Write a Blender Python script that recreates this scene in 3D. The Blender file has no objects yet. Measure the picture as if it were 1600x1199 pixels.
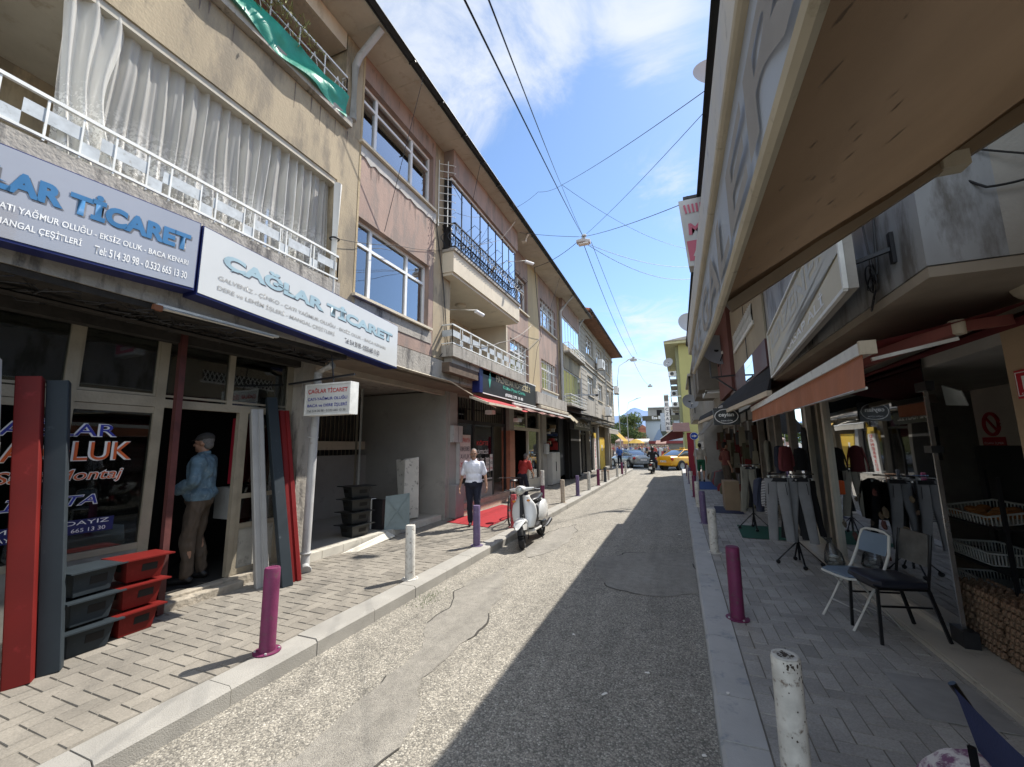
import bpy, bmesh, math, random
from math import radians, sin, cos, pi, atan2, sqrt
from mathutils import Vector, Matrix, noise
random.seed(7)
C = bpy.context.scene.collection
SC = bpy.context.scene

# ------------------------------------------------------------------ camera
cam_d = bpy.data.cameras.new("camera"); cam = bpy.data.objects.new("camera", cam_d); C.objects.link(cam)
cam_d.sensor_width = 36.0; cam_d.lens = 36.0*640/1600; cam_d.clip_end = 20000; cam_d.clip_start = 0.02
Rc = Matrix(((0.92780694, 0.06599464, 0.36717705), (0.37290399, -0.13553626, -0.9179175), (-0.01081183, 0.98857202, -0.15036114)))
cam.matrix_world = Matrix.Translation((0, 0, 1.8)) @ Rc.to_4x4()
SC.camera = cam

# ------------------------------------------------------------------ sky, clouds, sun
SUN = Vector((.25, .44, .65)).normalized()
EL = math.asin(SUN.z); AZ = atan2(SUN.x, SUN.y)
W = bpy.data.worlds.new("World"); SC.world = W; W.use_nodes = True
nt = W.node_tree; nt.nodes.clear()
def N(nt, t, **k):
    n = nt.nodes.new(t)
    for a, b in k.items():
        if a in n.inputs: n.inputs[a].default_value = b
        else: setattr(n, a, b)
    return n
def L(nt, a, b): nt.links.new(a, b)
out = N(nt, 'ShaderNodeOutputWorld'); bg = N(nt, 'ShaderNodeBackground'); bg.inputs['Strength'].default_value = 0.122
sky = N(nt, 'ShaderNodeTexSky'); sky.sky_type = 'NISHITA'; sky.sun_disc = False
sky.sun_elevation = EL; sky.sun_rotation = AZ; sky.air_density = 1.0; sky.dust_density = 0.25; sky.ozone_density = 3.5
tc = N(nt, 'ShaderNodeTexCoord')
sep = N(nt, 'ShaderNodeSeparateXYZ'); L(nt, tc.outputs['Generated'], sep.inputs[0])
# cloud sheet: project the direction on a plane high above
dv = N(nt, 'ShaderNodeMath', operation='MAXIMUM'); L(nt, sep.outputs[2], dv.inputs[0]); dv.inputs[1].default_value = 0.04
ad = N(nt, 'ShaderNodeMath', operation='ADD'); L(nt, dv.outputs[0], ad.inputs[0]); ad.inputs[1].default_value = 0.12
px = N(nt, 'ShaderNodeMath', operation='DIVIDE'); L(nt, sep.outputs[0], px.inputs[0]); L(nt, ad.outputs[0], px.inputs[1])
py = N(nt, 'ShaderNodeMath', operation='DIVIDE'); L(nt, sep.outputs[1], py.inputs[0]); L(nt, ad.outputs[0], py.inputs[1])
cv = N(nt, 'ShaderNodeCombineXYZ'); L(nt, px.outputs[0], cv.inputs[0]); L(nt, py.outputs[0], cv.inputs[1])
n1 = N(nt, 'ShaderNodeTexNoise', Scale=2.9, Detail=13.0, Roughness=0.66, Distortion=0.8); L(nt, cv.outputs[0], n1.inputs['Vector'])
n2 = N(nt, 'ShaderNodeTexNoise', Scale=0.75, Detail=3.0, Roughness=0.5, Distortion=0.2); L(nt, cv.outputs[0], n2.inputs['Vector'])
# a broad bank of cloud high on the left, thin veils low over the street end
def blob(nt, src, c, r0, r1):
    d = N(nt, 'ShaderNodeVectorMath', operation='DISTANCE'); L(nt, src, d.inputs[0]); d.inputs[1].default_value = c
    m = N(nt, 'ShaderNodeMapRange'); L(nt, d.outputs['Value'], m.inputs[0])
    m.inputs[1].default_value = r0; m.inputs[2].default_value = r1; m.inputs[3].default_value = 1; m.inputs[4].default_value = 0
    return m.outputs[0]
def mx(nt, a, b, op='MAXIMUM'):
    m = N(nt, 'ShaderNodeMath', operation=op)
    for i, s in enumerate((a, b)):
        if isinstance(s, (int, float)): m.inputs[i].default_value = s
        else: L(nt, s, m.inputs[i])
    return m.outputs[0]
nv = N(nt, 'ShaderNodeVectorMath', operation='NORMALIZE'); L(nt, tc.outputs['Generated'], nv.inputs[0])
bl = blob(nt, nv.outputs[0], (-.42, .53, .74), .14, .32)
bl = mx(nt, bl, blob(nt, nv.outputs[0], (-.20, .62, .76), .06, .20))
bl = mx(nt, bl, blob(nt, nv.outputs[0], (.0, .645, .765), .05, .19))
bl = mx(nt, bl, mx(nt, blob(nt, nv.outputs[0], (-.04, .975, .21), .05, .22), .78, 'MULTIPLY'))
bl = mx(nt, bl, mx(nt, blob(nt, nv.outputs[0], (.03, .84, .54), .0, .16), .72, 'MULTIPLY'))
bl = mx(nt, bl, mx(nt, blob(nt, nv.outputs[0], (.75, .1, .65), .2, .9), .55, 'MULTIPLY'))
bk = mx(nt, blob(nt, nv.outputs[0], (.2, -.75, .63), .55, 1.15), blob(nt, nv.outputs[0], (-.75, -.3, .6), .35, .8))      # unseen bright cloud banks added behind the camera as fill light
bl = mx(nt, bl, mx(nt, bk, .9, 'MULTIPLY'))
lowb = N(nt, 'ShaderNodeMapRange'); L(nt, sep.outputs[2], lowb.inputs[0])
lowb.inputs[1].default_value = 0.02; lowb.inputs[2].default_value = 0.26; lowb.inputs[3].default_value = .38; lowb.inputs[4].default_value = 0
bl = mx(nt, bl, lowb.outputs[0])
thr = mx(nt, mx(nt, bl, -0.40, 'MULTIPLY'), 0.70, 'ADD')      # cloudier where the banks are
nn = mx(nt, mx(nt, n1.outputs[0], .7, 'MULTIPLY'), mx(nt, n2.outputs[0], .3, 'MULTIPLY'), 'ADD')
df = mx(nt, nn, thr, 'SUBTRACT')
cl = N(nt, 'ShaderNodeMapRange'); L(nt, df, cl.inputs[0]); cl.interpolation_type = 'SMOOTHSTEP'
cl.inputs[1].default_value = -0.06; cl.inputs[2].default_value = 0.26; cl.inputs[3].default_value = 0; cl.inputs[4].default_value = .9
n3 = N(nt, 'ShaderNodeTexNoise', Scale=3.0, Detail=5.0); L(nt, cv.outputs[0], n3.inputs['Vector'])
cc = N(nt, 'ShaderNodeMixRGB'); L(nt, n3.outputs[0], cc.inputs[0]); cc.inputs[1].default_value = (3.3, 3.7, 4.3, 1); cc.inputs[2].default_value = (4.7, 4.8, 4.95, 1)
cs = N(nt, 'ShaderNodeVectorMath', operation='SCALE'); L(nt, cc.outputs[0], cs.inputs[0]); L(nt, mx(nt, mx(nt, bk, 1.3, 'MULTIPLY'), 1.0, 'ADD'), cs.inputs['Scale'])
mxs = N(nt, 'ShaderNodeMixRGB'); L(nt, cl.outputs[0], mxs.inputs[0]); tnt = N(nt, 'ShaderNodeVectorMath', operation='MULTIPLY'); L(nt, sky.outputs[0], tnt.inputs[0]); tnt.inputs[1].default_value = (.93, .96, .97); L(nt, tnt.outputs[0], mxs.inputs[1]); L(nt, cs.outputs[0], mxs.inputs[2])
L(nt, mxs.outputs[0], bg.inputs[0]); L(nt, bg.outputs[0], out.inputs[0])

sun_d = bpy.data.lights.new("sun", 'SUN'); sun = bpy.data.objects.new("sun", sun_d); C.objects.link(sun)
sun_d.energy = 4.2; sun_d.angle = radians(0.53); sun_d.color = (1.0, .95, .87)
sun.rotation_euler = (-SUN).to_track_quat('-Z', 'Y').to_euler()
SC.view_settings.view_transform = 'Standard'; SC.view_settings.look = 'None'
SC.view_settings.exposure = 0.92; SC.view_settings.gamma = 1.0; SC.view_settings.use_curve_mapping = False
SC.cycles.max_bounces = 7; SC.cycles.transparent_max_bounces = 14; SC.cycles.caustics_reflective = False; SC.cycles.caustics_refractive = False

# ------------------------------------------------------------------ materials
MATS = {}
def lin(h):
    if isinstance(h, str):
        v = [int(h[i:i+2], 16)/255 for i in (0, 2, 4)]
        return tuple(x/12.92 if x <= .04045 else ((x+.055)/1.055)**2.4 for x in v)
    return tuple(h)
def M(name, col=None, rough=.65, metal=0., var=.12, scale=3., bump=.0, bscale=60., col2=None, amt=.5, spec=.4, coat=0., trans=0., streak=False, speck=None, alpha=1.):
    """One procedural surface: base colour with large soft variation, optional second colour in patches
    (wear, stains), fine bump; streak=True stretches the patches downwards as rain does."""
    if name in MATS: return MATS[name]
    m = bpy.data.materials.new(name); m.use_nodes = True; t = m.node_tree; t.nodes.clear()
    o = N(t, 'ShaderNodeOutputMaterial'); p = N(t, 'ShaderNodeBsdfPrincipled'); L(t, p.outputs[0], o.inputs[0])
    p.inputs['Roughness'].default_value = rough; p.inputs['Metallic'].default_value = metal
    p.inputs['Specular IOR Level'].default_value = spec; p.inputs['Coat Weight'].default_value = coat
    if alpha < 1: p.inputs['Alpha'].default_value = alpha
    c = lin(col); tcn = N(t, 'ShaderNodeTexCoord')
    mp = N(t, 'ShaderNodeMapping'); L(t, tcn.outputs['Object'], mp.inputs[0])
    if streak: mp.inputs['Scale'].default_value = (1, 1, .28)
    nz = N(t, 'ShaderNodeTexNoise', Scale=scale, Detail=6.0, Roughness=0.6); L(t, mp.outputs[0], nz.inputs['Vector'])
    r = N(t, 'ShaderNodeMapRange'); L(t, nz.outputs[0], r.inputs[0]); r.inputs[1].default_value = .3; r.inputs[2].default_value = .7
    r.inputs[3].default_value = 1-var; r.inputs[4].default_value = 1+var
    hs = N(t, 'ShaderNodeVectorMath', operation='SCALE'); hs.inputs[0].default_value = c; L(t, r.outputs[0], hs.inputs['Scale'])
    cur = hs.outputs[0]
    if col2 is not None:
        n2 = N(t, 'ShaderNodeTexNoise', Scale=scale*2.3, Detail=9.0, Roughness=0.68); L(t, mp.outputs[0], n2.inputs['Vector'])
        r2 = N(t, 'ShaderNodeMapRange'); L(t, n2.outputs[0], r2.inputs[0]); r2.inputs[1].default_value = .68-amt*.3; r2.inputs[2].default_value = .80-amt*.3
        mm = N(t, 'ShaderNodeMixRGB'); L(t, r2.outputs[0], mm.inputs[0]); L(t, cur, mm.inputs[1]); mm.inputs[2].default_value = (*lin(col2), 1)
        cur = mm.outputs[0]
    if speck is not None:
        v = N(t, 'ShaderNodeTexVoronoi', Scale=speck[1]); L(t, tcn.outputs['Object'], v.inputs['Vector'])
        r3 = N(t, 'ShaderNodeMapRange'); L(t, v.outputs['Distance'], r3.inputs[0]); r3.inputs[1].default_value = .12; r3.inputs[2].default_value = .2
        r3.inputs[3].default_value = 1; r3.inputs[4].default_value = 0
        mm = N(t, 'ShaderNodeMixRGB'); L(t, r3.outputs[0], mm.inputs[0]); L(t, cur, mm.inputs[1]); mm.inputs[2].default_value = (*lin(speck[0]), 1); cur = mm.outputs[0]
    L(t, cur, p.inputs['Base Color'])
    if rough > .1:
        rr = N(t, 'ShaderNodeMapRange'); L(t, nz.outputs[0], rr.inputs[0]); rr.inputs[3].default_value = max(0, rough-.12); rr.inputs[4].default_value = min(1, rough+.12)
        L(t, rr.outputs[0], p.inputs['Roughness'])
    if bump:
        nb = N(t, 'ShaderNodeTexNoise', Scale=bscale, Detail=4.0); L(t, tcn.outputs['Object'], nb.inputs['Vector'])
        b = N(t, 'ShaderNodeBump', Strength=bump, Distance=.02); L(t, nb.outputs[0], b.inputs['Height']); L(t, b.outputs[0], p.inputs['Normal'])
    if trans:
        tr = N(t, 'ShaderNodeBsdfTranslucent'); L(t, cur, tr.inputs[0]); ms = N(t, 'ShaderNodeMixShader'); ms.inputs[0].default_value = trans
        L(t, p.outputs[0], ms.inputs[1]); L(t, tr.outputs[0], ms.inputs[2]); L(t, ms.outputs[0], o.inputs[0])
    MATS[name] = m; return m
def GLASS(name, tint=(.75, .8, .8), refl=1.0, rough=.02):
    if name in MATS: return MATS[name]
    m = bpy.data.materials.new(name); m.use_nodes = True; t = m.node_tree; t.nodes.clear()
    o = N(t, 'ShaderNodeOutputMaterial'); tr = N(t, 'ShaderNodeBsdfTransparent'); tr.inputs[0].default_value = (*tint, 1)
    g = N(t, 'ShaderNodeBsdfGlossy', Roughness=rough); g.inputs[0].default_value = (.95, .97, 1, 1)
    f = N(t, 'ShaderNodeFresnel', IOR=1.5); mu = mx(t, f.outputs[0], 1.9*refl, 'MULTIPLY'); mn = mx(t, mu, 1.0, 'MINIMUM')
    nz = N(t, 'ShaderNodeTexNoise', Scale=1.2, Detail=1.0); tcn = N(t, 'ShaderNodeTexCoord'); L(t, tcn.outputs['Object'], nz.inputs['Vector'])
    b = N(t, 'ShaderNodeBump', Strength=.12, Distance=.02); L(t, nz.outputs[0], b.inputs['Height']); L(t, b.outputs[0], g.inputs['Normal'])
    ms = N(t, 'ShaderNodeMixShader'); L(t, mn, ms.inputs[0]); L(t, tr.outputs[0], ms.inputs[1]); L(t, g.outputs[0], ms.inputs[2]); L(t, ms.outputs[0], o.inputs[0])
    MATS[name] = m; return m

# ------------------------------------------------------------------ mesh builder
def V(*a): return Vector(a if len(a) == 3 else a[0])
def basis(d, up=None):
    d = Vector(d).normalized(); up = Vector(up) if up is not None else Vector((0, 0, 1))
    if abs(d.dot(up.normalized())) > .98: up = Vector((0, 1, 0)) if abs(d.y) < .9 else Vector((1, 0, 0))
    x = d.cross(up).normalized(); y = x.cross(d).normalized(); return x, y, d
class MB:
    def __init__(s): s.v = []; s.f = []; s.m = []; s.s = []; s.mats = []
    def mi(s, m):
        if m not in s.mats: s.mats.append(m)
        return s.mats.index(m)
    def add(s, vs, fs, m, sm=False):
        k = len(s.v); s.v += [tuple(v) for v in vs]; i = s.mi(m)
        for f in fs: s.f.append([k+j for j in f]); s.m.append(i); s.s.append(sm)
        return s
    def box(s, x0, x1, y0, y1, z0, z1, m):
        x0, x1 = min(x0, x1), max(x0, x1); y0, y1 = min(y0, y1), max(y0, y1); z0, z1 = min(z0, z1), max(z0, z1)
        vs = [(x, y, z) for z in (z0, z1) for y in (y0, y1) for x in (x0, x1)]
        return s.add(vs, [(0, 2, 3, 1), (4, 5, 7, 6), (0, 1, 5, 4), (2, 6, 7, 3), (0, 4, 6, 2), (1, 3, 7, 5)], m)
    def hexa(s, a, b, m):     # a, b: two quads (4 points each), a = bottom ccw seen from outside below... any order matching
        vs = [tuple(p) for p in a]+[tuple(p) for p in b]
        return s.add(vs, [(3, 2, 1, 0), (4, 5, 6, 7), (0, 1, 5, 4), (1, 2, 6, 5), (2, 3, 7, 6), (3, 0, 4, 7)], m)
    def bar(s, p, q, w, h, m, up=None):
        p = Vector(p); q = Vector(q); x, y, d = basis(q-p, up); x = x*w/2; y = y*h/2
        return s.hexa([p-x-y, p+x-y, p+x+y, p-x+y], [q-x-y, q+x-y, q+x+y, q-x+y], m)
    def plate(s, a, b, c, d, t, m):    # quad with thickness t along its back
        a, b, c, d = map(Vector, (a, b, c, d)); n = (b-a).cross(d-a).normalized()*t
        return s.hexa([a-n, b-n, c-n, d-n], [a, b, c, d], m)
    def cyl(s, p, q, r0, r1, m, n=12, sm=True, caps=True):
        p = Vector(p); q = Vector(q); x, y, d = basis(q-p); vs = []
        for c, r in ((p, r0), (q, r1)):
            for i in range(n): a = 2*pi*i/n; vs.append(c+x*cos(a)*r+y*sin(a)*r)
        s.add(vs, [(i, (i+1) % n, n+(i+1) % n, n+i) for i in range(n)], m, sm)
        if caps: s.add(vs[:n], [tuple(range(n-1, -1, -1))], m); s.add(vs[n:], [tuple(range(n))], m)
        return s
    def tube(s, pts, r, m, n=6, closed=False, sm=True):
        pts = [Vector(p) for p in pts]; K = len(pts); vs = []; up = None
        rs = r if isinstance(r, (list, tuple)) else [r]*K
        for i, p in enumerate(pts):
            if closed: d = pts[(i+1) % K]-pts[i-1]
            else: d = pts[min(i+1, K-1)]-pts[max(i-1, 0)]
            if d.length < 1e-9: d = Vector((0, 0, 1))
            d.normalize()
            if up is None: x, y, _ = basis(d)
            else: x = (up-d*up.dot(d)).normalized(); y = d.cross(x)
            up = x
            for j in range(n): a = 2*pi*j/n; vs.append(p+x*cos(a)*rs[i]+y*sin(a)*rs[i])
        fs = []; R = K if closed else K-1
        for i in range(R):
            for j in range(n):
                a, b = i*n+j, i*n+(j+1) % n; c, d = ((i+1) % K)*n+(j+1) % n, ((i+1) % K)*n+j; fs.append((a, b, c, d))
        s.add(vs, fs, m, sm)
        if not closed: s.add(vs[:n], [tuple(range(n-1, -1, -1))], m); s.add(vs[-n:], [tuple(range(n))], m)
        return s
    def torus(s, c, axis, R, r, m, n=24, k=8):
        x, y, d = basis(axis); c = Vector(c)
        return s.tube([c+x*cos(2*pi*i/n)*R+y*sin(2*pi*i/n)*R for i in range(n)], r, m, k, True)
    def ell(s, c, r, m, n=12, k=8, rot=None, sm=True):
        c = Vector(c); vs = []; r = (r, r, r) if isinstance(r, (int, float)) else r
        for i in range(k+1):
            t = pi*i/k
            for j in range(n):
                a = 2*pi*j/n; v = Vector((sin(t)*cos(a)*r[0], sin(t)*sin(a)*r[1], cos(t)*r[2]))
                if rot is not None: v = rot @ v
                vs.append(c+v)
        return s.add(vs, [(i*n+j, (i+1)*n+j, (i+1)*n+(j+1) % n, i*n+(j+1) % n) for i in range(k) for j in range(n)], m, sm)
    def cap(s, a, b, ra, rb, m, n=10):     # capsule with two radii
        a = Vector(a); b = Vector(b); s.ell(a, ra, m, n, 6); s.ell(b, rb, m, n, 6); return s.cyl(a, b, ra, rb, m, n)
    def lathe(s, prof, c, m, n=20, axis=(0, 0, 1), sm=True):
        x, y, d = basis(axis); c = Vector(c); vs = []
        for r, h in prof:
            for j in range(n): a = 2*pi*j/n; vs.append(c+d*h+x*cos(a)*r+y*sin(a)*r)
        return s.add(vs, [(i*n+j, i*n+(j+1) % n, (i+1)*n+(j+1) % n, (i+1)*n+j) for i in range(len(prof)-1) for j in range(n)], m, sm)
    def prism(s, poly, d, m):          # polygon (3D points) pushed by vector d
        d = Vector(d); k = len(poly); a = [Vector(p) for p in poly]; b = [p+d for p in a]
        return s.add(a+b, [tuple(range(k-1, -1, -1)), tuple(range(k, 2*k))]+[(i, (i+1) % k, k+(i+1) % k, k+i) for i in range(k)], m)
    def sheet(s, nu, nv, fn, m, sm=True):
        vs = [fn(i/nu, j/nv) for j in range(nv+1) for i in range(nu+1)]
        return s.add(vs, [(j*(nu+1)+i, j*(nu+1)+i+1, (j+1)*(nu+1)+i+1, (j+1)*(nu+1)+i) for j in range(nv) for i in range(nu)], m, sm)
    def loft(s, secs, m, n=16, caps=True, sm=True, p=2.0):
        """secs: (centre, half-width vector, half-height vector); superellipse of power p"""
        vs = []
        for c, a, b in secs:
            c, a, b = Vector(c), Vector(a), Vector(b)
            for j in range(n):
                t = 2*pi*j/n; ct, st = cos(t), sin(t)
                vs.append(c+a*(abs(ct)**(2/p)*(1 if ct >= 0 else -1))+b*(abs(st)**(2/p)*(1 if st >= 0 else -1)))
        K = len(secs)
        s.add(vs, [(i*n+j, i*n+(j+1) % n, (i+1)*n+(j+1) % n, (i+1)*n+j) for i in range(K-1) for j in range(n)], m, sm)
        if caps: s.add(vs[:n], [tuple(range(n-1, -1, -1))], m, sm); s.add(vs[-n:], [tuple(range(n))], m, sm)
        return s
    def mesh(s, name):
        me = bpy.data.meshes.new(name); me.from_pydata(s.v, [], s.f)
        for m in s.mats: me.materials.append(m)
        me.polygons.foreach_set('material_index', s.m); me.polygons.foreach_set('use_smooth', s.s)
        me.update(); return me
    def build(s, name, parent=None, bevel=0., fixn=True, auto=True):
        me = s.mesh(name)
        if fixn:
            b = bmesh.new(); b.from_mesh(me)
            if any(s.s): bmesh.ops.remove_doubles(b, verts=b.verts, dist=1e-5)
            bmesh.ops.recalc_face_normals(b, faces=b.faces); b.to_mesh(me); b.free()
        if auto and any(s.s): me.set_sharp_from_angle(angle=radians(42))
        o = bpy.data.objects.new(name, me); C.objects.link(o)
        if bevel:
            md = o.modifiers.new('bevel', 'BEVEL'); md.width = bevel; md.segments = 2; md.limit_method = 'ANGLE'; md.angle_limit = radians(50)
        if parent is not None: adopt(o, parent)
        return o
def wm(o):
    m = o.matrix_basis.copy()
    if o.parent is not None: m = wm(o.parent) @ o.matrix_parent_inverse @ m
    return m
def adopt(o, parent): o.parent = parent; o.matrix_parent_inverse = wm(parent).inverted()
def tag(o, label=None, cat=None, group=None, kind=None):
    if label: o['label'] = label
    if cat: o['category'] = cat
    if group: o['group'] = group
    if kind: o['kind'] = kind
    return o
def thing(name, label, cat, loc=(0, 0, 0), rz=0, group=None):
    o = bpy.data.objects.new(name, None); C.objects.link(o); o.location = loc; o.rotation_euler = (0, 0, rz); o.empty_display_size = .2
    return tag(o, label, cat, group)
def kids(o): return list(o.children)
def dup(root, loc=None, rz=None, label=None, group=None, mats=None):
    def cp(o, par):
        c = o.copy(); C.objects.link(c)
        if par is not None: c.parent = par
        if mats and o.type == 'MESH':
            for k, sl in enumerate(c.material_slots):
                if sl.material in mats: sl.link = 'OBJECT'; sl.material = mats[o.material_slots[k].material]
        for ch in kids(o): cp(ch, c)
        return c
    r = cp(root, None)
    if loc is not None: r.location = loc
    if rz is not None: r.rotation_euler = (0, 0, rz)
    if label: r['label'] = label
    if group: r['group'] = group
    return r
TS = bpy.data.scenes.new('bake')
def bake(o):      # evaluate one object alone, in an otherwise empty scene
    TS.collection.objects.link(o); vl = TS.view_layers[0]; vl.update(); me = bpy.data.meshes.new_from_object(o.evaluated_get(vl.depsgraph)); bpy.data.objects.remove(o); return me
def text(s, o, xd, up, w, h, m, parent=None, name='lettering', bold=.0, ext=.0015, shear=0., space=1.0):
    """Lettering as real geometry, fitted to a w x h rectangle whose lower left corner is o."""
    cu = bpy.data.curves.new('t', 'FONT'); cu.body = s; cu.extrude = 0; cu.offset = bold; cu.shear = shear; cu.space_character = space; cu.resolution_u = 4
    t = bpy.data.objects.new('t', cu)
    me = bake(t)
    if not me.vertices: return None
    xs = [v.co.x for v in me.vertices]; ys = [v.co.y for v in me.vertices]
    x0, x1, y0, y1 = min(xs), max(xs), min(ys), max(ys); o = Vector(o); xd = Vector(xd).normalized(); up = Vector(up).normalized(); n = xd.cross(up)
    for v in me.vertices: v.co = o+xd*((v.co.x-x0)/(x1-x0)*w)+up*((v.co.y-y0)/(y1-y0)*h)+n*ext
    me.materials.clear(); me.materials.append(m); me.name = name
    ob = bpy.data.objects.new(name, me); C.objects.link(ob)
    if parent is not None: adopt(ob, parent)
    return ob
def wall_grid(mb, x0, x1, ya, yb, za, zb, holes, m):
    """Solid wall x0..x1 thick, from ya..yb and za..zb, with rectangular openings."""
    ys = sorted({ya, yb, *[min(max(h[0], ya), yb) for h in holes], *[min(max(h[1], ya), yb) for h in holes]})
    zs = sorted({za, zb, *[min(max(h[2], za), zb) for h in holes], *[min(max(h[3], za), zb) for h in holes]})
    for i in range(len(ys)-1):
        k = 0
        while k < len(zs)-1:
            def hole(k):
                yc, zc = (ys[i]+ys[i+1])/2, (zs[k]+zs[k+1])/2
                return any(h[0] < yc < h[1] and h[2] < zc < h[3] for h in holes)
            if hole(k): k += 1; continue
            e = k
            while e+1 < len(zs)-1 and not hole(e+1): e += 1
            mb.box(x0, x1, ys[i], ys[i+1], zs[k], zs[e+1], m); k = e+1
    return mb
def wire(pts, sag=0., n=14):
    out = []
    for a, b in zip(pts[:-1], pts[1:]):
        a, b = Vector(a), Vector(b)
        for i in range(n): t = i/n; out.append(a.lerp(b, t)-Vector((0, 0, sag*4*t*(1-t))))
    out.append(Vector(pts[-1])); return out
# ------------------------------------------------------------------ ground, road, pavements
def av0(t, tcn):
    dn = N(t, 'ShaderNodeTexNoise', Scale=5., Detail=4.0); L(t, tcn.outputs['Object'], dn.inputs['Vector'])
    sc = N(t, 'ShaderNodeVectorMath', operation='SCALE'); L(t, dn.outputs['Color'], sc.inputs[0]); sc.inputs['Scale'].default_value = .35
    a = N(t, 'ShaderNodeVectorMath', operation='ADD'); L(t, tcn.outputs['Object'], a.inputs[0]); L(t, sc.outputs[0], a.inputs[1]); return a.outputs[0]
def asphalt(name, dark, light, light2, scale, patchy, rough=.8):
    m = bpy.data.materials.new(name); m.use_nodes = True; t = m.node_tree; t.nodes.clear()
    o = N(t, 'ShaderNodeOutputMaterial'); p = N(t, 'ShaderNodeBsdfPrincipled'); L(t, p.outputs[0], o.inputs[0]); p.inputs['Roughness'].default_value = rough
    p.inputs['Specular IOR Level'].default_value = .35
    tcn = N(t, 'ShaderNodeTexCoord'); v = N(t, 'ShaderNodeTexVoronoi', Scale=scale, Randomness=1.0); L(t, tcn.outputs['Object'], v.inputs['Vector'])
    w = N(t, 'ShaderNodeSeparateColor'); L(t, v.outputs['Color'], w.inputs[0])
    big = N(t, 'ShaderNodeTexNoise', Scale=1.1, Detail=5.0, Roughness=.6); L(t, tcn.outputs['Object'], big.inputs['Vector'])
    mid = N(t, 'ShaderNodeTexNoise', Scale=9.0, Detail=5.0, Roughness=.65); L(t, tcn.outputs['Object'], mid.inputs['Vector'])
    cr = N(t, 'ShaderNodeValToRGB'); L(t, w.outputs[0], cr.inputs[0]); e = cr.color_ramp.elements
    e[0].position = 0; e[0].color = (*dark, 1); e[1].position = 1; e[1].color = (*light2, 1)
    k = e.new(.35); k.color = (*[a*.55+b*.45 for a, b in zip(dark, light)], 1); k = e.new(.88); k.color = (*light, 1)
    # bitumen between the stones
    g = N(t, 'ShaderNodeMapRange'); L(t, v.outputs['Distance'], g.inputs[0]); g.inputs[1].default_value = .5; g.inputs[2].default_value = .85
    mm = N(t, 'ShaderNodeMixRGB'); L(t, g.outputs[0], mm.inputs[0]); L(t, cr.outputs[0], mm.inputs[1]); mm.inputs[2].default_value = (*[a*.8 for a in dark], 1)
    r = N(t, 'ShaderNodeMapRange'); L(t, big.outputs[0], r.inputs[0]); r.inputs[1].default_value = .3; r.inputs[2].default_value = .7; r.inputs[3].default_value = 1-patchy; r.inputs[4].default_value = 1+patchy
    r2 = N(t, 'ShaderNodeMapRange'); L(t, mid.outputs[0], r2.inputs[0]); r2.inputs[1].default_value = .3; r2.inputs[2].default_value = .7; r2.inputs[3].default_value = .82; r2.inputs[4].default_value = 1.15
    f = mx(t, r.outputs[0], r2.outputs[0], 'MULTIPLY')
    mpp = N(t, 'ShaderNodeMapping'); mpp.inputs['Scale'].default_value = (2.2, .16, 1); L(t, tcn.outputs['Object'], mpp.inputs[0])
    trk = N(t, 'ShaderNodeTexNoise', Scale=1.6, Detail=5.0, Roughness=.6); L(t, mpp.outputs[0], trk.inputs['Vector'])      # tyre tracks, drips along the lane
    r4 = N(t, 'ShaderNodeMapRange'); L(t, trk.outputs[0], r4.inputs[0]); r4.inputs[1].default_value = .3; r4.inputs[2].default_value = .65; r4.inputs[3].default_value = .86; r4.inputs[4].default_value = 1.12
    f = mx(t, f, r4.outputs[0], 'MULTIPLY')
    spt = N(t, 'ShaderNodeTexVoronoi', Scale=2.1, Randomness=1.0); L(t, av0(t, tcn), spt.inputs['Vector'])
    r5 = N(t, 'ShaderNodeMapRange'); L(t, spt.outputs['Distance'], r5.inputs[0]); r5.inputs[1].default_value = .02; r5.inputs[2].default_value = .12; r5.inputs[3].default_value = .74; r5.inputs[4].default_value = 1
    f = mx(t, f, r5.outputs[0], 'MULTIPLY')
    hs = N(t, 'ShaderNodeVectorMath', operation='SCALE'); L(t, mm.outputs[0], hs.inputs[0]); L(t, f, hs.inputs['Scale'])
    # a few cracks
    ve = N(t, 'ShaderNodeTexVoronoi', Scale=.55, Randomness=1.0); ve.feature = 'DISTANCE_TO_EDGE'
    dn = N(t, 'ShaderNodeTexNoise', Scale=3.5, Detail=6.0); L(t, tcn.outputs['Object'], dn.inputs['Vector'])
    av = N(t, 'ShaderNodeVectorMath', operation='ADD'); L(t, tcn.outputs['Object'], av.inputs[0]); L(t, dn.outputs['Color'], av.inputs[1]); L(t, av.outputs[0], ve.inputs['Vector'])
    ck = N(t, 'ShaderNodeMapRange'); L(t, ve.outputs['Distance'], ck.inputs[0]); ck.inputs[1].default_value = .002; ck.inputs[2].default_value = .008; ck.inputs[3].default_value = .3; ck.inputs[4].default_value = 0
    ckm = mx(t, ck.outputs[0], mx(t, big.outputs[0], .5, 'GREATER_THAN'), 'MULTIPLY')
    mc = N(t, 'ShaderNodeMixRGB'); L(t, ckm, mc.inputs[0]); L(t, hs.outputs[0], mc.inputs[1]); mc.inputs[2].default_value = (*[a*.5 for a in dark], 1)
    L(t, mc.outputs[0], p.inputs['Base Color'])
    b = N(t, 'ShaderNodeBump', Strength=.55, Distance=.008); b.invert = True; L(t, v.outputs['Distance'], b.inputs['Height']); L(t, b.outputs[0], p.inputs['Normal'])
    return m
ROAD = asphalt('asphalt_coarse', (.15, .14, .12), (.35, .32, .265), (.48, .45, .385), 88., .12)
ROADP = asphalt('asphalt_smooth', (.21, .195, .17), (.29, .27, .23), (.34, .315, .27), 150., .12)
GROUND = M('ground_far', (.16, .15, .13), rough=.9, var=.25, scale=.4, bump=.2)
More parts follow.
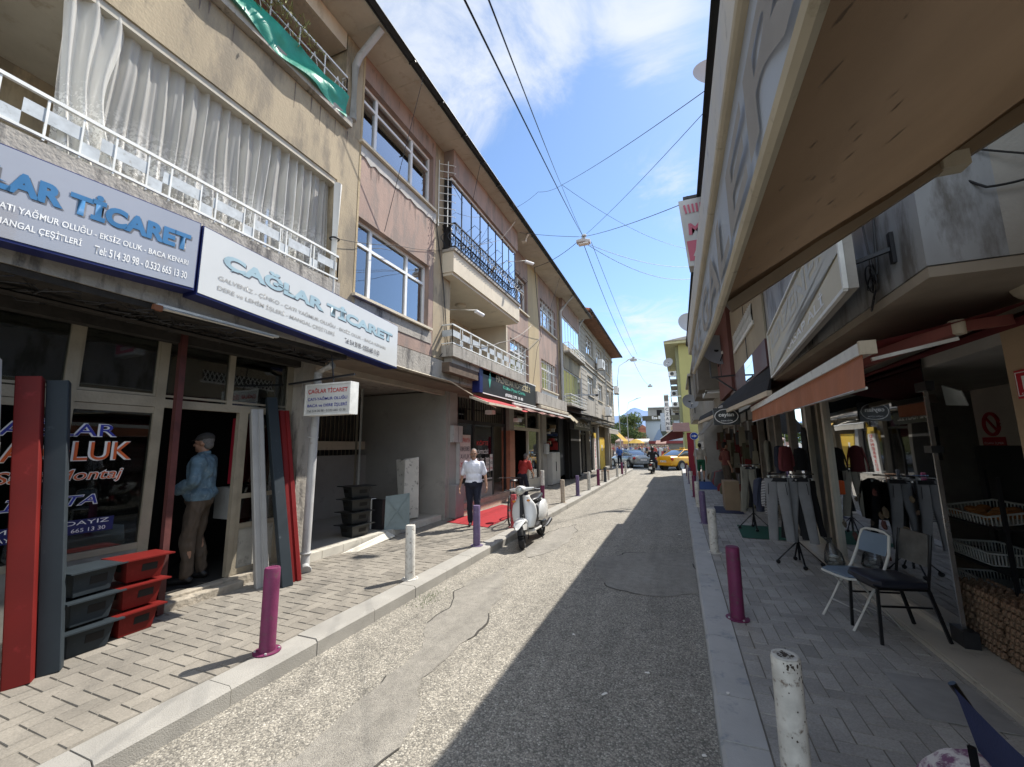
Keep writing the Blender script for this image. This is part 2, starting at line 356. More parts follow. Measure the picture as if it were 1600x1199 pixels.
XR = asphalt('asphalt_crossing', (.10, .10, .095), (.26, .25, .23), (.36, .35, .32), 60., .12)

# the ground reaches the horizon; the road sheets lie just above it
mb = MB(); mb.add([(-6000, -3000, -.02), (6000, -3000, -.02), (6000, 9000, -.02), (-6000, 9000, -.02)], [(0, 1, 2, 3)], GROUND)
tag(mb.build('ground', fixn=False), kind='structure')
def rgrid(x0, x1, y0, y1, st, m, zf, name):
    nx = max(1, int((x1-x0)/st)); ny = max(1, int((y1-y0)/st)); mb = MB()
    mb.sheet(nx, ny, lambda u, v: (x0+(x1-x0)*u, y0+(y1-y0)*v, zf(x0+(x1-x0)*u, y0+(y1-y0)*v)), m)
    return tag(mb.build(name, fixn=False, auto=False), kind='structure')
def roadz(x, y): return .006*noise.noise(Vector((x*.9, y*.5, 3)))+.004*noise.noise(Vector((x*3, y*3, 0)))
rgrid(-3.07, .12, -2.5, 30.5, .12, ROAD, roadz, 'road')
mb = MB(); mb.add([(-40, 30.5, .0), (40, 30.5, .0), (40, 41, .0), (-40, 41, .0)], [(0, 1, 2, 3)], XR)
tag(mb.build('crossing_road', fixn=False), kind='structure')
mb = MB(); mb.add([(-12, 41, .004), (-1.2, 41, .004), (-1.5, 90, .004), (-16, 90, .004)], [(0, 1, 2, 3)], XR)
tag(mb.build('far_square', fixn=False), kind='structure')

CRK = M('crack_dirt', (.05, .046, .04), rough=1, var=.4, scale=30)
def patch(pts, m, name, dz=.0045, jag=.06, n=10):
    """A thin resurfaced patch with a ragged outline, lying on the road's own undulation."""
    P = []; K = len(pts)
    for i in range(K):
        a = Vector((*pts[i], 0)); b = Vector((*pts[(i+1) % K], 0)); d = (b-a); nrm = Vector((d.y, -d.x, 0)).normalized()
        for j in range(n):
            t = j/n; p = a.lerp(b, t); o = noise.noise(Vector((p.x*2.2, p.y*2.2, 9)))*jag*2+noise.noise(Vector((p.x*9, p.y*9, 2)))*jag*.8
            q = p+nrm*o; P.append(q)
    b = bmesh.new(); vs = [b.verts.new((q.x, q.y, 0)) for q in P]; f = b.faces.new(vs)
    x0 = min(q.x for q in P); x1 = max(q.x for q in P); y0 = min(q.y for q in P); y1 = max(q.y for q in P)
    for k in range(1, int((x1-x0)/.12)+1): bmesh.ops.bisect_plane(b, geom=b.verts[:]+b.edges[:]+b.faces[:], plane_co=(x0+k*.12, 0, 0), plane_no=(1, 0, 0))
    for k in range(1, int((y1-y0)/.12)+1): bmesh.ops.bisect_plane(b, geom=b.verts[:]+b.edges[:]+b.faces[:], plane_co=(0, y0+k*.12, 0), plane_no=(0, 1, 0))
    for v in b.verts: v.co.z = roadz(v.co.x, v.co.y)+dz
    bmesh.ops.recalc_face_normals(b, faces=b.faces)
    mbk = MB()       # open cracks and lost chippings along parts of the edge
    for i in range(len(P)):
        p, q = P[i], P[(i+1) % len(P)]
        k1 = noise.noise(Vector((p.x*1.4+5, p.y*1.4, 4)))
        if k1 < .14 or (q-p).length < 1e-4: continue
        w = .004+.022*max(0, k1)*(.6+abs(noise.noise(p*13))); s_ = Vector((-(q-p).y, (q-p).x, 0)).normalized()*w
        z = lambda v: (v.x, v.y, roadz(v.x, v.y)+dz+.0012)
        mbk.add([z(p-s_), z(q-s_*.8), z(q+s_*.8), z(p+s_)], [(0, 1, 2, 3)], CRK)
    tag(mbk.build('road_crack'), kind='structure')
    me = bpy.data.meshes.new(name); b.to_mesh(me); b.free()
    if me.polygons and me.polygons[0].normal.z < 0: me.flip_normals()
    me.materials.append(m); o = bpy.data.objects.new(name, me); C.objects.link(o); tag(o, kind='structure'); return o
patch([(-2.2, 1.0), (-1.65, 1.3), (-1.72, 2.3), (-1.95, 3.1), (-1.95, 4.1), (-2.25, 5.3), (-2.5, 5.9), (-2.75, 5.2), (-2.55, 4.2), (-2.25, 3.2), (-2.2, 2.3), (-2.5, 1.5)], ROADP, 'road_patch')
patch([(-1.3, 6.9), (-1.25, 6.2), (-.9, 5.6), (-.3, 5.45), (.1, 5.7), (.1, 7.7), (-.5, 7.6), (-.95, 7.4)], ROADP, 'road_patch')
patch([(-2.7, 7.2), (-2.4, 6.6), (-2.1, 7.0), (-2.0, 8.2), (-2.3, 9.6), (-2.6, 9.0)], ROADP, 'road_patch', .0045, .05)

# pavers, laid herringbone, each a slightly different grey
def paver_mat(name, c, c2):
    m = bpy.data.materials.new(name); m.use_nodes = True; t = m.node_tree; t.nodes.clear()
    o = N(t, 'ShaderNodeOutputMaterial'); p = N(t, 'ShaderNodeBsdfPrincipled'); L(t, p.outputs[0], o.inputs[0]); p.inputs['Roughness'].default_value = .82
    a = N(t, 'ShaderNodeAttribute', attribute_name='shade'); tcn = N(t, 'ShaderNodeTexCoord')
    nz = N(t, 'ShaderNodeTexNoise', Scale=1.3, Detail=6.0, Roughness=.65); L(t, tcn.outputs['Object'], nz.inputs['Vector'])
    fine = N(t, 'ShaderNodeTexNoise', Scale=90., Detail=3.0); L(t, tcn.outputs['Object'], fine.inputs['Vector'])
    mm = N(t, 'ShaderNodeMixRGB'); L(t, nz.outputs[0], mm.inputs[0]); mm.inputs[1].default_value = (*c, 1); mm.inputs[2].default_value = (*c2, 1)
    r = N(t, 'ShaderNodeMapRange'); L(t, fine.outputs[0], r.inputs[0]); r.inputs[1].default_value = .3; r.inputs[2].default_value = .7; r.inputs[3].default_value = .84; r.inputs[4].default_value = 1.14
    r1 = N(t, 'ShaderNodeMapRange'); L(t, nz.outputs[0], r1.inputs[0]); r1.inputs[1].default_value = .3; r1.inputs[2].default_value = .55; r1.inputs[3].default_value = .70; r1.inputs[4].default_value = 1.05
    f = mx(t, mx(t, a.outputs['Fac'], r.outputs[0], 'MULTIPLY'), r1.outputs[0], 'MULTIPLY')
    hs = N(t, 'ShaderNodeVectorMath', operation='SCALE'); L(t, mm.outputs[0], hs.inputs[0]); L(t, f, hs.inputs['Scale']); L(t, hs.outputs[0], p.inputs['Base Color'])
    b = N(t, 'ShaderNodeBump', Strength=.3, Distance=.004); L(t, fine.outputs[0], b.inputs['Height']); L(t, b.outputs[0], p.inputs['Normal'])
    return m
PAV = paver_mat('concrete_paver', (.26, .235, .195), (.20, .18, .15))
PAVR = paver_mat('concrete_paver_grey', (.38, .365, .34), (.28, .27, .25))
GROUT = M('paver_joint', (.17, .155, .13), rough=.95, var=.2, scale=6)
def pavers(x0, x1, y0, y1, m, name, u=.115, g=.0055):
    vs, fs, sh = [], [], []
    def brick(ax, ay, bx, by):
        ax, bx = max(ax, x0), min(bx, x1); ay, by = max(ay, y0), min(by, y1)
        if bx-ax < .03 or by-ay < .03: return
        z = .13+random.uniform(-.0018, .0018); tx, ty = random.uniform(-.0015, .0015), random.uniform(-.0015, .0015)
        k = len(vs); c = .004; gg = g/2
        q = [(ax+gg, ay+gg), (bx-gg, ay+gg), (bx-gg, by-gg), (ax+gg, by-gg)]
        q2 = [(ax+gg+c, ay+gg+c), (bx-gg-c, ay+gg+c), (bx-gg-c, by-gg-c), (ax+gg+c, by-gg-c)]
        vs.extend([(a, b, .121) for a, b in q]); vs.extend([(a, b, z+tx*(1 if i in (0, 3) else -1)+ty*(1 if i < 2 else -1)) for i, (a, b) in enumerate(q2)])
        s = random.uniform(.86, 1.12)
        if random.random() < .05: s *= .82
        for f in ((4, 5, 6, 7), (0, 1, 5, 4), (1, 2, 6, 5), (2, 3, 7, 6), (3, 0, 4, 7)): fs.append([k+j for j in f]); sh.append(s)
    nx = int((x1-x0)/u)+6; ny = int((y1-y0)/u)+6
    for i in range(-4, nx):
        for j in range(-4, ny):
            r = (i+j) % 4          # herringbone on a grid of half-brick cells
            if (i-j) % 4 == 0: brick(x0+i*u, y0+j*u, x0+(i+2)*u, y0+(j+1)*u)
            if (i-j) % 4 == 3: brick(x0+i*u, y0+(j-1)*u+u, x0+(i+1)*u, y0+(j+2)*u)
    me = bpy.data.meshes.new(name); me.from_pydata(vs, [], fs); me.materials.append(m)
    at = me.attributes.new('shade', 'FLOAT', 'FACE'); at.data.foreach_set('value', sh)
    o = bpy.data.objects.new(name, me); C.objects.link(o); return tag(o, kind='structure')
pavers(-5.4, -3.31, -.6, 30, PAV, 'pavement')
pavers(.36, 2.0, -1.5, 30, PAVR, 'pavement')
mb = MB(); mb.box(-5.6, -3.2, -3, 30.5, -.3, .1235, GROUT); tag(mb.build('pavement_bed'), kind='structure')
mb = MB(); mb.box(.25, 2.4, -3, 30.5, -.3, .1235, GROUT); tag(mb.build('pavement_bed'), kind='structure')

# kerb stones with open joints, a chamfer on the road edge
KERB = M('kerb_concrete', (.31, .295, .265), rough=.85, var=.16, scale=2.2, bump=.25, bscale=120, col2=(.29, .28, .25), amt=.35)
KERBR = M('kerb_granite', (.40, .395, .38), rough=.8, var=.12, scale=2.5, bump=.25, bscale=120, col2=(.24, .26, .28), amt=.4)
def kerb(xr, xi, m, L0, name, seed):
    rr = random.Random(seed); mb = MB(); y = -2.2; s = 1 if xi > xr else -1
    while y < 30:
        l = L0*rr.uniform(.97, 1.03); z = .13+rr.uniform(-.004, .004)+.003; dx = rr.uniform(-.004, .004)
        a = [(xr+dx, -.1), (xi, -.1), (xi, z), (xr+dx+s*.02, z), (xr+dx, z-.022)]
        mb.prism([(p[0], y+.004, p[1]) for p in a], (0, l-.008, 0), m); y += l
    return tag(mb.build(name), kind='structure')
kerb(-3.06, -3.305, KERB, .74, 'kerb', 1)
kerb(.11, .352, KERBR, .46, 'kerb', 2)
# litter: cigarette ends, paper scraps, a tuft of grass by the kerb
LIT = M('paper_scrap', (.75, .73, .68), rough=.8)
for i, (x, y, a) in enumerate(((.02, 2.9, .4), (-.15, 2.5, 1.9), (-.62, 3.3, .9), (-1.05, 4.15, 2.2), (-.35, 3.7, .2), (-.1, 9.2, .5), (.2, 3.35, 1.2))):
    mb = MB(); l = .012+.006*(i % 3); mb.box(-l, l, -.006, .006, 0, .004, LIT); mb.box(-l*.4, l*.9, .004, .012, .001, .003, LIT)
    o = mb.build('paper_scrap'); o.location = (x, y, roadz(x, y)+.004 if x < .1 else .14); o.rotation_euler = (0, 0, a)
    tag(o, 'small white scrap of litter lying on the tarmac in the shade', 'litter', 'litter scattered on the road')
GRASS = M('grass_blade', (.10, .17, .04), rough=.7, var=.3, scale=30)
mb = MB()
for i in range(90):
    x = -2.9+random.gauss(0, .07); y = 4.45+random.gauss(0, .16); a = random.uniform(0, 6.28); h = random.uniform(.02, .055)
    mb.add([(x-.003, y, 0), (x+.003, y, 0), (x+cos(a)*h*.5, y+sin(a)*h*.5, h)], [(0, 1, 2)], GRASS)
tag(mb.build('grass_tuft', fixn=False), 'short green grass growing at the foot of the left kerb', 'grass', kind='stuff')
# ------------------------------------------------------------------ shared surfaces
TAN = M('tan_render', (.37, .30, .20), rough=.9, var=.24, scale=1.3, bump=.22, bscale=38, col2=(.23, .19, .135), amt=.7, streak=True)
YEL = M('ochre_render', (.41, .32, .19), rough=.9, var=.16, scale=1.3, bump=.35, bscale=26, col2=(.36, .29, .19), amt=.4, streak=True)
PINK = M('pink_render', (.335, .235, .19), rough=.9, var=.2, scale=1.8, bump=.22, bscale=36, col2=(.25, .195, .165), amt=.7, streak=True)
CREAM = M('cream_render', (.60, .53, .41), rough=.88, var=.10, scale=1.6, bump=.25, bscale=30, col2=(.42, .36, .27), amt=.3, streak=True)
SOFF = M('soffit_render', (.48, .44, .36), rough=.9, var=.12, scale=2., bump=.2, bscale=12, col2=(.40, .34, .26), amt=.45)
CONC = M('weathered_concrete', (.36, .33, .285), rough=.92, var=.2, scale=2.5, bump=.5, bscale=30, col2=(.13, .12, .11), amt=.5, streak=True)
GREYW = M('grey_plaster', (.32, .305, .275), rough=.9, var=.12, scale=1.2, bump=.2, bscale=30, col2=(.26, .25, .23), amt=.35)
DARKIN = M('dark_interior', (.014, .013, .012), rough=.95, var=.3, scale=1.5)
STONE = M('grey_stone_cladding', (.36, .325, .27), rough=.9, var=.18, scale=2.2, bump=.3, bscale=30, col2=(.24, .22, .19), amt=.45, streak=True)
WOODD = M('brown_eave_wood', (.20, .10, .055), rough=.8, var=.3, scale=5)
TILE = M('roof_tile', (.36, .15, .09), rough=.85, var=.3, scale=8, bump=.4)
GUTT = M('black_gutter', (.022, .024, .024), rough=.45, var=.2)
PVC = M('white_pvc', (.78, .78, .76), rough=.35, var=.06, scale=3)
PVCG = M('grey_pvc', (.42, .42, .41), rough=.45, var=.12, scale=4, col2=(.3, .28, .25), amt=.3)
RPAN = M('railing_sheet', (.46, .49, .50), rough=.6, var=.2, scale=9, col2=(.3, .3, .28), amt=.3)
WPAINT = M('white_paint_metal', (.72, .72, .68), rough=.5, var=.12, scale=8, col2=(.35, .27, .2), amt=.18)
GLW = GLASS('window_glass', (.8, .84, .84), 2.6)
GLD = GLASS('shop_glass', (.62, .66, .64), .9)
ROOM = M('room_interior', (.16, .145, .12), rough=.95, var=.2)
LACE = M('net_curtain', (.80, .80, .76), rough=.9, var=.08, scale=6, trans=.35)
FRT = M('old_timber_frame', (.27, .235, .175), rough=.7, var=.15, scale=5, bump=.2, bscale=40, col2=(.22, .19, .145), amt=.25)
BLACK = M('black_metal', (.018, .018, .02), rough=.45, var=.2)
BLUES = M('navy_sign_box', (.014, .02, .105), rough=.35, var=.15, scale=2)
WIREM = M('black_cable', (.02, .02, .022), rough=.6)

def eave(name, y0, y1, xw, xe, z, root, tiles=False):
    """Boarded soffit, dark half-round gutter and the roof slope above it."""
    mb = MB(); mb.box(xw-.1, xe, y0, y1, z, z+.06, WOODD if tiles else SOFF)
    for k in range(int((y1-y0)/.5)): mb.box(xw, xe-.02, y0+.25+k*.5, y0+.262+k*.5, z-.006, z-.001, WOODD if tiles else SOFF)
    mb.build('soffit', root)
    mb = MB(); mb.tube([(xe+.055, y0, z+.03), (xe+.055, y1, z+.03)], .055, GUTT, 8)
    mb.box(xe-.004, xe+.02, y0, y1, z-.02, z+.14, GUTT)
    for k in range(int((y1-y0)/.9)): mb.box(xe-.01, xe+.12, y0+.4+k*.9, y0+.425+k*.9, z-.035, z-.02, GUTT)
    mb.build('gutter', root)
    mb = MB(); mb.prism([(xe+.06, y0, z+.10), (xw-5.5, y0, z+2.0), (xw-5.5, y0, z+1.8), (xe-.05, y0, z+.062)], (0, y1-y0, 0), TILE); mb.build('roof', root)

def window(root, x, y0, y1, z0, z1, vs, hs, curtain='net', frame=None, sill=True, inset=.10, fw=.05, bars=False, depth=.6, seed=1):
    """Frame with mullions (vs, fractions) and transoms ((fraction, y-fraction from, to)), glass, curtain and the dark room behind."""
    fm = frame or PVC; xf = x-inset; f = MB(); w = y1-y0; h = z1-z0
    for a, b, c, d in ((y0, y0+fw, z0, z1), (y1-fw, y1, z0, z1), (y0+fw, y1-fw, z0, z0+fw), (y0+fw, y1-fw, z1-fw, z1)): f.box(xf-.06, xf, a, b, c, d, fm)
    vp = [y0+fw]+[y0+v*w for v in vs]+[y1-fw]
    for v in vs: f.box(xf-.058, xf+.002, y0+v*w-fw*.6, y0+v*w+fw*.6, z0+fw, z1-fw, fm)
    for hf in hs: f.box(xf-.056, xf+.004, y0+fw, y1-fw, z0+hf*h-fw*.5, z0+hf*h+fw*.5, fm)
    o = f.build('window', root)
    g = MB(); g.box(xf-.036, xf-.028, y0+fw*.7, y1-fw*.7, z0+fw*.7, z1-fw*.7, GLW); g.build('pane', o)
    rnd = random.Random(seed)
    if curtain:
        cb = MB(); A = .018; ph = rnd.uniform(0, 6)
        def side(a, b, tie):
            def fn(u, v):
                zz = z1-.04-(h-.08)*v; k = 1-(tie*(sin(pi*min(1, v*1.15))**2)) if tie else 1
                yy = a+(b-a)*u*k
                return (xf-.16+A*sin(u*(b-a)/w*70+ph)+.01*sin(u*31+v*3), yy, zz)
            cb.sheet(60, 10, fn, LACE)
        if curtain == 'net': side(y0+.02, y1-.02, 0)
        elif curtain == 'sides': side(y0+.02, y0+w*.30, .4); side(y1-.02, y1-w*.22, .4)
        elif curtain == 'left': side(y0+.02, y0+w*.27, .25)
        cb.build('curtain', o, fixn=False)
    b = MB(); X = xf-.061; D = depth
    b.add([(X, y0, z0), (X, y1, z0), (X, y1, z1), (X, y0, z1), (X-D, y0, z0), (X-D, y1, z0), (X-D, y1, z1), (X-D, y0, z1)],
          [(4, 5, 6, 7), (0, 1, 5, 4), (1, 2, 6, 5), (2, 3, 7, 6), (3, 0, 4, 7)], ROOM); b.build('room', o, fixn=False)
    if bars:
        q = MB(); n = max(2, int(w/.28)); k = max(3, int(h/.3))
        for i in range(1, n): q.bar((x+.01, y0+w*i/n, z0+.05), (x+.01, y0+w*i/n, z1-.05), .014, .014, WPAINT)
        for i in range(1, k): q.bar((x+.01, y0+.04, z0+h*i/k), (x+.01, y1-.04, z0+h*i/k), .014, .014, WPAINT)
        q.build('window_grille', o)
    if sill: s = MB(); s.box(x-.12, x+.07, y0-.06, y1+.06, z0-.045, z0-.002, CREAM); s.build('sill', root)
    return o

def railing(root, pts, z0, h, kind='white', name='railing'):
    r = MB(); zt = z0+h
    for a, b in zip(pts[:-1], pts[1:]):
        a = Vector((*a, 0)); b = Vector((*b, 0)); Ln = (b-a).length; n = max(1, round(Ln/.42)) if kind != 'scroll' else max(1, round(Ln/1.0))
        U = Vector((0, 0, 1)); A = a+U*zt; B = b+U*zt
        r.bar(A, B, .028, .028, WPAINT if kind != 'scroll' else BLACK)
        r.bar(a+U*(z0+.03), b+U*(z0+.03), .022, .022, WPAINT if kind != 'scroll' else BLACK)
        for i in range(n+1):
            p = a.lerp(b, i/n); r.bar(p+U*z0, p+U*(zt-.016), .014, .014, WPAINT if kind != 'scroll' else BLACK)
        d = (b-a).normalized(); nrm = Vector((d.y, -d.x, 0))
        if kind == 'white':      # painted sheet panels, alternately high and low
            y_ = 0.
            while y_ < Ln-.1:
                p = a+d*y_; q = a+d*min(Ln, y_+.33); r.plate(p+U*(z0+h*.42), q+U*(z0+h*.42), q+U*(z0+h*.74), p+U*(z0+h*.74), .004, RPAN)
                p = q; q = a+d*min(Ln, y_+.45)
                if (q-p).length > .02: r.plate(p+U*(z0+h*.08), q+U*(z0+h*.08), q+U*(z0+h*.42), p+U*(z0+h*.42), .004, RPAN); r.bar(p+U*z0, p+U*zt, .012, .012, WPAINT)
                y_ += .45
        if kind == 'bars':
            for f in (.36, .66): r.bar(a+U*(z0+h*f), b+U*(z0+h*f), .018, .018, WPAINT)
        if kind == 'scroll':
            m = int(Ln/.115)
            for i in range(m):
                c = a+d*(Ln*(i+.5)/m); pts2 = []
                for j in range(13):
                    t = j/12; pts2.append(c+U*(z0+.03+(h-.05)*t)+nrm*(.13*sin(pi*min(1, t*1.35))**1.5)+d*.022*sin(t*4*pi))
                r.tube(pts2, .008, BLACK, 4)
            for i in range(int(Ln/.16)):
                c = a+d*(Ln*(i+.5)/int(Ln/.16)); r.torus(c+U*(zt-.09)+nrm*.02, nrm, .05, .006, BLACK, 10, 4)
    return r.build(name, root)

# ================================================================== LEFT: tan corner building over the roofer's shop
A = thing('tan_apartment_building', 'tan rendered building with a net-curtained balcony over the roofer shop', 'building', (-5.2, 1, 0))
y_a0 = -3.0
mb = MB()
mb.box(-4.75, -4.4, y_a0, 4.58, 5.70, 6.62, TAN)            # lintel between the floors
mb.box(-4.75, -4.4, 4.17, 4.58, 3.56, 5.699, TAN)            # pier
mb.box(-4.75, -4.4, 4.22, 4.58, 6.621, 8.24, TAN)
mb.box(-9, -5.9, y_a0, 4.2, 3.2, 8.2, TAN)                   # back wall of the balconies
mb.box(-5.9, -4.75, 4.24, 4.58, 3.56, 8.24, TAN)
mb.box(-4.9, -4.4, y_a0, 4.2, 7.95, 8.24, CREAM)             # beam under the eaves
mb.build('wall', A)
mb = MB(); mb.box(-5.9, -4.3, y_a0, 4.30, 6.63, 6.76, CONC); mb.box(-5.9, -4.42, y_a0, 4.24, 5.62, 5.699, SOFF); mb.build('balcony_slab', A)
mb = MB(); mb.box(-5.9, -4.33, y_a0, 4.26, 3.94, 4.12, CONC); mb.box(-5.9, -4.42, y_a0, 4.24, 6.622, 6.629, SOFF); mb.build('balcony_slab', A)
mb = MB(); mb.box(-9, -4.4, y_a0, 4.5, 3.14, 3.86, CONC); mb.build('fascia_beam', A)
eave('eave', y_a0, 4.58, -4.4, -3.8, 8.25, A)
railing(A, [(-4.33, -2.9), (-4.33, 4.2), (-4.42, 4.2)], 4.13, .36, 'white')
r2 = railing(A, [(-4.33, y_a0), (-4.33, 4.18), (-4.42, 4.18)], 6.77, .62, 'bars')
mb = MB()                                                      # scrolls in the upper railing
for i in range(14):
    y = 4.0-i*.42
    for sgn in (1, -1):
        mb.tube([(-4.33, y+sgn*(.10*sin(t*pi/8)*(1-t/11)), 6.85+.055*t*.9) for t in range(9)], .006, WPAINT, 4)
mb.build('scroll', r2)
# French window seen through the gap beside the curtain
window(A, -5.88, -.6, .85, 4.05, 5.35, [.5], [.7], 'net', sill=False, inset=-.07, depth=.05, seed=3)
mb = MB(); mb.tube([(-4.38, 4.15, 3.55), (-4.36, 4.15, 5.6)], .055, PVC, 10); mb.torus((-4.37, 4.15, 4.75), (0, 0, 1), .062, .012, BLACK, 14, 6); mb.build('rain_pipe', A)
mb = MB(); mb.tube([(-4.34, 4.34, 6.8), (-4.34, 4.34, 7.75), (-4.26, 4.34, 7.9), (-3.85, 4.34, 8.22)], .055, PVCG, 10); mb.build('rain_pipe', A)

# the long net curtain (a cloth hung there: its own thing)
def curt(u, v):
    y = -1.2+(4.14+1.2)*u; z = 5.66-1.66*v
    n = noise.noise(Vector((y*1.3, 0, 5)))
    A1 = .027*(1+.9*n)*(1-.2*v); x = -4.52+A1*sin(y*50+4.0*noise.noise(Vector((y*1.1, v*.7, 1))))+.012*sin(y*83+v*2)+.03*noise.noise(Vector((y*3, v*2, 0)))*v
    return (x, y+.03*sin(y*9+v*3)*v+.05*noise.noise(Vector((y*2, v*1.5, 7)))*v, z)
def curt_left(u, v):  # the loose end, swept aside
    k = 1-.30*sin(pi*v*.9)**2
    y = 1.28+.42*u*k+.10*v; z = 5.66-1.6*v
    return (-4.46+.045*sin(u*17)+.06*v, y, z)
m = bpy.data.materials.new('lace_curtain'); m.use_nodes = True; t = m.node_tree; t.nodes.clear()
o_ = N(t, 'ShaderNodeOutputMaterial'); df_ = N(t, 'ShaderNodeBsdfDiffuse'); df_.inputs[0].default_value = (.90, .89, .85, 1); tl_ = N(t, 'ShaderNodeBsdfTranslucent'); tl_.inputs[0].default_value = (.8, .8, .76, 1)
tp_ = N(t, 'ShaderNodeBsdfTransparent'); tcn = N(t, 'ShaderNodeTexCoord')
nz_ = N(t, 'ShaderNodeTexNoise', Scale=26., Detail=4.0, Roughness=.7); L(t, tcn.outputs['Object'], nz_.inputs['Vector'])
n2_ = N(t, 'ShaderNodeTexNoise', Scale=2.2, Detail=2.0); L(t, tcn.outputs['Object'], n2_.inputs['Vector'])
sp_ = N(t, 'ShaderNodeSeparateXYZ'); L(t, tcn.outputs['Object'], sp_.inputs[0])
zz_ = N(t, 'ShaderNodeMapRange'); L(t, sp_.outputs[2], zz_.inputs[0]); zz_.inputs[1].default_value = 4.9; zz_.inputs[2].default_value = 4.4; zz_.inputs[3].default_value = 0; zz_.inputs[4].default_value = 1
th_ = mx(t, mx(t, nz_.outputs[0], mx(t, n2_.outputs[0], .5, 'MULTIPLY'), 'ADD'), .76, 'GREATER_THAN')
lac = mx(t, th_, zz_.outputs[0], 'MULTIPLY')
al_ = mx(t, mx(t, lac, .50, 'MULTIPLY'), .48, 'ADD')
m1_ = N(t, 'ShaderNodeMixShader'); m1_.inputs[0].default_value = .35; L(t, df_.outputs[0], m1_.inputs[1]); L(t, tl_.outputs[0], m1_.inputs[2])
m2_ = N(t, 'ShaderNodeMixShader'); L(t, al_, m2_.inputs[0]); L(t, tp_.outputs[0], m2_.inputs[1]); L(t, m1_.outputs[0], m2_.inputs[2]); L(t, m2_.outputs[0], o_.inputs[0])
LACEB = m
mb = MB(); mb.sheet(900, 40, lambda u, v: curt(.475+.525*u, v), LACEB); mb.sheet(60, 40, curt_left, LACEB)
tag(mb.build('balcony_curtain', fixn=False), 'long gathered white net curtain hung across the first-floor balcony', 'curtain')
mb = MB(); mb.tube([(-4.5, -1.2, 5.66), (-4.5, 4.14, 5.66)], .012, WPAINT, 6)
tag(mb.build('curtain_rail'), 'thin rail from which the balcony net curtain hangs', 'curtain rail')
GREENT = M('green_tarpaulin', (.03, .33, .22), rough=.4, var=.2, scale=6, bump=.5, bscale=9, trans=.2)
mb = MB(); mb.sheet(120, 12, lambda u, v: (-4.27+.03*sin(u*40+v*4)+.02*noise.noise(Vector((u*25, v*3, 0))), -2+6.16*u, 7.02+.05*noise.noise(Vector((u*14, 0, 3)))-.34*v*(1+.25*noise.noise(Vector((u*9, 1, 3))))), GREENT)
tag(mb.build('tarpaulin', fixn=False), 'crumpled green tarpaulin tied along the top-floor balcony railing', 'tarpaulin')
LEAFD = M('dry_leaf', (.20, .20, .05), rough=.7, var=.35, scale=20)
mb = MB()
for i in range(260):
    y = 2.95+random.gauss(0, .35); z = 7.32-abs(random.gauss(0, .16)); x = -4.22+random.gauss(0, .05); a = random.uniform(0, 6.3); l = random.uniform(.03, .075)
    mb.add([(x, y, z), (x+.01, y+cos(a)*l*.5-.008, z+sin(a)*l*.5), (x+.015, y+cos(a)*l, z+sin(a)*l-.02), (x, y+cos(a)*l*.5+.01, z+sin(a)*l*.5-.01)], [(0, 1, 2, 3)], LEAFD)
for i in range(9):
    y = 2.7+i*.07; mb.tube([(-4.3, y, 7.0), (-4.25, y+.03, 7.3), (-4.2, y+.1*sin(i), 7.45), (-4.17, y+.2*sin(i*2), 7.25-.03*i)], .004, LEAFD, 4)
tag(mb.build('balcony_plant', fixn=False), 'straggly half-dry plant hanging over the green tarpaulin', 'plant')

# ---- shop of the roofer: timber shopfront at x = -5.25
XS = -5.25
mb = MB()
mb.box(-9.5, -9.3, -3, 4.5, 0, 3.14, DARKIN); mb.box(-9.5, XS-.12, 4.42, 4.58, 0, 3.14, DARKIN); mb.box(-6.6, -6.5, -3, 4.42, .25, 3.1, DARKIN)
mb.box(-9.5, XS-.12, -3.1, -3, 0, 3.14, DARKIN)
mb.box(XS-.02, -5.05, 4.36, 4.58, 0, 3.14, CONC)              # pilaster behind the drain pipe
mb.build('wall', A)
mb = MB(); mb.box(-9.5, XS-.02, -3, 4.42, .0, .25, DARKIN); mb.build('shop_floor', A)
SILLC = M('doorstep_concrete', (.34, .30, .24), rough=.95, var=.25, scale=5, bump=.7, bscale=25, col2=(.2, .18, .15), amt=.4)
mb = MB(); mb.box(XS-.02, XS+.10, -3, 4.36, .0, .245, SILLC); mb.box(XS+.10, XS+.22, 2.75, 3.7, .0, .215, SILLC); mb.build('doorstep', A, bevel=.012)
f = MB(); F = FRT
for y0, y1, z0, z1 in ((1.93, 2.02, .5, 3.1), (2.66, 2.75, .25, 3.1), (3.60, 3.66, .25, 2.26), (4.27, 4.36, .25, 3.1), (-3, 1.93, 2.26, 2.36), (2.02, 2.66, 2.26, 2.37), (2.75, 4.27, 2.26, 2.35),
                       (3.42, 3.49, 2.35, 3.1), (-3, 4.36, 3.04, 3.12), (1.05, 1.12, .5, 2.26), (-.2, -.12, .3, 3.1)):
    f.box(XS-.045, XS+.02, y0, y1, z0, z1, F)
for y0, y1 in ((2.02, 2.66), (2.75, 3.42), (3.49, 4.27), (1.12, 1.93)):                       # beads
    for z0, z1 in ((2.375, 2.40), (3.01, 3.035)): f.box(XS-.03, XS+.008, y0, y1, z0, z1, F)
for a in (2.02, 2.64): f.box(XS-.03, XS+.008, a, a+.02, 2.4, 3.01, F)
f.box(XS-.03, XS+.01, 1.12, 2.66, 2.19, 2.255, F); f.box(XS-.04, XS+.015, -.1, 2.66, .80, .86, F)
f.build('shop_window_frame', A)
f = MB(); f.box(XS-.04, XS+.01, -3, 2.66, .25, .80, M('stall_riser_board', (.20, .19, .17), rough=.6, var=.25, scale=5)); f.build('stall_riser', A)
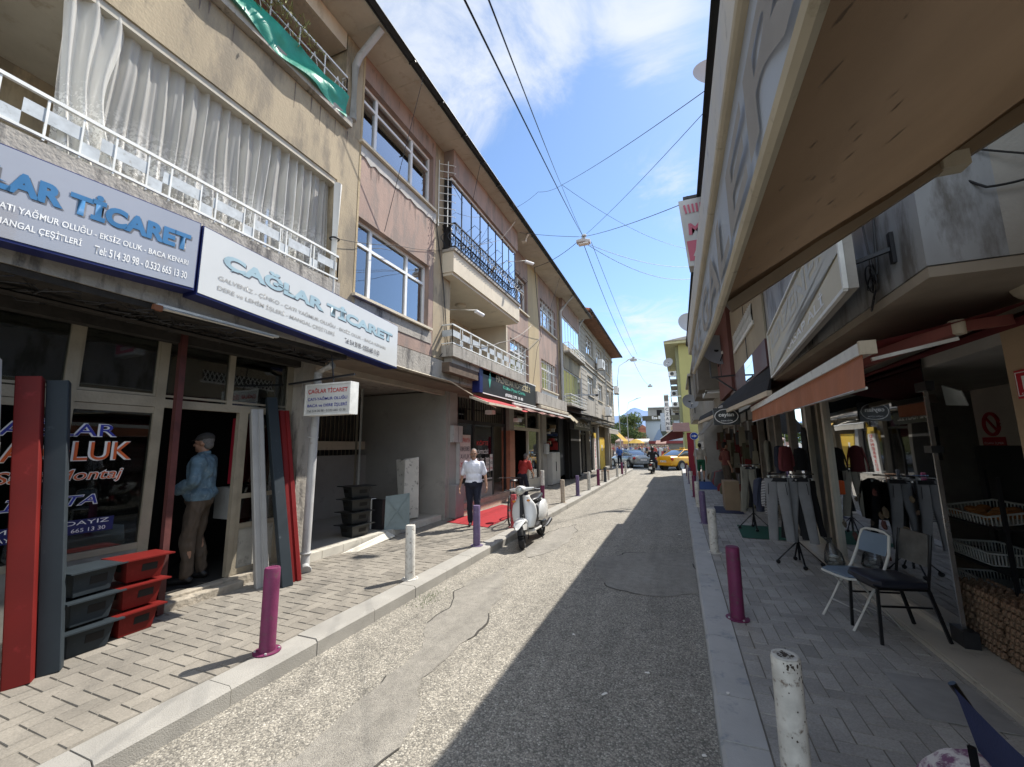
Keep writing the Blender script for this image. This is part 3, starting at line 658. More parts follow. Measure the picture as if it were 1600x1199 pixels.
g = MB(); g.box(XS-.015, XS-.008, -.1, 2.66, .85, 2.2, GLD); g.box(XS-.015, XS-.008, -3, 2.66, 2.36, 3.05, GLD); g.box(XS-.015, XS-.008, 2.75, 4.27, 2.35, 3.05, GLD)
g.build('shop_window_pane', A)
d = MB()   # side light and panel beyond the open door
for y0, y1, z0, z1 in ((3.66, 3.72, .25, 2.26), (4.22, 4.27, .25, 2.26), (3.72, 4.22, 1.17, 1.23), (3.72, 4.22, .80, .86), (3.72, 4.22, .25, .32)): d.box(XS-.04, XS+.012, y0, y1, z0, z1, F)
d.box(XS-.02, XS-.005, 3.72, 4.22, .32, .80, M('door_panel_board', (.34, .33, .29), rough=.7, var=.2, scale=4, col2=(.2, .19, .17), amt=.4))
dd = d.build('door_side_panel', A)
g = MB(); g.box(XS-.018, XS-.01, 3.72, 4.22, .86, 1.17, GLD); g.box(XS-.018, XS-.01, 3.72, 4.22, 1.23, 2.26, GLD); g.build('pane', dd)
mb = MB(); mb.box(XS-.25, XS-.2, 3.7, 4.25, 1.35, 2.2, M('red_panel_inside', (.30, .015, .03), rough=.5)); mb.box(XS-.5, XS-.1, 3.72, 4.2, .9, 1.3, M('tins_inside', (.3, .31, .3), rough=.5)); mb.build('shop_goods', A)
mb = MB(); mb.bar((-5.02, 2.80, .14), (-5.10, 2.79, 3.14), .06, .06, M('rust_red_steel', (.085, .025, .022), rough=.6, var=.3, scale=9)); mb.build('steel_post', A)
SFD = M('dark_soffit', (.03, .026, .022), rough=.95, var=.4, scale=5, bump=.6, bscale=18); mb = MB(); mb.box(-5.25, -4.42, -3, 4.55, 3.08, 3.139, SFD); mb.box(-5.22, -5.1, -3, 4.5, 2.98, 3.08, SFD); mb.tube([(-4.7, -3, 3.03), (-4.7, 4.4, 3.0)], .035, SFD, 8)  # soffit, beam and pipe coloured near black
rr = random.Random(31)
for i in range(150):
    y = rr.uniform(-1, 4.4); x = rr.uniform(-4.95, -4.46); a = rr.uniform(-.7, .7); l = rr.uniform(.1, .35)
    mb.tube([(x, y, 3.075), (x+l*.3*sin(a), y+l*.3, rr.uniform(3.0, 3.05)), (x+l*.7*sin(a+.5), y+l*.7, rr.uniform(3.01, 3.06)), (x+l*sin(a), y+l, 3.07)], .005, BLACK, 4)
mb.build('soffit', A)
# lettering on the shop window
NAVY = M('navy_lettering', (.03, .04, .30), rough=.5); ORNG = M('orange_lettering', (.62, .12, .03), rough=.5); WHT = M('white_lettering', (.8, .8, .78), rough=.5)
for s, y, z, w, h, c, sh in (('ÇAĞLAR', 1.42, 1.90, .96, .20, NAVY, 0), ('KISA OLUK', 1.30, 1.70, 1.22, .19, ORNG, 0), ('Kat Saat Montaj', 1.30, 1.49, 1.17, .14, ORNG, .2), ('ALİ USTA', 1.42, 1.29, .88, .13, NAVY, .25)):
    text(s, (XS-.003, y, z), (0, 1, 0), (0, 0, 1), w, h, WHT, A, 'window_lettering', .035, .0, sh); text(s, (XS+.001, y+.008, z+.008), (0, 1, 0), (0, 0, 1), w-.016, h-.016, c, A, 'window_lettering', .0, .0, sh)
mb = MB(); mb.box(XS-.006, XS-.001, 1.62, 2.44, 1.03, 1.16, BLUES); mb.build('window_sticker', A)
text('MONTAJDAYIZ', (XS+.001, 1.66, 1.10), (0, 1, 0), (0, 0, 1), .74, .05, WHT, A, 'window_lettering'); text('AYNI Gün: 0.532 665 13 30', (XS+.001, 1.68, 1.045), (0, 1, 0), (0, 0, 1), .70, .035, WHT, A, 'window_lettering')
# things in the shop window
mb = MB(); PW = M('sheet_paper', (.5, .52, .52), rough=.6)
mb.add([(-5.35, 2.02, .9), (-5.35, 2.6, .86), (-5.5, 2.65, 1.02), (-5.6, 2.3, 1.1)], [(0, 1, 2, 3)], PW); tag(mb.build('sheet_metal_offcut'), 'pale bent offcut of sheet metal lying in the roofer shop window', 'sheet metal')
mb = MB(); mb.tube([(-4.6, 4.47, 3.0), (-4.87, 4.47, 2.9), (-4.9, 4.47, .32), (-4.88, 4.45, .2), (-4.78, 4.38, .16)], .058, PVCG, 12); mb.torus((-4.9, 4.47, 1.95), (0, 0, 1), .066, .012, PVCG, 14, 6)
mb.torus((-4.9, 4.47, .36), (0, 0, 1), .066, .014, PVCG, 14, 6); mb.torus((-4.79, 4.385, .163), (.1, -.07, -.04), .062, .014, PVCG, 14, 6)
tag(mb.build('drain_pipe'), 'dirty white drain pipe with an elbow at its foot, beside the passage', 'pipe')

# the two big sign boxes
SIGNF = M('sign_face_white', (.62, .62, .59), rough=.22, var=.05, scale=1.2, spec=.6, coat=.3); SIGNG = M('sign_face_grey', (.34, .345, .37), rough=.12, var=.06, scale=1., spec=.7, coat=.8)
LBLUE = M('glare_paled_blue_lettering', (.34, .47, .52), rough=.4); LSH = M('lettering_shadow', (.12, .12, .13), rough=.5); DBLUE = M('blue_lettering', (.05, .17, .34), rough=.3); LG = M('grey_lettering', (.36, .35, .33), rough=.5)  # glare on the far sign is put into its pale blue letter colour
def bigsign(name, label, a, b, zt0, zt1, zb0, zb1, face, big, small, smallm, out=.22, cut=0):
    """a, b: plan end points; zt/zb: top and bottom heights at each end."""
    r = thing(name, label, 'shop sign', (a[0], a[1], 0))
    U = Vector((0, 0, 1)); A0 = Vector((*a, zb0)); A1 = Vector((*a, zt0)); B0 = Vector((*b, zb1)); B1 = Vector((*b, zt1)); nx = (B0-A0).cross(U).normalized()
    mb = MB(); mb.hexa([A0-nx*out, B0-nx*out, B0, A0], [A1-nx*out, B1-nx*out, B1, A1], BLUES); mb.build('sign_box', r)
    e = .010; d = (B0-A0).normalized(); lo = .022
    mb = MB(); mb.plate(A0+d*e+U*lo, B0-d*e+U*lo, B1-d*e-U*e, A1+d*e-U*e, -.006, face); mb.build('sign_face', r)
    ln = (B0-A0).length; H = zt0-zb0; dt = (B1-A1).normalized(); up = U
    for s, f0, w, z, h, mm, bold in big:
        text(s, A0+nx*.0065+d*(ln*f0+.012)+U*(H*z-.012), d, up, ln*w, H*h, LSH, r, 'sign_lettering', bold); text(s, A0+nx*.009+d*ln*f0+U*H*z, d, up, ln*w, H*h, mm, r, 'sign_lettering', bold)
    for s, f0, w, z, h in small: text(s, A0+nx*.008+d*ln*f0+U*H*z, d, up, ln*w, H*h, smallm, r, 'sign_lettering', .01)
    return r
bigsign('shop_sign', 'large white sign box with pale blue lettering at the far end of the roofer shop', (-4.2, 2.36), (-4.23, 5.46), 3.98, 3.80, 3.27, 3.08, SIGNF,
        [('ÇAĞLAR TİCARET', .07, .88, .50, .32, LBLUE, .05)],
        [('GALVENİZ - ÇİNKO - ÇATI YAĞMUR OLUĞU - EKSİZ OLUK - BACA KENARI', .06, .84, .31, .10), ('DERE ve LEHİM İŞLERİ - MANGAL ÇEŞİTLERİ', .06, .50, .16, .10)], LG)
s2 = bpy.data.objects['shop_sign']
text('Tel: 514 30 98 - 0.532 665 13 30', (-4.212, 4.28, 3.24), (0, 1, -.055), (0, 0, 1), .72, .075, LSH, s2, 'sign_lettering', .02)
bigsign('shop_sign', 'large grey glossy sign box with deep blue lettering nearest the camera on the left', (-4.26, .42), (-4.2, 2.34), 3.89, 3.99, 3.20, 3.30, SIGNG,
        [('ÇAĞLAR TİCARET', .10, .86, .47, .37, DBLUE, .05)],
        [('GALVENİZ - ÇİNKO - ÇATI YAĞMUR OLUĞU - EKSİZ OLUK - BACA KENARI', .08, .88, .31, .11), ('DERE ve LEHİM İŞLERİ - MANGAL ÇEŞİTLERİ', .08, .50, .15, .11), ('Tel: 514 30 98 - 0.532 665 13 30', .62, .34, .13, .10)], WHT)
# tube lamp under the box
mb = MB(); mb.tube([(-4.38, 2.2, 3.10), (-4.36, 3.32, 3.10)], .016, WPAINT, 8); mb.box(-4.42, -4.37, 2.15, 3.4, 3.115, 3.138, WPAINT); mb.box(-4.40, -4.36, 2.12, 2.19, 3.07, 3.12, M('rust', (.2, .08, .04), rough=.9))
tag(mb.build('tube_lamp'), 'unlit fluorescent tube under the big sign boxes', 'lamp')
# small projecting sign
pr = thing('projecting_sign', 'small double-sided sign box with red and blue lettering, fixed above the drain pipe', 'shop sign', (-4.4, 4.25, 2.4))
mb = MB(); mb.box(-4.78, -3.99, 4.20, 4.33, 2.25, 2.665, SIGNF); mb.build('sign_box', pr, bevel=.004)
mb = MB()
for x0, x1, z0, z1 in ((-4.79, -3.98, 2.655, 2.675), (-4.79, -3.98, 2.24, 2.26), (-4.79, -4.77, 2.26, 2.655), (-4.0, -3.98, 2.26, 2.655)): mb.box(x0, x1, 4.19, 4.34, z0, z1, WPAINT)
mb.build('sign_frame', pr)
REDL = M('red_lettering', (.5, .03, .03), rough=.5)
for s, z, h, c, w in (('ÇAĞLAR TİCARET', 2.53, .09, REDL, .70), ('ÇATI-YAĞMUR OLUĞU', 2.435, .062, NAVY, .70), ('BACA ve DERE İŞLERİ', 2.345, .062, NAVY, .70), ('Tel: 514 30 98 - 0.532 665 13 30', 2.285, .032, LSH, .68)):
    text(s, (-4.735, 4.197, z), (1, 0, 0), (0, 0, 1), w, h, c, pr, 'sign_lettering', .012)
mb = MB(); mb.bar((-5.2, 4.265, 2.72), (-3.99, 4.265, 2.78), .025, .025, BLACK); mb.bar((-4.35, 4.265, 2.66), (-4.42, 4.265, 3.1), .012, .012, BLACK); mb.build('bracket', pr)

# ================================================================== LEFT: long pink and ochre building
B = thing('pink_apartment_building', 'long pink and ochre apartment building with an enclosed glass balcony', 'building', (-5.2, 12, 0))
XW = -4.4; XW2 = -4.55
mb = MB()
wall_grid(mb, -4.75, XW, 4.585, 6.76, 3.56, 8.25, [(4.62, 6.6, 4.10, 5.38), (4.62, 6.68, 6.66, 7.83)], PINK); mb.build('wall', B)
mb = MB(); mb.box(-4.75, XW+.004, 6.76, 7.42, 3.56, 8.25, TAN); mb.box(-4.75, XW+.006, 4.581, 4.62, 3.56, 8.25, YEL); mb.build('wall', B)
window(B, XW, 4.62, 6.6, 4.10, 5.38, [.205, .70], [.70], 'left', seed=4); window(B, XW, 4.62, 6.68, 6.66, 7.83, [.20, .70], [.74], 'net', seed=5)
CEMP = M('cement_patch', (.42, .40, .37), rough=.95, var=.15, scale=7, bump=.4)
mb = MB(); P0 = [(XW+.004, 4.6+.11*i, 6.60) for i in range(21)]; P1 = [(XW+.004, 4.6+.11*i, 6.42+.05*noise.noise(Vector((i*.7, 0, 0)))-.02*(i % 3)) for i in range(20, -1, -1)]
mb.prism(P0+P1, (.012, 0, 0), CEMP); mb.build('cement_patch', B)
mb = MB(); mb.box(XW+.001, XW+.012, 4.62, 6.70, 3.80, 4.04, CONC); mb.build('cement_patch', B)
GRIME = M('rain_grime', (.15, .12, .10), rough=1, var=.3, scale=9)
mb = MB(); rr = random.Random(77)
for i in range(46):      # rain streaks and hairline cracks on the render
    y = rr.uniform(4.7, 6.7); z = rr.choice((6.40, 4.03, 8.15)); l = rr.uniform(.05, .35); w = rr.uniform(.004, .012)
    mb.add([(XW+.0125, y-w, z), (XW+.0125, y+w, z), (XW+.0045, y+w*.2, z-l), (XW+.0045, y-w*.2, z-l)], [(0, 1, 2, 3)], GRIME)
for i in range(30):
    y = rr.uniform(-1, 4.5); l = rr.uniform(.06, .4); w = rr.uniform(.004, .014)
    mb.add([(-4.395, y-w, 6.60), (-4.395, y+w, 6.60), (-4.397, y+w*.2, 6.6-l), (-4.397, y-w*.2, 6.6-l)], [(0, 1, 2, 3)], GRIME)
mb.build('rain_streak', B, fixn=False)
# balcony bay 7.42..10.95
mb = MB(); mb.box(-5.9, -5.7, 7.42, 10.95, 3.56, 5.5, CREAM); mb.box(-5.7, -4.75, 7.36, 7.42, 3.56, 5.5, CREAM); mb.box(-5.7, XW2, 10.95, 11.05, 3.56, 5.5, CREAM); mb.build('wall', B)
mb = MB(); mb.box(-5.7, -4.12, 7.08, 10.95, 5.42, 5.88, CREAM); mb.box(-5.7, -4.16, 7.1, 10.93, 5.36, 5.42, CREAM); mb.box(-4.75, -4.08, 7.06, 10.97, 5.88, 5.94, CONC); mb.build('balcony_slab', B)
mb = MB(); mb.box(-5.7, -4.12, 7.10, 11.4, 3.62, 3.86, CONC); mb.box(-5.7, -4.2, 7.2, 11.2, 3.50, 3.62, CONC); mb.build('balcony_slab', B)
mb = MB(); mb.box(-4.6, -4.14, 7.08, 10.95, 7.62, 8.249, PINK); mb.build('wall', B)
window(B, -5.69, 7.5, 8.9, 3.95, 5.0, [.45], [.7], None, sill=False, inset=-.04, depth=.05)
mb = MB(); mb.lathe([(0, 0), (.14, 0), (.13, -.05), (.05, -.09), (0, -.09)], (-4.9, 8.8, 5.36), CREAM, 16); tag(mb.build('ceiling_lamp', fixn=True), 'round cream lamp on the ceiling of the lower open balcony', 'lamp')
railing(B, [(-4.42, 7.12), (-4.15, 7.12), (-4.15, 11.3)], 3.87, .42, 'white')
# glazed-in balcony
mb = MB(); n = 8; y0, y1, z0, z1 = 7.14, 10.9, 5.95, 7.6
g = MB(); g.box(-4.24, -4.232, y0, y1, z0, z1, GLASS('balcony_glass', (.25, .3, .32), 2.6)); gl = g.build('glazing', B)
f = MB()
for i in range(n+1): y = y0+(y1-y0)*i/n; f.box(-4.25, -4.222, y-.012, y+.012, z0, z1, BLACK)
for z in (z0, z1): f.box(-4.262, -4.21, y0-.02, y1+.02, z-.03, z+.03, PVC)
f.box(-5.6, -4.262, y0-.03, y0, z0, z1+.03, BLACK); f.box(-5.7, -5.65, y0, y1, z0-.03, z1, ROOM); f.build('glazing_bar', gl)
rl = railing(B, [(-4.42, 7.08), (-4.09, 7.08), (-4.09, 10.97), (-4.42, 10.97)], 5.945, .55, 'scroll')
mb = MB()   # drying rack brackets
for i in range(6):
    y = 7.5+i*.62; mb.tube([(-4.09, y, 6.45), (-3.86, y+.03, 6.62), (-3.84, y+.33, 6.62), (-4.08, y+.36, 6.45)], .007, BLACK, 4)
mb.build('drying_frame', rl)
mb = MB()   # laundry arm frame on the tan strip
for i in range(9): z = 6.45+i*.17; mb.bar((-4.36, 6.86, z), (-4.12, 7.06, z+.01), .010, .010, WPAINT)
for i in range(9): z = 6.45+i*.17; mb.ell((-4.10, 7.08, z), .014, WPAINT, 6, 4)
mb.bar((-4.37, 6.86, 6.38), (-4.37, 6.86, 7.9), .014, .014, WPAINT); mb.bar((-4.22, 6.98, 6.38), (-4.22, 6.98, 7.9), .014, .014, WPAINT)
tag(mb.build('drying_rack'), 'wall-mounted white wire drying rack beside the enclosed balcony', 'drying rack')
# beyond the bay
mb = MB()
wall_grid(mb, -4.9, XW2, 11.05, 12.95, 3.56, 8.25, [(11.25, 12.9, 3.86, 5.08), (11.25, 12.85, 6.22, 7.4)], PINK)
wall_grid(mb, -4.9, XW2, 14.1, 16.75, 3.56, 8.25, [(14.35, 16.4, 3.90, 5.03), (14.35, 16.4, 6.28, 7.4)], PINK); mb.box(-4.9, XW2, 10.95, 11.05, 5.95, 8.25, PINK); mb.build('wall', B)
mb = MB(); mb.box(-4.9, XW2+.004, 12.95, 14.1, 3.56, 8.25, YEL); mb.build('wall', B)
for a, b_, c, d_, vs, cu, br in ((11.25, 12.9, 3.86, 5.08, [.62], None, True), (11.25, 12.85, 6.22, 7.4, [.6], 'sides', False), (14.35, 16.4, 3.90, 5.03, [.62], 'net', True), (14.35, 16.4, 6.28, 7.4, [.33, .62], 'net', True)):
    window(B, XW2, a, b_, c, d_, vs, [.72], cu, bars=br, seed=int(a*3+c))
mb = MB(); mb.box(XW2, XW2+.01, 14.3, 16.5, 3.3, 3.85, WPAINT); mb.build('white_panel', B)
# second bay 16.9..20.3
mb = MB(); mb.box(-5.5, -4.35, 16.95, 20.25, 5.1, 6.2, TAN); mb.box(-5.5, -4.35, 16.95, 20.25, 7.45, 8.25, PINK); mb.box(-5.5, -4.4, 16.95, 20.25, 3.2, 3.62, PINK); mb.box(-5.6, -5.5, 16.75, 20.3, 3.2, 8.25, ROOM)
mb.box(-5.5, -4.5, 16.75, 16.95, 3.2, 8.25, TAN); mb.box(-5.5, -4.45, 20.25, 20.45, 3.2, 8.25, TAN); mb.build('wall', B)
for z0, z1, gm in ((6.2, 7.45, 'balcony_glass'), (3.62, 5.1, 'window_glass')):
    g = MB(); g.box(-4.42, -4.412, 17.0, 20.2, z0, z1, MATS.get(gm) or GLW); gl = g.build('glazing', B); f = MB()
    for i in range(7): y = 17.0+3.2*i/6; f.box(-4.43, -4.405, y-.02, y+.02, z0, z1, PVC if z0 > 5 else FRT)
    f.box(-4.44, -4.39, 16.97, 20.23, z1-.05, z1, PVC); f.build('glazing_bar', gl)
railing(B, [(-4.35, 17.0), (-4.12, 17.0), (-4.12, 20.2)], 5.85, .38, 'bars'); railing(B, [(-4.35, 17.0), (-4.12, 17.0), (-4.12, 20.2)], 3.55, .42, 'bars')
mb = MB(); mb.box(-4.5, -4.08, 16.97, 20.25, 5.78, 5.85, CONC); mb.box(-4.5, -4.08, 16.97, 20.25, 3.47, 3.55, CONC); mb.build('balcony_slab', B)
eave('eave', 4.58, 20.45, -4.55, -3.8, 8.25, B)
mb = MB(); mb.tube([(-3.85, 16.85, 8.2), (-4.3, 16.85, 7.75), (-4.42, 16.85, 7.6), (-4.42, 16.85, 3.4)], .06, PVCG, 8); mb.build('rain_pipe', B)
mb = MB(); mb.tube([(-3.85, 11.1, 8.22), (-3.95, 11.1, 8.0), (-4.05, 11.1, 7.98)], .05, CREAM, 8); mb.build('rain_pipe', B)
# first floor slab edge over the passage and shops
mb = MB(); mb.box(-9, -4.42, 4.585, 20.45, 3.16, 3.56, CONC); mb.build('fascia_beam', B)
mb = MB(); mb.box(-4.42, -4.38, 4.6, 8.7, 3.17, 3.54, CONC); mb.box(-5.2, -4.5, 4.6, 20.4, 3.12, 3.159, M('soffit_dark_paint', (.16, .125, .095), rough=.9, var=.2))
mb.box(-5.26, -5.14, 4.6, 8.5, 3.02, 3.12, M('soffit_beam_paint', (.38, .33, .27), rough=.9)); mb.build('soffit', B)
# passage
mb = MB(); mb.box(-9, -5.1, 8.5, 8.62, .1, 3.12, GREYW); mb.box(-5.34, -5.08, 8.62, 9.0, .1, 3.12, GREYW); mb.box(-9, -8.9, 4.58, 8.5, .1, 3.12, GREYW)
mb.box(-7.6, -7.45, 4.58, 8.5, .1, 1.62, GREYW); mb.box(-7.65, -7.5, 4.58, 8.5, 1.75, 1.95, CREAM); mb.build('wall', B)
DGR = M('grille_dark', (.05, .045, .04), rough=.8, var=.2)
mb = MB(); mb.box(-7.72, -7.68, 4.58, 8.5, 1.62, 3.12, DGR)
for i in range(30): y = 4.6+i*.13; mb.box(-7.66, -7.645, y, y+.012, 1.62, 3.12, FRT)
mb.build('grille', B)
mb = MB(); mb.tube([(-6.6, 7.2, .25), (-6.6, 7.2, 3.12)], .03, FRT, 8); mb.tube([(-6.6, 7.32, .25), (-6.6, 7.32, 3.12)], .03, WPAINT, 8); mb.build('pipe', B)
TILF = M('passage_floor_tile', (.33, .31, .27), rough=.5, var=.15, scale=3); MARB = M('marble_edge', (.55, .52, .45), rough=.5, var=.12, scale=4, col2=(.35, .32, .27), amt=.3)
mb = MB(); mb.box(-9, -5.3, 4.59, 8.5, .05, .235, TILF); mb.build('passage_floor', B); mb = MB()
for i in range(9): mb.box(-5.3, -5.17, 4.6+i*.43, 5.02+i*.43, .05, .245, MARB)
mb.plate((-5.10, 5.3, .125), (-4.93, 5.35, .125), (-5.02, 6.6, .16), (-5.16, 6.55, .235), .012, MARB); mb.build('step', B)
# ---- shops under the pink building (x = -5.2)
XB = -5.2
TERR = M('terracotta_tile', (.42, .17, .10), rough=.5, var=.2, scale=4, col2=(.3, .12, .08), amt=.3); MAR = M('maroon_tile', (.16, .03, .03), rough=.4, var=.2, scale=3)
PKST = M('pink_stone_step', (.50, .33, .26), rough=.6, var=.15, scale=4, col2=(.36, .24, .2), amt=.3)
mb = MB(); mb.box(-9, -5.3, 8.62, 20.4, .05, .36, PKST); mb.box(-5.3, -4.95, 9.0, 12.9, .05, .235, PKST); mb.box(-5.3, -5.08, 9.0, 12.9, .235, .37, PKST); mb.build('step', B)
mb = MB(); mb.box(-5.34, -5.14, 9.0, 9.12, .2, 3.12, MAR); mb.box(-5.40, -5.1, 12.52, 12.95, .3, 2.3, TERR); mb.box(-5.40, -5.12, 12.52, 12.95, 2.3, 3.12, GREYW); mb.box(-5.4, -5.12, 16.1, 16.65, .12, 3.12, GREYW)
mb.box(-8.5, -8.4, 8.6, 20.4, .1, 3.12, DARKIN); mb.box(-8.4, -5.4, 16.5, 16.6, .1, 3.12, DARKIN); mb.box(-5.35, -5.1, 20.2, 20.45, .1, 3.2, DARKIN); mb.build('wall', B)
f = MB()
for y0, y1, z0, z1 in ((9.12, 9.18, .3, 3.1), (10.15, 10.25, .3, 3.1), (11.42, 11.52, .3, 2.45), (12.42, 12.5, .3, 3.1), (9.1, 12.5, 2.40, 2.5), (9.18, 10.15, .78, .84), (10.25, 11.42, .78, .84)): f.box(XB-.09, XB-.03, y0, y1, z0, z1, BLACK)
for i in range(22): y = 9.2+i*.15; f.box(XB-.06, XB-.04, y, y+.014, 2.5, 3.08, BLACK)
f.box(XB-.10, XB-.04, 10.25, 11.42, .84, .87, WPAINT); f.build('shop_window_frame', B)
f = MB(); f.box(XB-.09, XB-.04, 9.18, 11.42, .36, .78, GREYW); f.build('stall_riser', B)
g = MB(); g.box(XB-.064, XB-.058, 9.18, 11.42, .84, 2.4, GLD); g.build('shop_window_pane', B)
g = MB(); g.box(XB-.5, XB-.45, 11.6, 12.3, .36, 2.35, M('open_door_leaf', (.35, .33, .3), rough=.4)); g.build('open_door', B)
POST = M('poster_paper', (.68, .66, .62), rough=.6)
def poster(y, z, w, h, lines, label, x=XB-.025):
    mb = MB(); mb.box(x, x+.004, y, y+w, z, z+h, POST); r = mb.build('poster'); tag(r, label, 'poster')
    for s, zz, hh, c in lines: text(s, (x+.0055, y+w*.06, z+h*zz), (0, 1, 0), (0, 0, 1), w*.88, h*hh, c, r, 'poster_lettering', .01)
poster(9.26, .98, .72, 1.12, [('KAMPANYA', .82, .11, REDL), ('YARIM EKMEK', .62, .11, LSH), ('TAVUK', .44, .11, LSH), ('AYRAN', .26, .11, REDL)], 'tall white poster in red and black letters behind the walking man')
poster(10.95, 1.06, .22, .40, [('SICAK', .7, .18, LSH), ('ÇORBA', .4, .2, LSH), ('KÖFTE', .1, .18, REDL)], 'small white notice low in the kofta shop window, nearer to the poster')
poster(11.22, 1.08, .19, .48, [('PİYAZ', .7, .16, REDL), ('PİDE', .4, .2, LSH), ('DÖNER', .1, .14, REDL)], 'small pink-lettered notice next to the shop doorway')
mb = MB()
for i in range(12): z = .95+i*.1; mb.box(-5.11, -5.105, 9.02, 9.11, z, z+.05, POST if i % 4 else BLACK)
mb.box(-5.13, -5.111, 9.0, 9.13, .8, 2.25, BLACK); tag(mb.build('menu_board'), 'narrow black board of white price lines on the maroon pier', 'menu board')
text('KÖFTE', (XB-.054, 10.42, 1.82), (0, 1, 0), (0, 0, 1), .75, .15, REDL, B, 'window_lettering', .03)
text('KÖFTECİSİ', (XB-.054, 10.38, 1.58), (0, 1, 0), (0, 0, 1), .8, .14, WHT, B, 'window_lettering', .02); text('Köfte  Piyaz  Çorba', (XB-.054, 10.32, 1.38), (0, 1, 0), (0, 0, 1), .95, .1, WHT, B, 'window_lettering', .02)
# glazed door shop 13..16
f = MB(); AL = M('beige_aluminium', (.58, .54, .46), rough=.45, metal=.2, var=.08)
for y0, y1, z0, z1 in ((12.98, 13.06, .2, 3.1), (16.0, 16.1, .2, 3.1), (13.06, 16.0, 2.35, 2.46), (14.6, 14.7, .2, 2.35), (13.06, 16.0, .2, .3)): f.box(XB-.1, XB-.02, y0, y1, z0, z1, AL)
f.box(XB-.1, XB-.03, 14.7, 16.0, .3, .55, AL); f.box(XB-.08, XB-.03, 14.5, 14.56, 2.46, 3.1, AL); f.build('shop_window_frame', B)
g = MB(); g.box(XB-.07, XB-.064, 14.7, 16.0, .55, 2.35, GLD); g.box(XB-.07, XB-.064, 13.06, 16.0, 2.46, 3.05, GLD); g.build('shop_window_pane', B)
mb = MB(); mb.box(-7.0, -6.9, 12.9, 16.0, .3, 3.1, M('beige_inner_wall', (.33, .29, .23), rough=.9)); mb.build('wall', B)
mb = MB(); mb.torus((XB+.0, 14.78, 1.25), (1, 0, 0), .10, .014, PVC, 14, 6); mb.build('door_handle', B)
# dark shop bay 16.6..20.3
mb = MB(); mb.box(XB-.2, XB-.1, 19.2, 20.2, .1, 3.1, M('dark_slate_pier', (.03, .033, .04), rough=.6)); mb.build('wall', B)
fr = thing('refrigerator', 'tall white upright fridge cabinet standing in the dark shop doorway', 'refrigerator', (-5.2, 17.4, .13))
mb = MB(); mb.box(-5.55, -5.0, 16.95, 18.2, .15, 1.5, M('fridge_white', (.50, .49, .46), rough=.45, var=.08)); mb.build('cabinet', fr, bevel=.015)
mb = MB(); mb.box(-5.0, -4.985, 16.97, 17.56, .2, 1.47, MATS['fridge_white']); mb.box(-5.0, -4.985, 17.6, 18.18, .2, 1.47, MATS['fridge_white']); mb.build('door', fr); mb = MB(); mb.box(-4.985, -4.96, 17.5, 17.54, .7, 1.1, BLACK); mb.build('handle', fr)
mb = MB(); mb.box(-5.1, -4.98, 16.15, 16.55, 1.45, 1.85, PVCG); tag(mb.build('meter_box', bevel=.01), 'grey electricity meter box on the pillar before the fridge', 'meter box', 'meter boxes on the shop pillars')
mb = MB(); mb.box(-5.08, -4.98, 8.66, 9.1, 1.9, 2.3, PVCG); mb.box(-4.98, -4.975, 8.87, 8.88, 1.91, 2.29, BLACK); tag(mb.build('meter_box', bevel=.01), 'grey double meter box above the red tiled pier by the passage', 'meter box', 'meter boxes on the shop pillars')
mb = MB(); mb.tube([(-5.04, 8.98, 1.9), (-5.04, 8.98, .9)], .05, PVCG, 8); mb.box(-5.1, -4.9, 8.64, 9.05, .14, .9, M('grey_bin_metal', (.25, .25, .24), rough=.7)); tag(mb.build('metal_cabinet', bevel=.01), 'grey metal cabinet with a pipe at the foot of the red tiled pier', 'cabinet')
# black kofta shop sign
k = thing('shop_sign', 'black sign box with gold and green lettering over the kofta shop', 'shop sign', (-4.2, 10.6, 3))
mb = MB(); mb.box(-4.38, -4.2, 8.62, 12.55, 3.05, 3.72, M('sign_black', (.03, .032, .033), rough=.35, var=.3, scale=2)); mb.build('sign_box', k)
mb = MB(); mb.box(-4.385, -4.19, 8.45, 8.62, 3.04, 3.74, BLUES); mb.box(-4.2, -4.19, 8.62, 12.56, 3.70, 3.73, WPAINT); mb.box(-4.2, -4.19, 8.62, 12.56, 3.03, 3.055, WPAINT); mb.build('sign_frame', k)
GOLD = M('gold_lettering', (.50, .43, .27), rough=.4); GRNL = M('green_lettering', (.08, .36, .27), rough=.5)
for s, y, z, w, h, c in (('HAZNEDAR KÖFTECİSİ-2', 9.4, 3.42, 2.6, .22, GOLD), ('Köfte Piyaz Çorba', 9.85, 3.26, 1.7, .12, GRNL), ('(0258) 275 15 85', 10.0, 3.09, 1.35, .10, WHT)): text(s, (-4.195, y, z), (0, 1, 0), (0, 0, 1), w, h, c, k, 'sign_lettering', .03)
mb = MB(); mb.prism([(-4.197, 8.95, 3.4), (-4.197, 9.05, 3.62), (-4.197, 9.1, 3.42), (-4.197, 9.02, 3.2)], (.003, 0, 0), GRNL); mb.build('sign_emblem', k)
aw = thing('awning', 'rolled red fabric awning on pale arms under the black kofta shop sign', 'awning', (-4.3, 10, 2.8)); REDF = M('red_awning_fabric', (.42, .03, .035), rough=.8, var=.25, scale=5, trans=.2)
mb = MB(); mb.sheet(20, 6, lambda u, v: (-4.32+.45*v, 8.3+2.6*u, 2.98-.22*v-.04*sin(u*9)*v), REDF); mb.build('fabric', aw, fixn=False)
mb = MB(); mb.bar((-3.86, 8.2, 2.74), (-3.86, 10.3, 2.76), .06, .05, CREAM); mb.bar((-4.36, 8.3, 2.92), (-3.86, 8.2, 2.74), .05, .05, CREAM); mb.bar((-4.36, 10.9, 2.92), (-3.86, 10.3, 2.76), .05, .05, CREAM); mb.build('arm', aw)
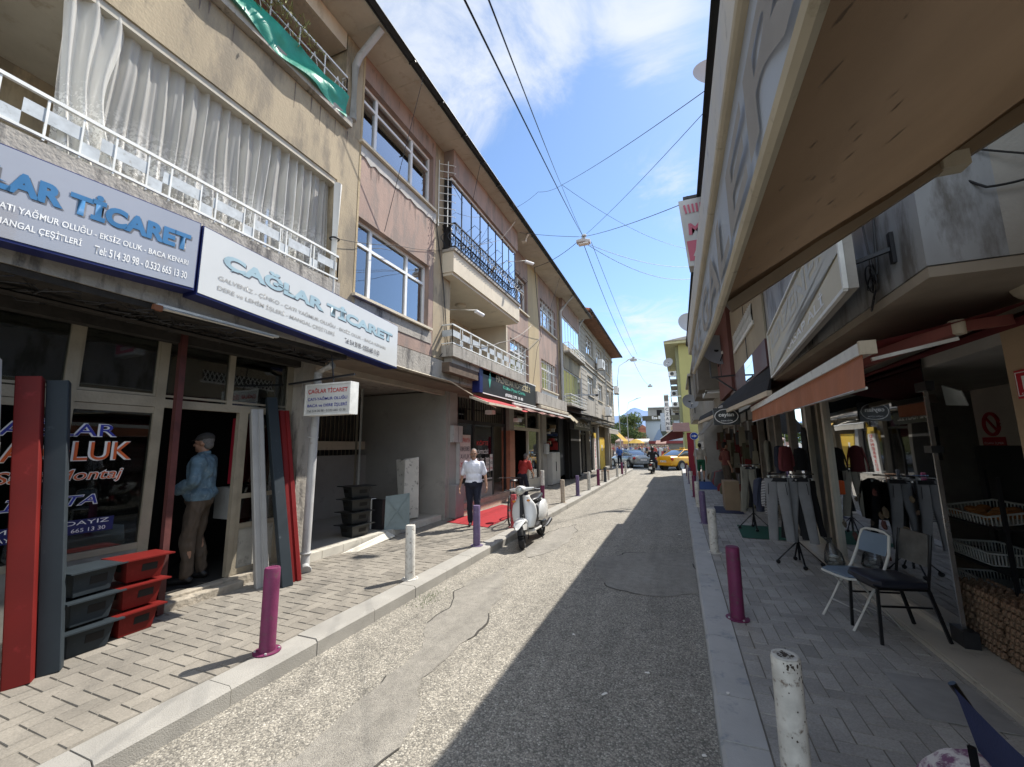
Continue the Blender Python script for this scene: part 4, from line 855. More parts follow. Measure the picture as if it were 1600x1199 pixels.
aw = thing('awning', 'long half-rolled dark red awning with a white front rail, beyond the kofta shop sign', 'awning', (-4.2, 13, 2.8))
mb = MB(); mb.sheet(30, 4, lambda u, v: (-4.38+.42*v, 10.6+5.4*u, 2.99-.2*v+.02*sin(u*30)), M('dirty_red_fabric', (.16, .06, .05), rough=.9, var=.4, scale=6, col2=(.4, .36, .3), amt=.5)); mb.build('fabric', aw, fixn=False)
mb = MB(); mb.bar((-3.94, 9.9, 2.90), (-3.94, 16.2, 2.90), .05, .05, WPAINT); mb.build('front_rail', aw)
# box fixings and small things under the soffit
mb = MB(); mb.box(-4.6, -4.4, 9.6, 9.8, 2.62, 2.72, WPAINT); mb.bar((-4.5, 9.7, 2.72), (-4.5, 9.7, 2.98), .02, .02, BLACK); mb.box(-4.45, -4.3, 11.2, 11.5, 2.5, 2.6, WPAINT); mb.bar((-4.4, 11.35, 2.6), (-4.4, 11.35, 2.98), .02, .02, BLACK); tag(mb.build('flood_lamp'), 'pair of small floodlights hanging below the red awning', 'lamp')
# concrete parapet strips above the shops
mb = MB(); mb.box(-4.42, -4.15, 12.6, 16.4, 3.16, 3.55, CONC); mb.build('parapet', B); mb = MB(); mb.box(-4.42, -4.2, 7.1, 8.4, 3.3, 3.5, M('rotten_wood', (.12, .085, .06), rough=.9, var=.3, scale=8)); mb.build('ledge', B)
# ---- dark shops 16.6 - 33 and stone building C
Cb = thing('stone_clad_building', 'grey building clad in stone courses with a brown wooden eave, far left of the street', 'building', (-5.2, 26, 0))
mb = MB(); holes = []
for y in (22.9, 26.1, 29.4): holes += [(y, y+2.0, 7.0, 8.1), (y, y+1.8, 4.6, 5.75)]
wall_grid(mb, -4.9, XW2, 20.46, 33.0, 3.3, 8.7, holes, STONE); mb.box(-12, -4.9, 32.9, 33.0, 0, 8.7, STONE); mb.box(-12, -4.9, 20.46, 20.5, 8.2, 8.7, STONE)
for i in range(20): z = 3.5+i*.26; [mb.box(XW2, XW2+.015, a, b, z, z+.22, STONE) for a, b in ((20.5, 22.8), (25.0, 26.0), (28.2, 29.3), (31.5, 33.0))]
for z in (6.1, 6.35, 8.3): mb.box(XW2, XW2+.07, 20.46, 33.0, z, z+.08, STONE)
mb.build('wall', Cb)
for h in holes: window(Cb, XW2, *h, [.5], [.7], 'net', seed=int(h[0]*5+h[2]))
eave('eave', 20.46, 33.2, XW2, -3.8, 8.7, Cb, True)
mb = MB(); mb.tube([(-3.85, 20.6, 8.6), (-4.35, 20.6, 8.1), (-4.45, 20.6, 7.9), (-4.45, 20.6, 3.4)], .06, PVCG, 8); mb.tube([(-4.45, 28.9, 8.5), (-4.45, 28.9, 3.4)], .05, PVCG, 8); mb.build('rain_pipe', Cb)
def ac(loc, label, rz=0, s=1.0):
    r = thing('air_conditioner', label, 'air conditioner', (0, 0, 0)); mb = MB(); mb.box(-.16, .16, -.42, .42, 0, .58, PVC); mb.build('casing', r, bevel=.015)
    mb = MB(); mb.torus((.165, -.08, .3), (1, 0, 0), .22, .008, PVCG, 20, 5); mb.cyl((.155, -.08, .3), (.163, -.08, .3), .21, .21, BLACK, 20)
    for i in range(5): mb.torus((.166, -.08, .3), (1, 0, 0), .04+.036*i, .004, PVCG, 18, 4)
    mb.build('fan_grille', r); mb = MB(); mb.bar((-.3, -.3, -.02), (.16, -.3, -.02), .03, .03, BLACK); mb.bar((-.3, .3, -.02), (.16, .3, -.02), .03, .03, BLACK); mb.build('bracket', r)
    r.location = loc; r.rotation_euler = (0, 0, rz); r.scale = (s,)*3; return r
ac1 = ac((-4.2, 25.7, 6.5), 'white air conditioner between the upper windows of the stone building', .0)
dup(ac1, (-4.2, 32.4, 5.7), 0, 'white air conditioner at the far corner of the stone building'); dup(ac1, (-4.2, 27.9, 3.7), 0, 'white air conditioner low on the stone building above the shop canopies')
# ground floor of the far shops
mb = MB()
for y0, y1, m_ in ((20.4, 22.3, DARKIN), (22.3, 22.6, GREYW), (25.0, 25.35, GREYW), (28.0, 28.4, GREYW), (32.6, 33.0, GREYW)): mb.box(-5.3, -5.0, y0, y1, .1, 3.3, m_)
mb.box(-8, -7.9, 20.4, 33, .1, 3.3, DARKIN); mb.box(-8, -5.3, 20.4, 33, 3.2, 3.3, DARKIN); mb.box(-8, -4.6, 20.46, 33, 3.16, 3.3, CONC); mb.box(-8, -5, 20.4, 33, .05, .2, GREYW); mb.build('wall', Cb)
f = MB()
for y in (22.9, 23.8, 24.8, 25.6, 26.7, 27.8, 28.6): f.box(-5.25, -5.18, y, y+.08, .2, 3.0, BLACK)
f.box(-5.25, -5.18, 22.6, 28.6, 2.4, 2.5, BLACK); f.build('shop_window_frame', Cb)
g = MB(); g.box(-5.22, -5.215, 22.6, 28.0, .3, 3.0, GLD); g.build('shop_window_pane', Cb)
rr = random.Random(5); mb = MB(); cols = [M('goods_'+n_, c_, rough=.6) for n_, c_ in (('white', (.6, .6, .58)), ('red', (.4, .04, .04)), ('grey', (.25, .26, .28)), ('blue', (.06, .1, .25)), ('tan', (.4, .3, .18)))]
for i in range(130):
    y = rr.uniform(16.8, 24.5); z = rr.uniform(.4, 2.7); s = rr.uniform(.05, .16)
    if 16.8 < y < 18.5 and z < 1.7: continue
    mb.box(-5.5-rr.random()*.3, -5.35, y, y+s, z, z+s*rr.uniform(.7, 1.8), rr.choice(cols))
tag(mb.build('shop_goods'), 'jumble of small goods hung in the dark shop windows on the left', 'shop goods', kind='stuff')
YEL2 = M('yellow_panel', (.62, .42, .06), rough=.5, var=.1)
mb = MB(); mb.box(-5.1, -4.98, 28.45, 30.4, .15, 2.3, YEL2); mb.box(-4.98, -4.97, 29.1, 29.4, 1.4, 1.8, POST); tag(mb.build('yellow_shutter'), 'yellow painted shop front panel at the end of the left pavement', 'shutter')
ysg = thing('vertical_sign', 'tall white sign with red vertical lettering and a yellow top, left pavement far off', 'shop sign', (-4.7, 25.2, .13))
mb = MB(); mb.box(-4.8, -4.72, 25.0, 25.7, .3, 2.5, POST); mb.build('board', ysg); mb = MB(); mb.box(-4.81, -4.71, 25.0, 25.7, 2.2, 2.52, YEL2); mb.build('top_panel', ysg)
for i, ch in enumerate('DÖNERPİDE'): text(ch, (-4.715, 25.22, 2.0-i*.2), (0, 1, 0), (0, 0, 1), .26, .15, REDL, ysg, 'sign_lettering', .02)
# canopies over the far left pavement
cn = thing('canopy', 'flat dark steel canopy on struts over the far left shops', 'canopy', (-4.5, 21, 3.4))
mb = MB(); mb.plate((-4.5, 17.5, 3.32), (-3.3, 17.5, 3.02), (-3.3, 25.5, 3.02), (-4.5, 25.5, 3.32), .03, BLACK)
for y in (17.6, 20.2, 22.8, 25.4): mb.bar((-4.5, y, 2.85), (-3.4, y, 3.0), .03, .03, BLACK); mb.bar((-3.4, y, 3.0), (-3.35, y, 2.75), .02, .02, BLACK)
mb.bar((-3.4, 17.5, 2.8), (-3.4, 25.5, 2.8), .03, .03, BLACK); mb.build('frame', cn)
bs = thing('shop_sign', 'black shop sign with white capital letters under the flat steel canopy', 'shop sign', (-4.3, 19.6, 2.6))
mb = MB(); mb.box(-4.35, -4.15, 17.6, 21.4, 2.5, 3.05, MATS['sign_black']); mb.build('sign_box', bs); text('DENİZ-Z TEKSTİL', (-4.145, 17.9, 2.62), (0, 1, 0), (0, 0, 1), 3.1, .30, WHT, bs, 'sign_lettering', .03)
ca = thing('awning', 'grubby white fabric awning far down the left pavement', 'awning', (-4.4, 24, 2.9)); FAB = M('offwhite_awning', (.55, .51, .43), rough=.85, var=.15, trans=.25, scale=3)
mb = MB(); mb.sheet(8, 3, lambda u, v: (-4.45+1.1*v, 22.2+3.6*u, 3.0-.35*v), FAB); mb.sheet(8, 2, lambda u, v: (-3.35, 22.2+3.6*u, 2.65-.25*v), FAB); mb.build('fabric', ca, fixn=False); mb = MB(); mb.bar((-3.36, 22.2, 2.65), (-3.36, 25.8, 2.65), .04, .04, WPAINT); mb.build('front_rail', ca)
cy = thing('awning', 'bright yellow drop awning at the end of the left pavement', 'awning', (-4.4, 30, 2.8)); YF = M('yellow_awning', (.50, .32, .05), rough=.8, trans=.3, var=.1)
mb = MB(); mb.sheet(8, 3, lambda u, v: (-4.45+.9*v, 29.6+3.2*u, 2.95-.9*v), YF); mb.sheet(8, 2, lambda u, v: (-3.55, 29.6+3.2*u, 2.05-.2*v), YF); mb.build('fabric', cy, fixn=False)
mb = MB(); mb.box(-4.5, -4.1, 12.8, 16.5, 3.0, 3.13, M('rolled_canvas', (.42, .37, .28), rough=.9, var=.3, scale=6)); tag(mb.build('rolled_awning', bevel=.03), 'rolled-up pale canvas awning under the concrete ledge past the kofta shop', 'awning')
mb = MB(); mb.sheet(30, 6, lambda u, v: (-4.4+.5*v, 16.5+3.0*u, 3.25-.5*v+.05*sin(u*28)*v), M('tattered_canvas', (.36, .31, .22), rough=.9, var=.35, scale=5, trans=.2)); tag(mb.build('tattered_awning', fixn=False), 'tattered brown canvas awning beside the white fridge cabinet', 'awning')

# surveillance cameras
def camera_unit(loc, rz, label, arm):
    r = thing('security_camera', label, 'security camera', (0, 0, 0))
    mb = MB(); mb.cyl((0, 0, 0), (0, .26, -.04), .045, .045, PVC, 12); mb.cyl((0, .26, -.04), (0, .28, -.043), .036, .036, BLACK, 12); mb.build('housing', r)
    mb = MB(); mb.tube([(0, 0, .02), arm], .014, PVC, 6); mb.build('arm', r); r.location = loc; r.rotation_euler = (0, 0, rz); return r
camera_unit((-3.75, 10.5, 7.05), -.8, 'white security camera on a bracket at the end of the glazed balcony', (-.1, -.5, -.05))
camera_unit((-4.1, 8.05, 4.85), -.3, 'black-nosed security camera under the glazed balcony', (-.3, -.6, -.05))
mb = MB(); mb.bar((-4.4, 18.6, 4.1), (-3.5, 19.4, 4.15), .06, .06, PVCG); mb.cyl((-3.5, 19.4, 4.15), (-3.4, 19.5, 4.15), .06, .06, BLACK, 8); tag(mb.build('floodlight'), 'long grey floodlight arm beside the lower glazed balcony', 'lamp')
# ================================================================== RIGHT SIDE
GLR = GLASS('shop_glass_right', (.62, .64, .62), 1.5, .015)
WMET = M('white_metal_panel', (.30, .305, .31), rough=.45, var=.22, scale=1.6, col2=(.13, .12, .11), amt=.6, streak=True); UND = M('brown_soffit', (.30, .255, .20), rough=.9, var=.25, scale=1.4)
BEIGEP = M('beige_pillar', (.42, .31, .20), rough=.85, var=.1, scale=2, bump=.15); GREYC = M('grey_cast_concrete', (.33, .31, .275), rough=.9, var=.15, scale=2, bump=.2)
Rn = thing('low_shop_building', 'low shop building with a white panelled fascia above the glass shopfront', 'building', (2.05, 6, 0))
mb = MB(); mb.box(1.2, 1.5, 2.55, 10.0, 2.66, 4.6, WMET); mb.build('fascia', Rn)
mb = MB(); mb.box(1.5, 2.4, 2.55, 2.62, 2.66, 4.6, GREYC); mb.box(1.205, 2.4, 2.556, 10.0, 2.60, 2.655, UND); mb.build('soffit', Rn)
mb = MB()
for z in (3.35, 4.1): mb.box(1.51, 2.4, 2.545, 2.549, z, z+.006, BLACK)
for y in (4.4, 6.2): mb.box(1.195, 1.199, y, y+.008, 2.68, 4.6, BLACK)
mb.build('panel_joint', Rn)
mb = MB(); mb.box(2.05, 2.6, 3.05, 3.70, .13, 2.6, BEIGEP); mb.box(2.05, 2.6, 2.4, 3.05, .13, 2.6, BEIGEP); mb.box(1.98, 2.6, 2.35, 2.545, 2.6, 6.0, M('pillar_upper', (.45, .41, .34), rough=.85, var=.12, scale=2)); mb.build('pillar', Rn)
ev = MB(); ev.box(.52, 3.0, 1.3, 13.2, 4.72, 4.82, WOODD); ev.prism([(.5, 1.3, 4.83), (6, 1.3, 6.6), (6, 1.3, 6.5), (.5, 1.3, 4.74)], (0, 11.9, 0), TILE); ev.box(1.25, 1.6, 1.3, 13.2, 4.55, 4.72, GREYC); ev.build('roof', Rn)  # near end is out of view, shaped to keep sun off the awning
ev = MB(); ev.tube([(.46, 1.3, 4.76), (.46, 13.2, 4.76)], .06, GUTT, 8); ev.build('gutter', Rn)
# glass shopfront
SILLM = M('marble_sill', (.50, .46, .39), rough=.45, var=.12, scale=2.5, col2=(.30, .27, .23), amt=.35)
mb = MB(); mb.box(1.8, 2.4, -2, 8.5, .10, .165, SILLM); mb.box(1.78, 1.8, -2, 8.5, .12, .158, SILLM)
mb.build('sill', Rn)
g = MB(); g.box(2.062, 2.07, 4.72, 7.4, .20, 2.55, GLR); g.build('pane', Rn)
mb = MB(); mb.box(2.045, 2.075, 4.70, 4.718, .17, 2.3, M('chrome_strip', (.6, .6, .6), rough=.25, metal=.9)); mb.box(2.01, 2.11, 4.62, 4.80, .165, .29, BLACK); mb.box(2.03, 2.09, 4.62, 4.80, 2.24, 2.32, BLACK); mb.box(2.02, 2.1, 4.66, 4.78, 1.7, 1.76, BLACK); mb.build('door_pivot', Rn)
mb = MB(); mb.box(2.02, 2.12, 7.36, 7.46, .165, 2.6, AL); mb.box(2.02, 2.1, 4.74, 7.36, .165, .215, AL); mb.box(2.06, 2.14, 8.42, 8.56, .13, 2.6, AL); mb.box(2.02, 2.12, 7.62, 7.72, .13, 2.6, FRT); mb.build('shop_window_frame', Rn)
ROOMG = M('grey_shop_wall', (.34, .33, .31), rough=.9, var=.15)
mb = MB(); mb.box(5.2, 5.3, 2.4, 8.5, .13, 2.6, ROOMG); mb.box(2.1, 5.3, 8.5, 8.6, .13, 2.6, ROOMG); mb.box(2.6, 5.3, 2.3, 2.4, .13, 2.6, ROOMG); mb.box(2.1, 5.3, 2.4, 8.5, 2.45, 2.59, ROOMG); mb.build('wall', Rn)
mb = MB(); mb.box(2.12, 5.2, 2.4, 8.5, .10, .16, TILF); mb.build('shop_floor', Rn)
# near neighbour behind the awning
mb = MB(); mb.box(2.0, 2.3, -1.5, 2.34, .13, 5.0, GREYC); tag(mb.build('side_building'), 'plain grey wall of the nearest right-hand building under the big awning', 'building')

# big retractable awning overhead
AWF = M('brown_awning_canvas', (.25, .155, .082), rough=.9, var=.18, scale=.9, bump=.25, bscale=260, col2=(.13, .085, .05), amt=.04, trans=.62, spec=.1)
BAR_ = M('aged_cream_bar', (.50, .44, .33), rough=.5, var=.12, scale=6, col2=(.30, .25, .17), amt=.3)
VAL = M('white_valance', (.50, .54, .60), rough=.6, var=.06, scale=2, trans=.35); VALL = M('worn_brown_lettering', (.42, .385, .345), rough=.7, trans=.35)
aw = thing('awning', 'huge brown canvas awning overhead on the right with a white lettered valance', 'awning', (.2, 1, 2.6))
def fab(u, v):
    y = -1.2+3.22*u; x = .22+1.78*v; z = 2.42+(3.52-2.42)*v+.012*noise.noise(Vector((y*1.2, x*2, 0)))+.010*noise.noise(Vector(((y+x*.5)*5, x*.8, 2)))-.03*sin(pi*v)*1.0+.008*sin((y+x*.7)*9)*v
    return (x, y, z)
mb = MB(); mb.sheet(60, 40, fab, AWF); mb.build('canvas', aw, fixn=False)
mb = MB()
for k in (.72, .90): mb.sheet(40, 1, lambda u, v, k=k: (lambda p: (p[0], p[1], p[2]-.004))(fab(u, k+.006*v)), M('awning_seam', (.22, .145, .08), rough=.9, trans=.4))
mb.sheet(2, 20, lambda u, v: (lambda p: (p[0], p[1], p[2]-.004))(fab(.965+.035*u, v)), MATS['awning_seam']); mb.build('seam', aw, fixn=False)
STN = M('dark_stain', (.20, .135, .085), rough=.9); rr = random.Random(3); mb = MB()
for i in range(75):
    u = rr.uniform(.25, .98)**.8; v = abs(rr.gauss(.05, .08))+.02; l = rr.uniform(.004, .014)*(2 if i % 17 == 0 else 1); w_ = rr.uniform(.0005, .0013)
    q = [fab(u-w_, v), fab(u+w_*2-l*.25, v+l*.5), fab(u-l*.5, v+l), fab(u-w_*3-l*.2, v+l*.4)]; mb.add([(a, b, c-.003) for a, b, c in q], [(0, 1, 2, 3)], STN)
mb.build('stain', aw, fixn=False)
mb = MB(); mb.hexa([(.17, -1.2, 2.66), (.23, -1.2, 2.66), (.23, 4.85, 2.77), (.17, 4.85, 2.77)], [(.17, -1.2, 2.86), (.23, -1.2, 2.86), (.23, 4.85, 2.99), (.17, 4.85, 2.99)], BAR_); mb.build('front_bar', aw, bevel=.012)
def vz(y): return 2.66+.0182*(y+1.2)
def vb(y): return 2.365 if y < 2 else 2.365+.067*(y-2)
mb = MB(); mb.sheet(120, 6, lambda u, v: (lambda y: (.195+.006*sin(y*14)*v, y, vz(y)*(1-v)+vb(y)*v))(-1.2+5.9*u), VAL); mb.build('valance', aw, fixn=False)
mb = MB(); mb.tube([(.2, -1.2+.2*i, vb(-1.2+.2*i)-.008) for i in range(30)], .017, BAR_, 8); mb.build('hem_rod', aw)
# worn flaking lettering on the valance, reads toward the viewer
t_ = text('LALE GALERİ', (.186, 4.45, 2.44), (0, -1, 0), (0, .0, 1), 4.2, .20, VALL, aw, 'valance_lettering', .02, .0)
if t_:
    for v in t_.data.vertices: y = v.co.y; k = (v.co.z-2.44)/.2; v.co.z = vb(y)+.03+k*(vz(y)-vb(y)-.06)
ARM = M('brown_enamel_arm', (.26, .19, .12), rough=.5, var=.15); mb = MB(); mb.bar((.25, 2.0, 2.40), (1.05, 1.99, 2.88), .035, .045, ARM); mb.bar((1.05, 1.99, 2.88), (1.95, 2.0, 3.40), .045, .055, ARM); mb.box(1.02, 1.10, 1.955, 2.02, 2.84, 2.90, BAR_); mb.box(1.86, 2.0, 1.9, 2.02, 3.3, 3.46, BAR_); mb.tube([(1.9, -1.2, 3.52), (1.9, 2.05, 3.52)], .045, BAR_, 10); mb.build('folding_arm', aw)

# orange awning, half rolled in
ORF = M('orange_awning', (.58, .235, .13), rough=.75, var=.12, scale=4, bump=.2, bscale=40, trans=.3, streak=True); RUST = M('faded_red_arm', (.30, .10, .085), rough=.6, var=.2, scale=5)
oa = thing('awning', 'half-rolled orange awning with a faded valance in front of the glass shopfront', 'awning', (1.1, 4.5, 2.4))
mb = MB(); mb.bar((1.05, 2.92, 2.34), (1.16, 7.6, 2.34), .07, .07, WPAINT, (0, 0, 1)); mb.box(1.01, 1.09, 2.90, 2.925, 2.30, 2.38, CREAM); mb.build('front_bar', oa)
mb = MB(); mb.sheet(60, 8, lambda u, v: (1.03+.11*u-.012*sin(u*70)*v-.04*v*(1-u)**8, 2.93+4.65*u-.09*v*(1-u)**6, 2.31-(.21-.04*u)*v), ORF); mb.build('valance', oa, fixn=False)
mb = MB(); mb.tube([(1.0, 2.86, 2.10), (1.13, 7.58, 2.14)], .009, WPAINT, 6); mb.build('hem_rod', oa)
mb = MB(); mb.sheet(20, 6, lambda u, v: (1.08+.80*v, 2.95+4.6*u, 2.375+.19*v-.015*sin(pi*v)), M('maroon_awning_fabric', (.20, .03, .03), rough=.85, var=.2, scale=3, trans=.35)); mb.build('canvas', oa, fixn=False)
mb = MB(); mb.tube([(1.90, 2.95, 2.5), (1.90, 7.6, 2.5)], .04, MATS['maroon_awning_fabric'], 10); mb.build('roller', oa)
mb = MB(); mb.bar((1.10, 3.35, 2.30), (1.52, 3.05, 2.44), .06, .07, RUST); mb.bar((1.5, 3.05, 2.44), (1.85, 3.25, 2.50), .05, .06, RUST); mb.cyl((1.52, 3.05, 2.40), (1.52, 3.05, 2.48), .035, .035, CREAM, 12); mb.bar((1.1, 3.02, 2.285), (1.5, 3.02, 2.37), .02, .02, WPAINT); mb.build('folding_arm', oa)
mb = MB(); mb.cyl((1.80, 2.98, 2.62), (1.80, 2.87, 2.62), .085, .085, BAR_, 20); mb.cyl((1.80, 2.868, 2.62), (1.80, 2.86, 2.62), .06, .055, BAR_, 20)
mb.loft([((1.80, 2.92, 2.66), (.075, 0, .02), (0, .05, 0)), ((1.88, 2.92, 2.60), (.05, 0, .03), (0, .05, 0)), ((1.91, 2.92, 2.50), (.045, 0, 0), (0, .05, 0)), ((1.92, 2.92, 2.44), (.06, 0, -.0), (0, .05, 0))], BAR_, 12)
mb.box(1.76, 2.1, 2.87, 2.97, 2.41, 2.45, BAR_); mb.build('end_bracket', oa, bevel=.004)

# tilted light-box sign with peeling face, yawed a little from the street line
YF2 = M('aged_sign_vinyl', (.52, .46, .32), rough=.45, var=.10, scale=3, col2=(.42, .34, .16), amt=.3, streak=True); YG = M('aged_sign_band', (.47, .455, .40), rough=.5, var=.1, scale=3)
sg = thing('shop_sign', 'yellowed peeling light-box sign jutting over the orange awning', 'shop sign', (1.05, 4.3, 2.9))
a0, b0 = Vector((.915, 2.67, 2.63)), Vector((1.18, 6.05, 2.63)); U = Vector((0, 0, .565)); nx = Vector((-1, .08, 0)).normalized()
mb = MB(); mb.hexa([a0, b0, b0-nx*.05, a0-nx*.05], [a0+U, b0+U, b0+U-nx*.05, a0+U-nx*.05], GREYC); mb.build('sign_box', sg)
d = (b0-a0); mb = MB(); P = lambda u, v: a0+d*u+U*v+nx*.004
mb.plate(P(.99, .04), P(.01, .04), P(.01, .96), P(.99, .96), .003, YF2); mb.build('sign_face', sg)
P = lambda u, v: a0+d*u+U*v+nx*.008
mb = MB(); mb.plate(P(.99, .05), P(.62, .38), P(.01, .42), P(.01, .60), .002, YG); mb.plate(P(.99, .05), P(.01, .60), P(.01, .66), P(.99, .30), .002, YG); mb.build('sign_band', sg)
xd = -d.normalized()
text('LERZENEK', P(.93, .55)+nx*-.003, xd, (0, 0, 1), 3.0, .2, YG, sg, 'sign_lettering', .03); text('KASAP ALİ', P(.62, .12)+nx*-.003, xd, (0, 0, 1), 1.6, .10, MATS['white_lettering'], sg, 'sign_lettering', .02)
mb = MB()
for q, w in (((0, 0), (1, 0)), ((0, 1), (1, 1)), ((0, 0), (0, 1)), ((1, 0), (1, 1))): mb.bar(a0+d*q[0]+U*q[1]+nx*.01, a0+d*w[0]+U*w[1]+nx*.01, .022, .022, WPAINT)
mb.build('sign_frame', sg); mb = MB(); mb.bar((1.0, 2.9, 2.84), (1.2, 2.82, 2.88), .022, .022, BLACK); mb.box(1.18, 1.199, 2.80, 2.835, 2.79, 2.97, BLACK); mb.build('bracket', sg)
# loose cables on the fascia
mb = MB(); rr = random.Random(9)
mb.tube(wire([(1.19, 2.7, 4.2), (1.185, 2.95, 3.2), (1.18, 3.0, 2.8)], .02), .007, BLACK, 5)
mb.tube(wire([(1.19, 3.3, 4.2), (1.185, 3.12, 3.3), (1.18, 3.05, 2.85)], .02), .006, BLACK, 5)
mb.tube(wire([(1.19, 2.75, 3.6), (1.45, 2.52, 3.0), (1.9, 2.5, 3.15), (2.0, 2.3, 3.3)], .05), .006, BLACK, 5); mb.tube(wire([(1.19, 2.6, 3.4), (2.0, 2.4, 2.9)], .03), .005, BLACK, 5)
for k in range(6):
    a = rr.uniform(0, 6); r_ = rr.uniform(.04, .09); mb.torus((1.17, 3.05+rr.uniform(-.05, .05), 2.72+rr.uniform(-.1, .12)), (1, rr.uniform(-.5, .5), rr.uniform(-.3, .3)), r_, .004, WIREM, 16, 4)
tag(mb.build('loose_cable'), 'tangle of loose black cables hanging from the white panelled fascia', 'cable')
# number plaque and notices on and behind the glass
pw = MB(); pw.box(3.6, 3.7, 2.4, 7.2, .13, 2.59, M('shop_partition', (.62, .56, .50), rough=.9, var=.08)); pw.build('partition', Rn)
pl = thing('number_plaque', 'red house-number plaque on the beige pillar at the right edge', 'number plaque', (2.05, 3.6, 2.1)); REDP = M('red_plaque', (.45, .015, .03), rough=.4)
mb = MB(); mb.box(2.035, 2.049, 3.36, 3.62, 2.06, 2.24, REDP); mb.build('plate', pl); text('11', (2.033, 3.56, 2.115), (0, -1, 0), (0, 0, 1), .13, .085, WHT, pl, 'number', .02); text('SOKAK', (2.033, 3.58, 2.075), (0, -1, 0), (0, 0, 1), .18, .02, WHT, pl, 'number')
mb = MB()
for a, b, c, d_ in ((3.37, 3.61, 2.075, 2.08), (3.37, 3.61, 2.222, 2.227), (3.37, 3.375, 2.08, 2.222), (3.605, 3.61, 2.08, 2.222)): mb.box(2.032, 2.034, a, b, c, d_, WHT)
mb.build('border', pl)
ns = thing('no_smoking_sign', 'red and white no-smoking notice on the inner wall beyond the glass door', 'notice', (2.2, 3.9, 1.8)); XN = 3.59; OY, OZ = 3.04, .06
CY = 6.9; mb = MB(); mb.torus((XN, CY, 2.0), (1, 0, 0), .13, .02, REDP, 22, 6); mb.bar((XN, CY-.09, 1.91), (XN, CY+.09, 2.09), .015, .022, REDP); mb.build('emblem', ns); mb = MB(); mb.box(XN-.003, XN, CY-.2, CY+.2, 1.58, 1.84, REDP); mb.build('plate', ns)
text('SİGARA İÇMEK', (XN-.006, CY+.17, 1.75), (0, -1, 0), (0, 0, 1), .34, .04, WHT, ns, 'notice_lettering'); text('YASAKTIR', (XN-.006, CY+.14, 1.65), (0, -1, 0), (0, 0, 1), .28, .05, WHT, ns, 'notice_lettering')
mb = MB(); XP = 2.35
for a, b, c, d_ in ((5.3, 6.1, 1.62, 1.66), (5.3, 6.1, 1.90, 1.94), (5.3, 5.34, 1.66, 1.9), (6.06, 6.1, 1.66, 1.9)): mb.box(XP, XP+.02, a, b, c, d_, BLACK)
mb.box(XP+.005, XP+.015, 5.34, 6.06, 1.66, 1.9, M('dim_paper', (.3, .3, .29), rough=.6)); tag(mb.build('framed_notice'), 'black-framed certificate seen dimly through the shop glass', 'picture frame')
lp = MB(); lp.lathe([(0, .05), (.07, .05), (.09, -.05), (0, -.05)], (2.9, 6.6, 2.32), M('lamp_cover', (.35, .3, .28), rough=.5), 16); tag(lp.build('ceiling_lamp'), 'small drum ceiling lamp inside the glass shopfront', 'lamp')
lp = MB(); lp.plate((2.25, 4.85, 2.30), (2.25, 4.60, 2.22), (2.32, 4.68, 2.10), (2.32, 4.98, 2.13), .01, M('paper_lamp', (.6, .65, .66), rough=.6)); tag(lp.build('hanging_tag'), 'pale folded sheet hanging behind the glass door pivot', 'paper')

# sausage/food picture transfers low on the big pane
mb = MB(); rr = random.Random(4); TR = [M('transfer_brown', (.07, .045, .03), rough=.5, var=.4, scale=15, alpha=.6), M('transfer_red', (.12, .03, .025), rough=.5, var=.4, scale=15, alpha=.6), M('transfer_cream', (.14, .11, .07), rough=.5, var=.4, scale=15, alpha=.6)]
for k in range(16):
    y = rr.uniform(5.1, 7.2); z = rr.uniform(.3, 1.25); a = rr.uniform(.04, .10); m_ = rr.choice(TR)
    pts = [(2.061, y+cos(t*pi/6)*a*rr.uniform(.7, 1.1), z+sin(t*pi/6)*a*rr.uniform(.4, .7)) for t in range(12)]; mb.prism(pts, (-.0006-.0001*k, 0, 0), m_)
tag(mb.build('window_transfer'), 'faded food-picture transfers along the foot of the shop glass', 'window sticker')

# ---------------- further right: facades with upper storeys
Fb = thing('beige_house', 'beige panelled house with a lattice vent and a dark red end wall', 'building', (2, 9, 0))
BP = M('beige_panel', (.36, .32, .24), rough=.85, var=.15, scale=1.5, col2=(.22, .19, .14), amt=.35, streak=True); DRW = M('dark_red_wall', (.14, .055, .045), rough=.85, var=.12, scale=1)
mb = MB(); mb.box(1.17, 1.199, 6.2, 9.35, 3.17, 4.5, BP); mb.box(1.16, 1.17, 7.7, 7.71, 3.17, 4.5, BLACK); mb.build('cladding', Fb)
mb = MB()
for i in range(16): y = 6.9+i*.13; mb.bar((1.15, y, 3.62), (1.15, y+.13, 3.9), .02, .02, WPAINT); mb.bar((1.15, y+.13, 3.62), (1.15, y, 3.9), .02, .02, WPAINT)
mb.box(1.155, 1.165, 6.9, 9.0, 3.62, 3.9, DARKIN); mb.box(1.14, 1.165, 6.85, 9.05, 3.56, 3.62, WPAINT); mb.build('lattice', Fb)
mb = MB(); mb.box(1.1, 2.2, 9.4, 12.0, 2.9, 4.9, DRW); mb.build('red_wall', Fb)
mb = MB(); mb.box(1.15, 1.19, 6.15, 10.2, 2.80, 3.17, M('maroon_panel', (.10, .035, .035), rough=.5, var=.2, scale=2)); mb.build('fascia', Fb)
mb = MB(); mb.box(1.14, 1.149, 7.1, 7.9, 2.82, 3.15, GLASS('fascia_mirror', (.1, .1, .1), 6)); mb.box(1.149, 1.15, 7.1, 7.9, 2.82, 3.15, M('bright_blue_panel', (.16, .28, .52), rough=.15, spec=.9, coat=1)); mb.build('fascia_panel', Fb)
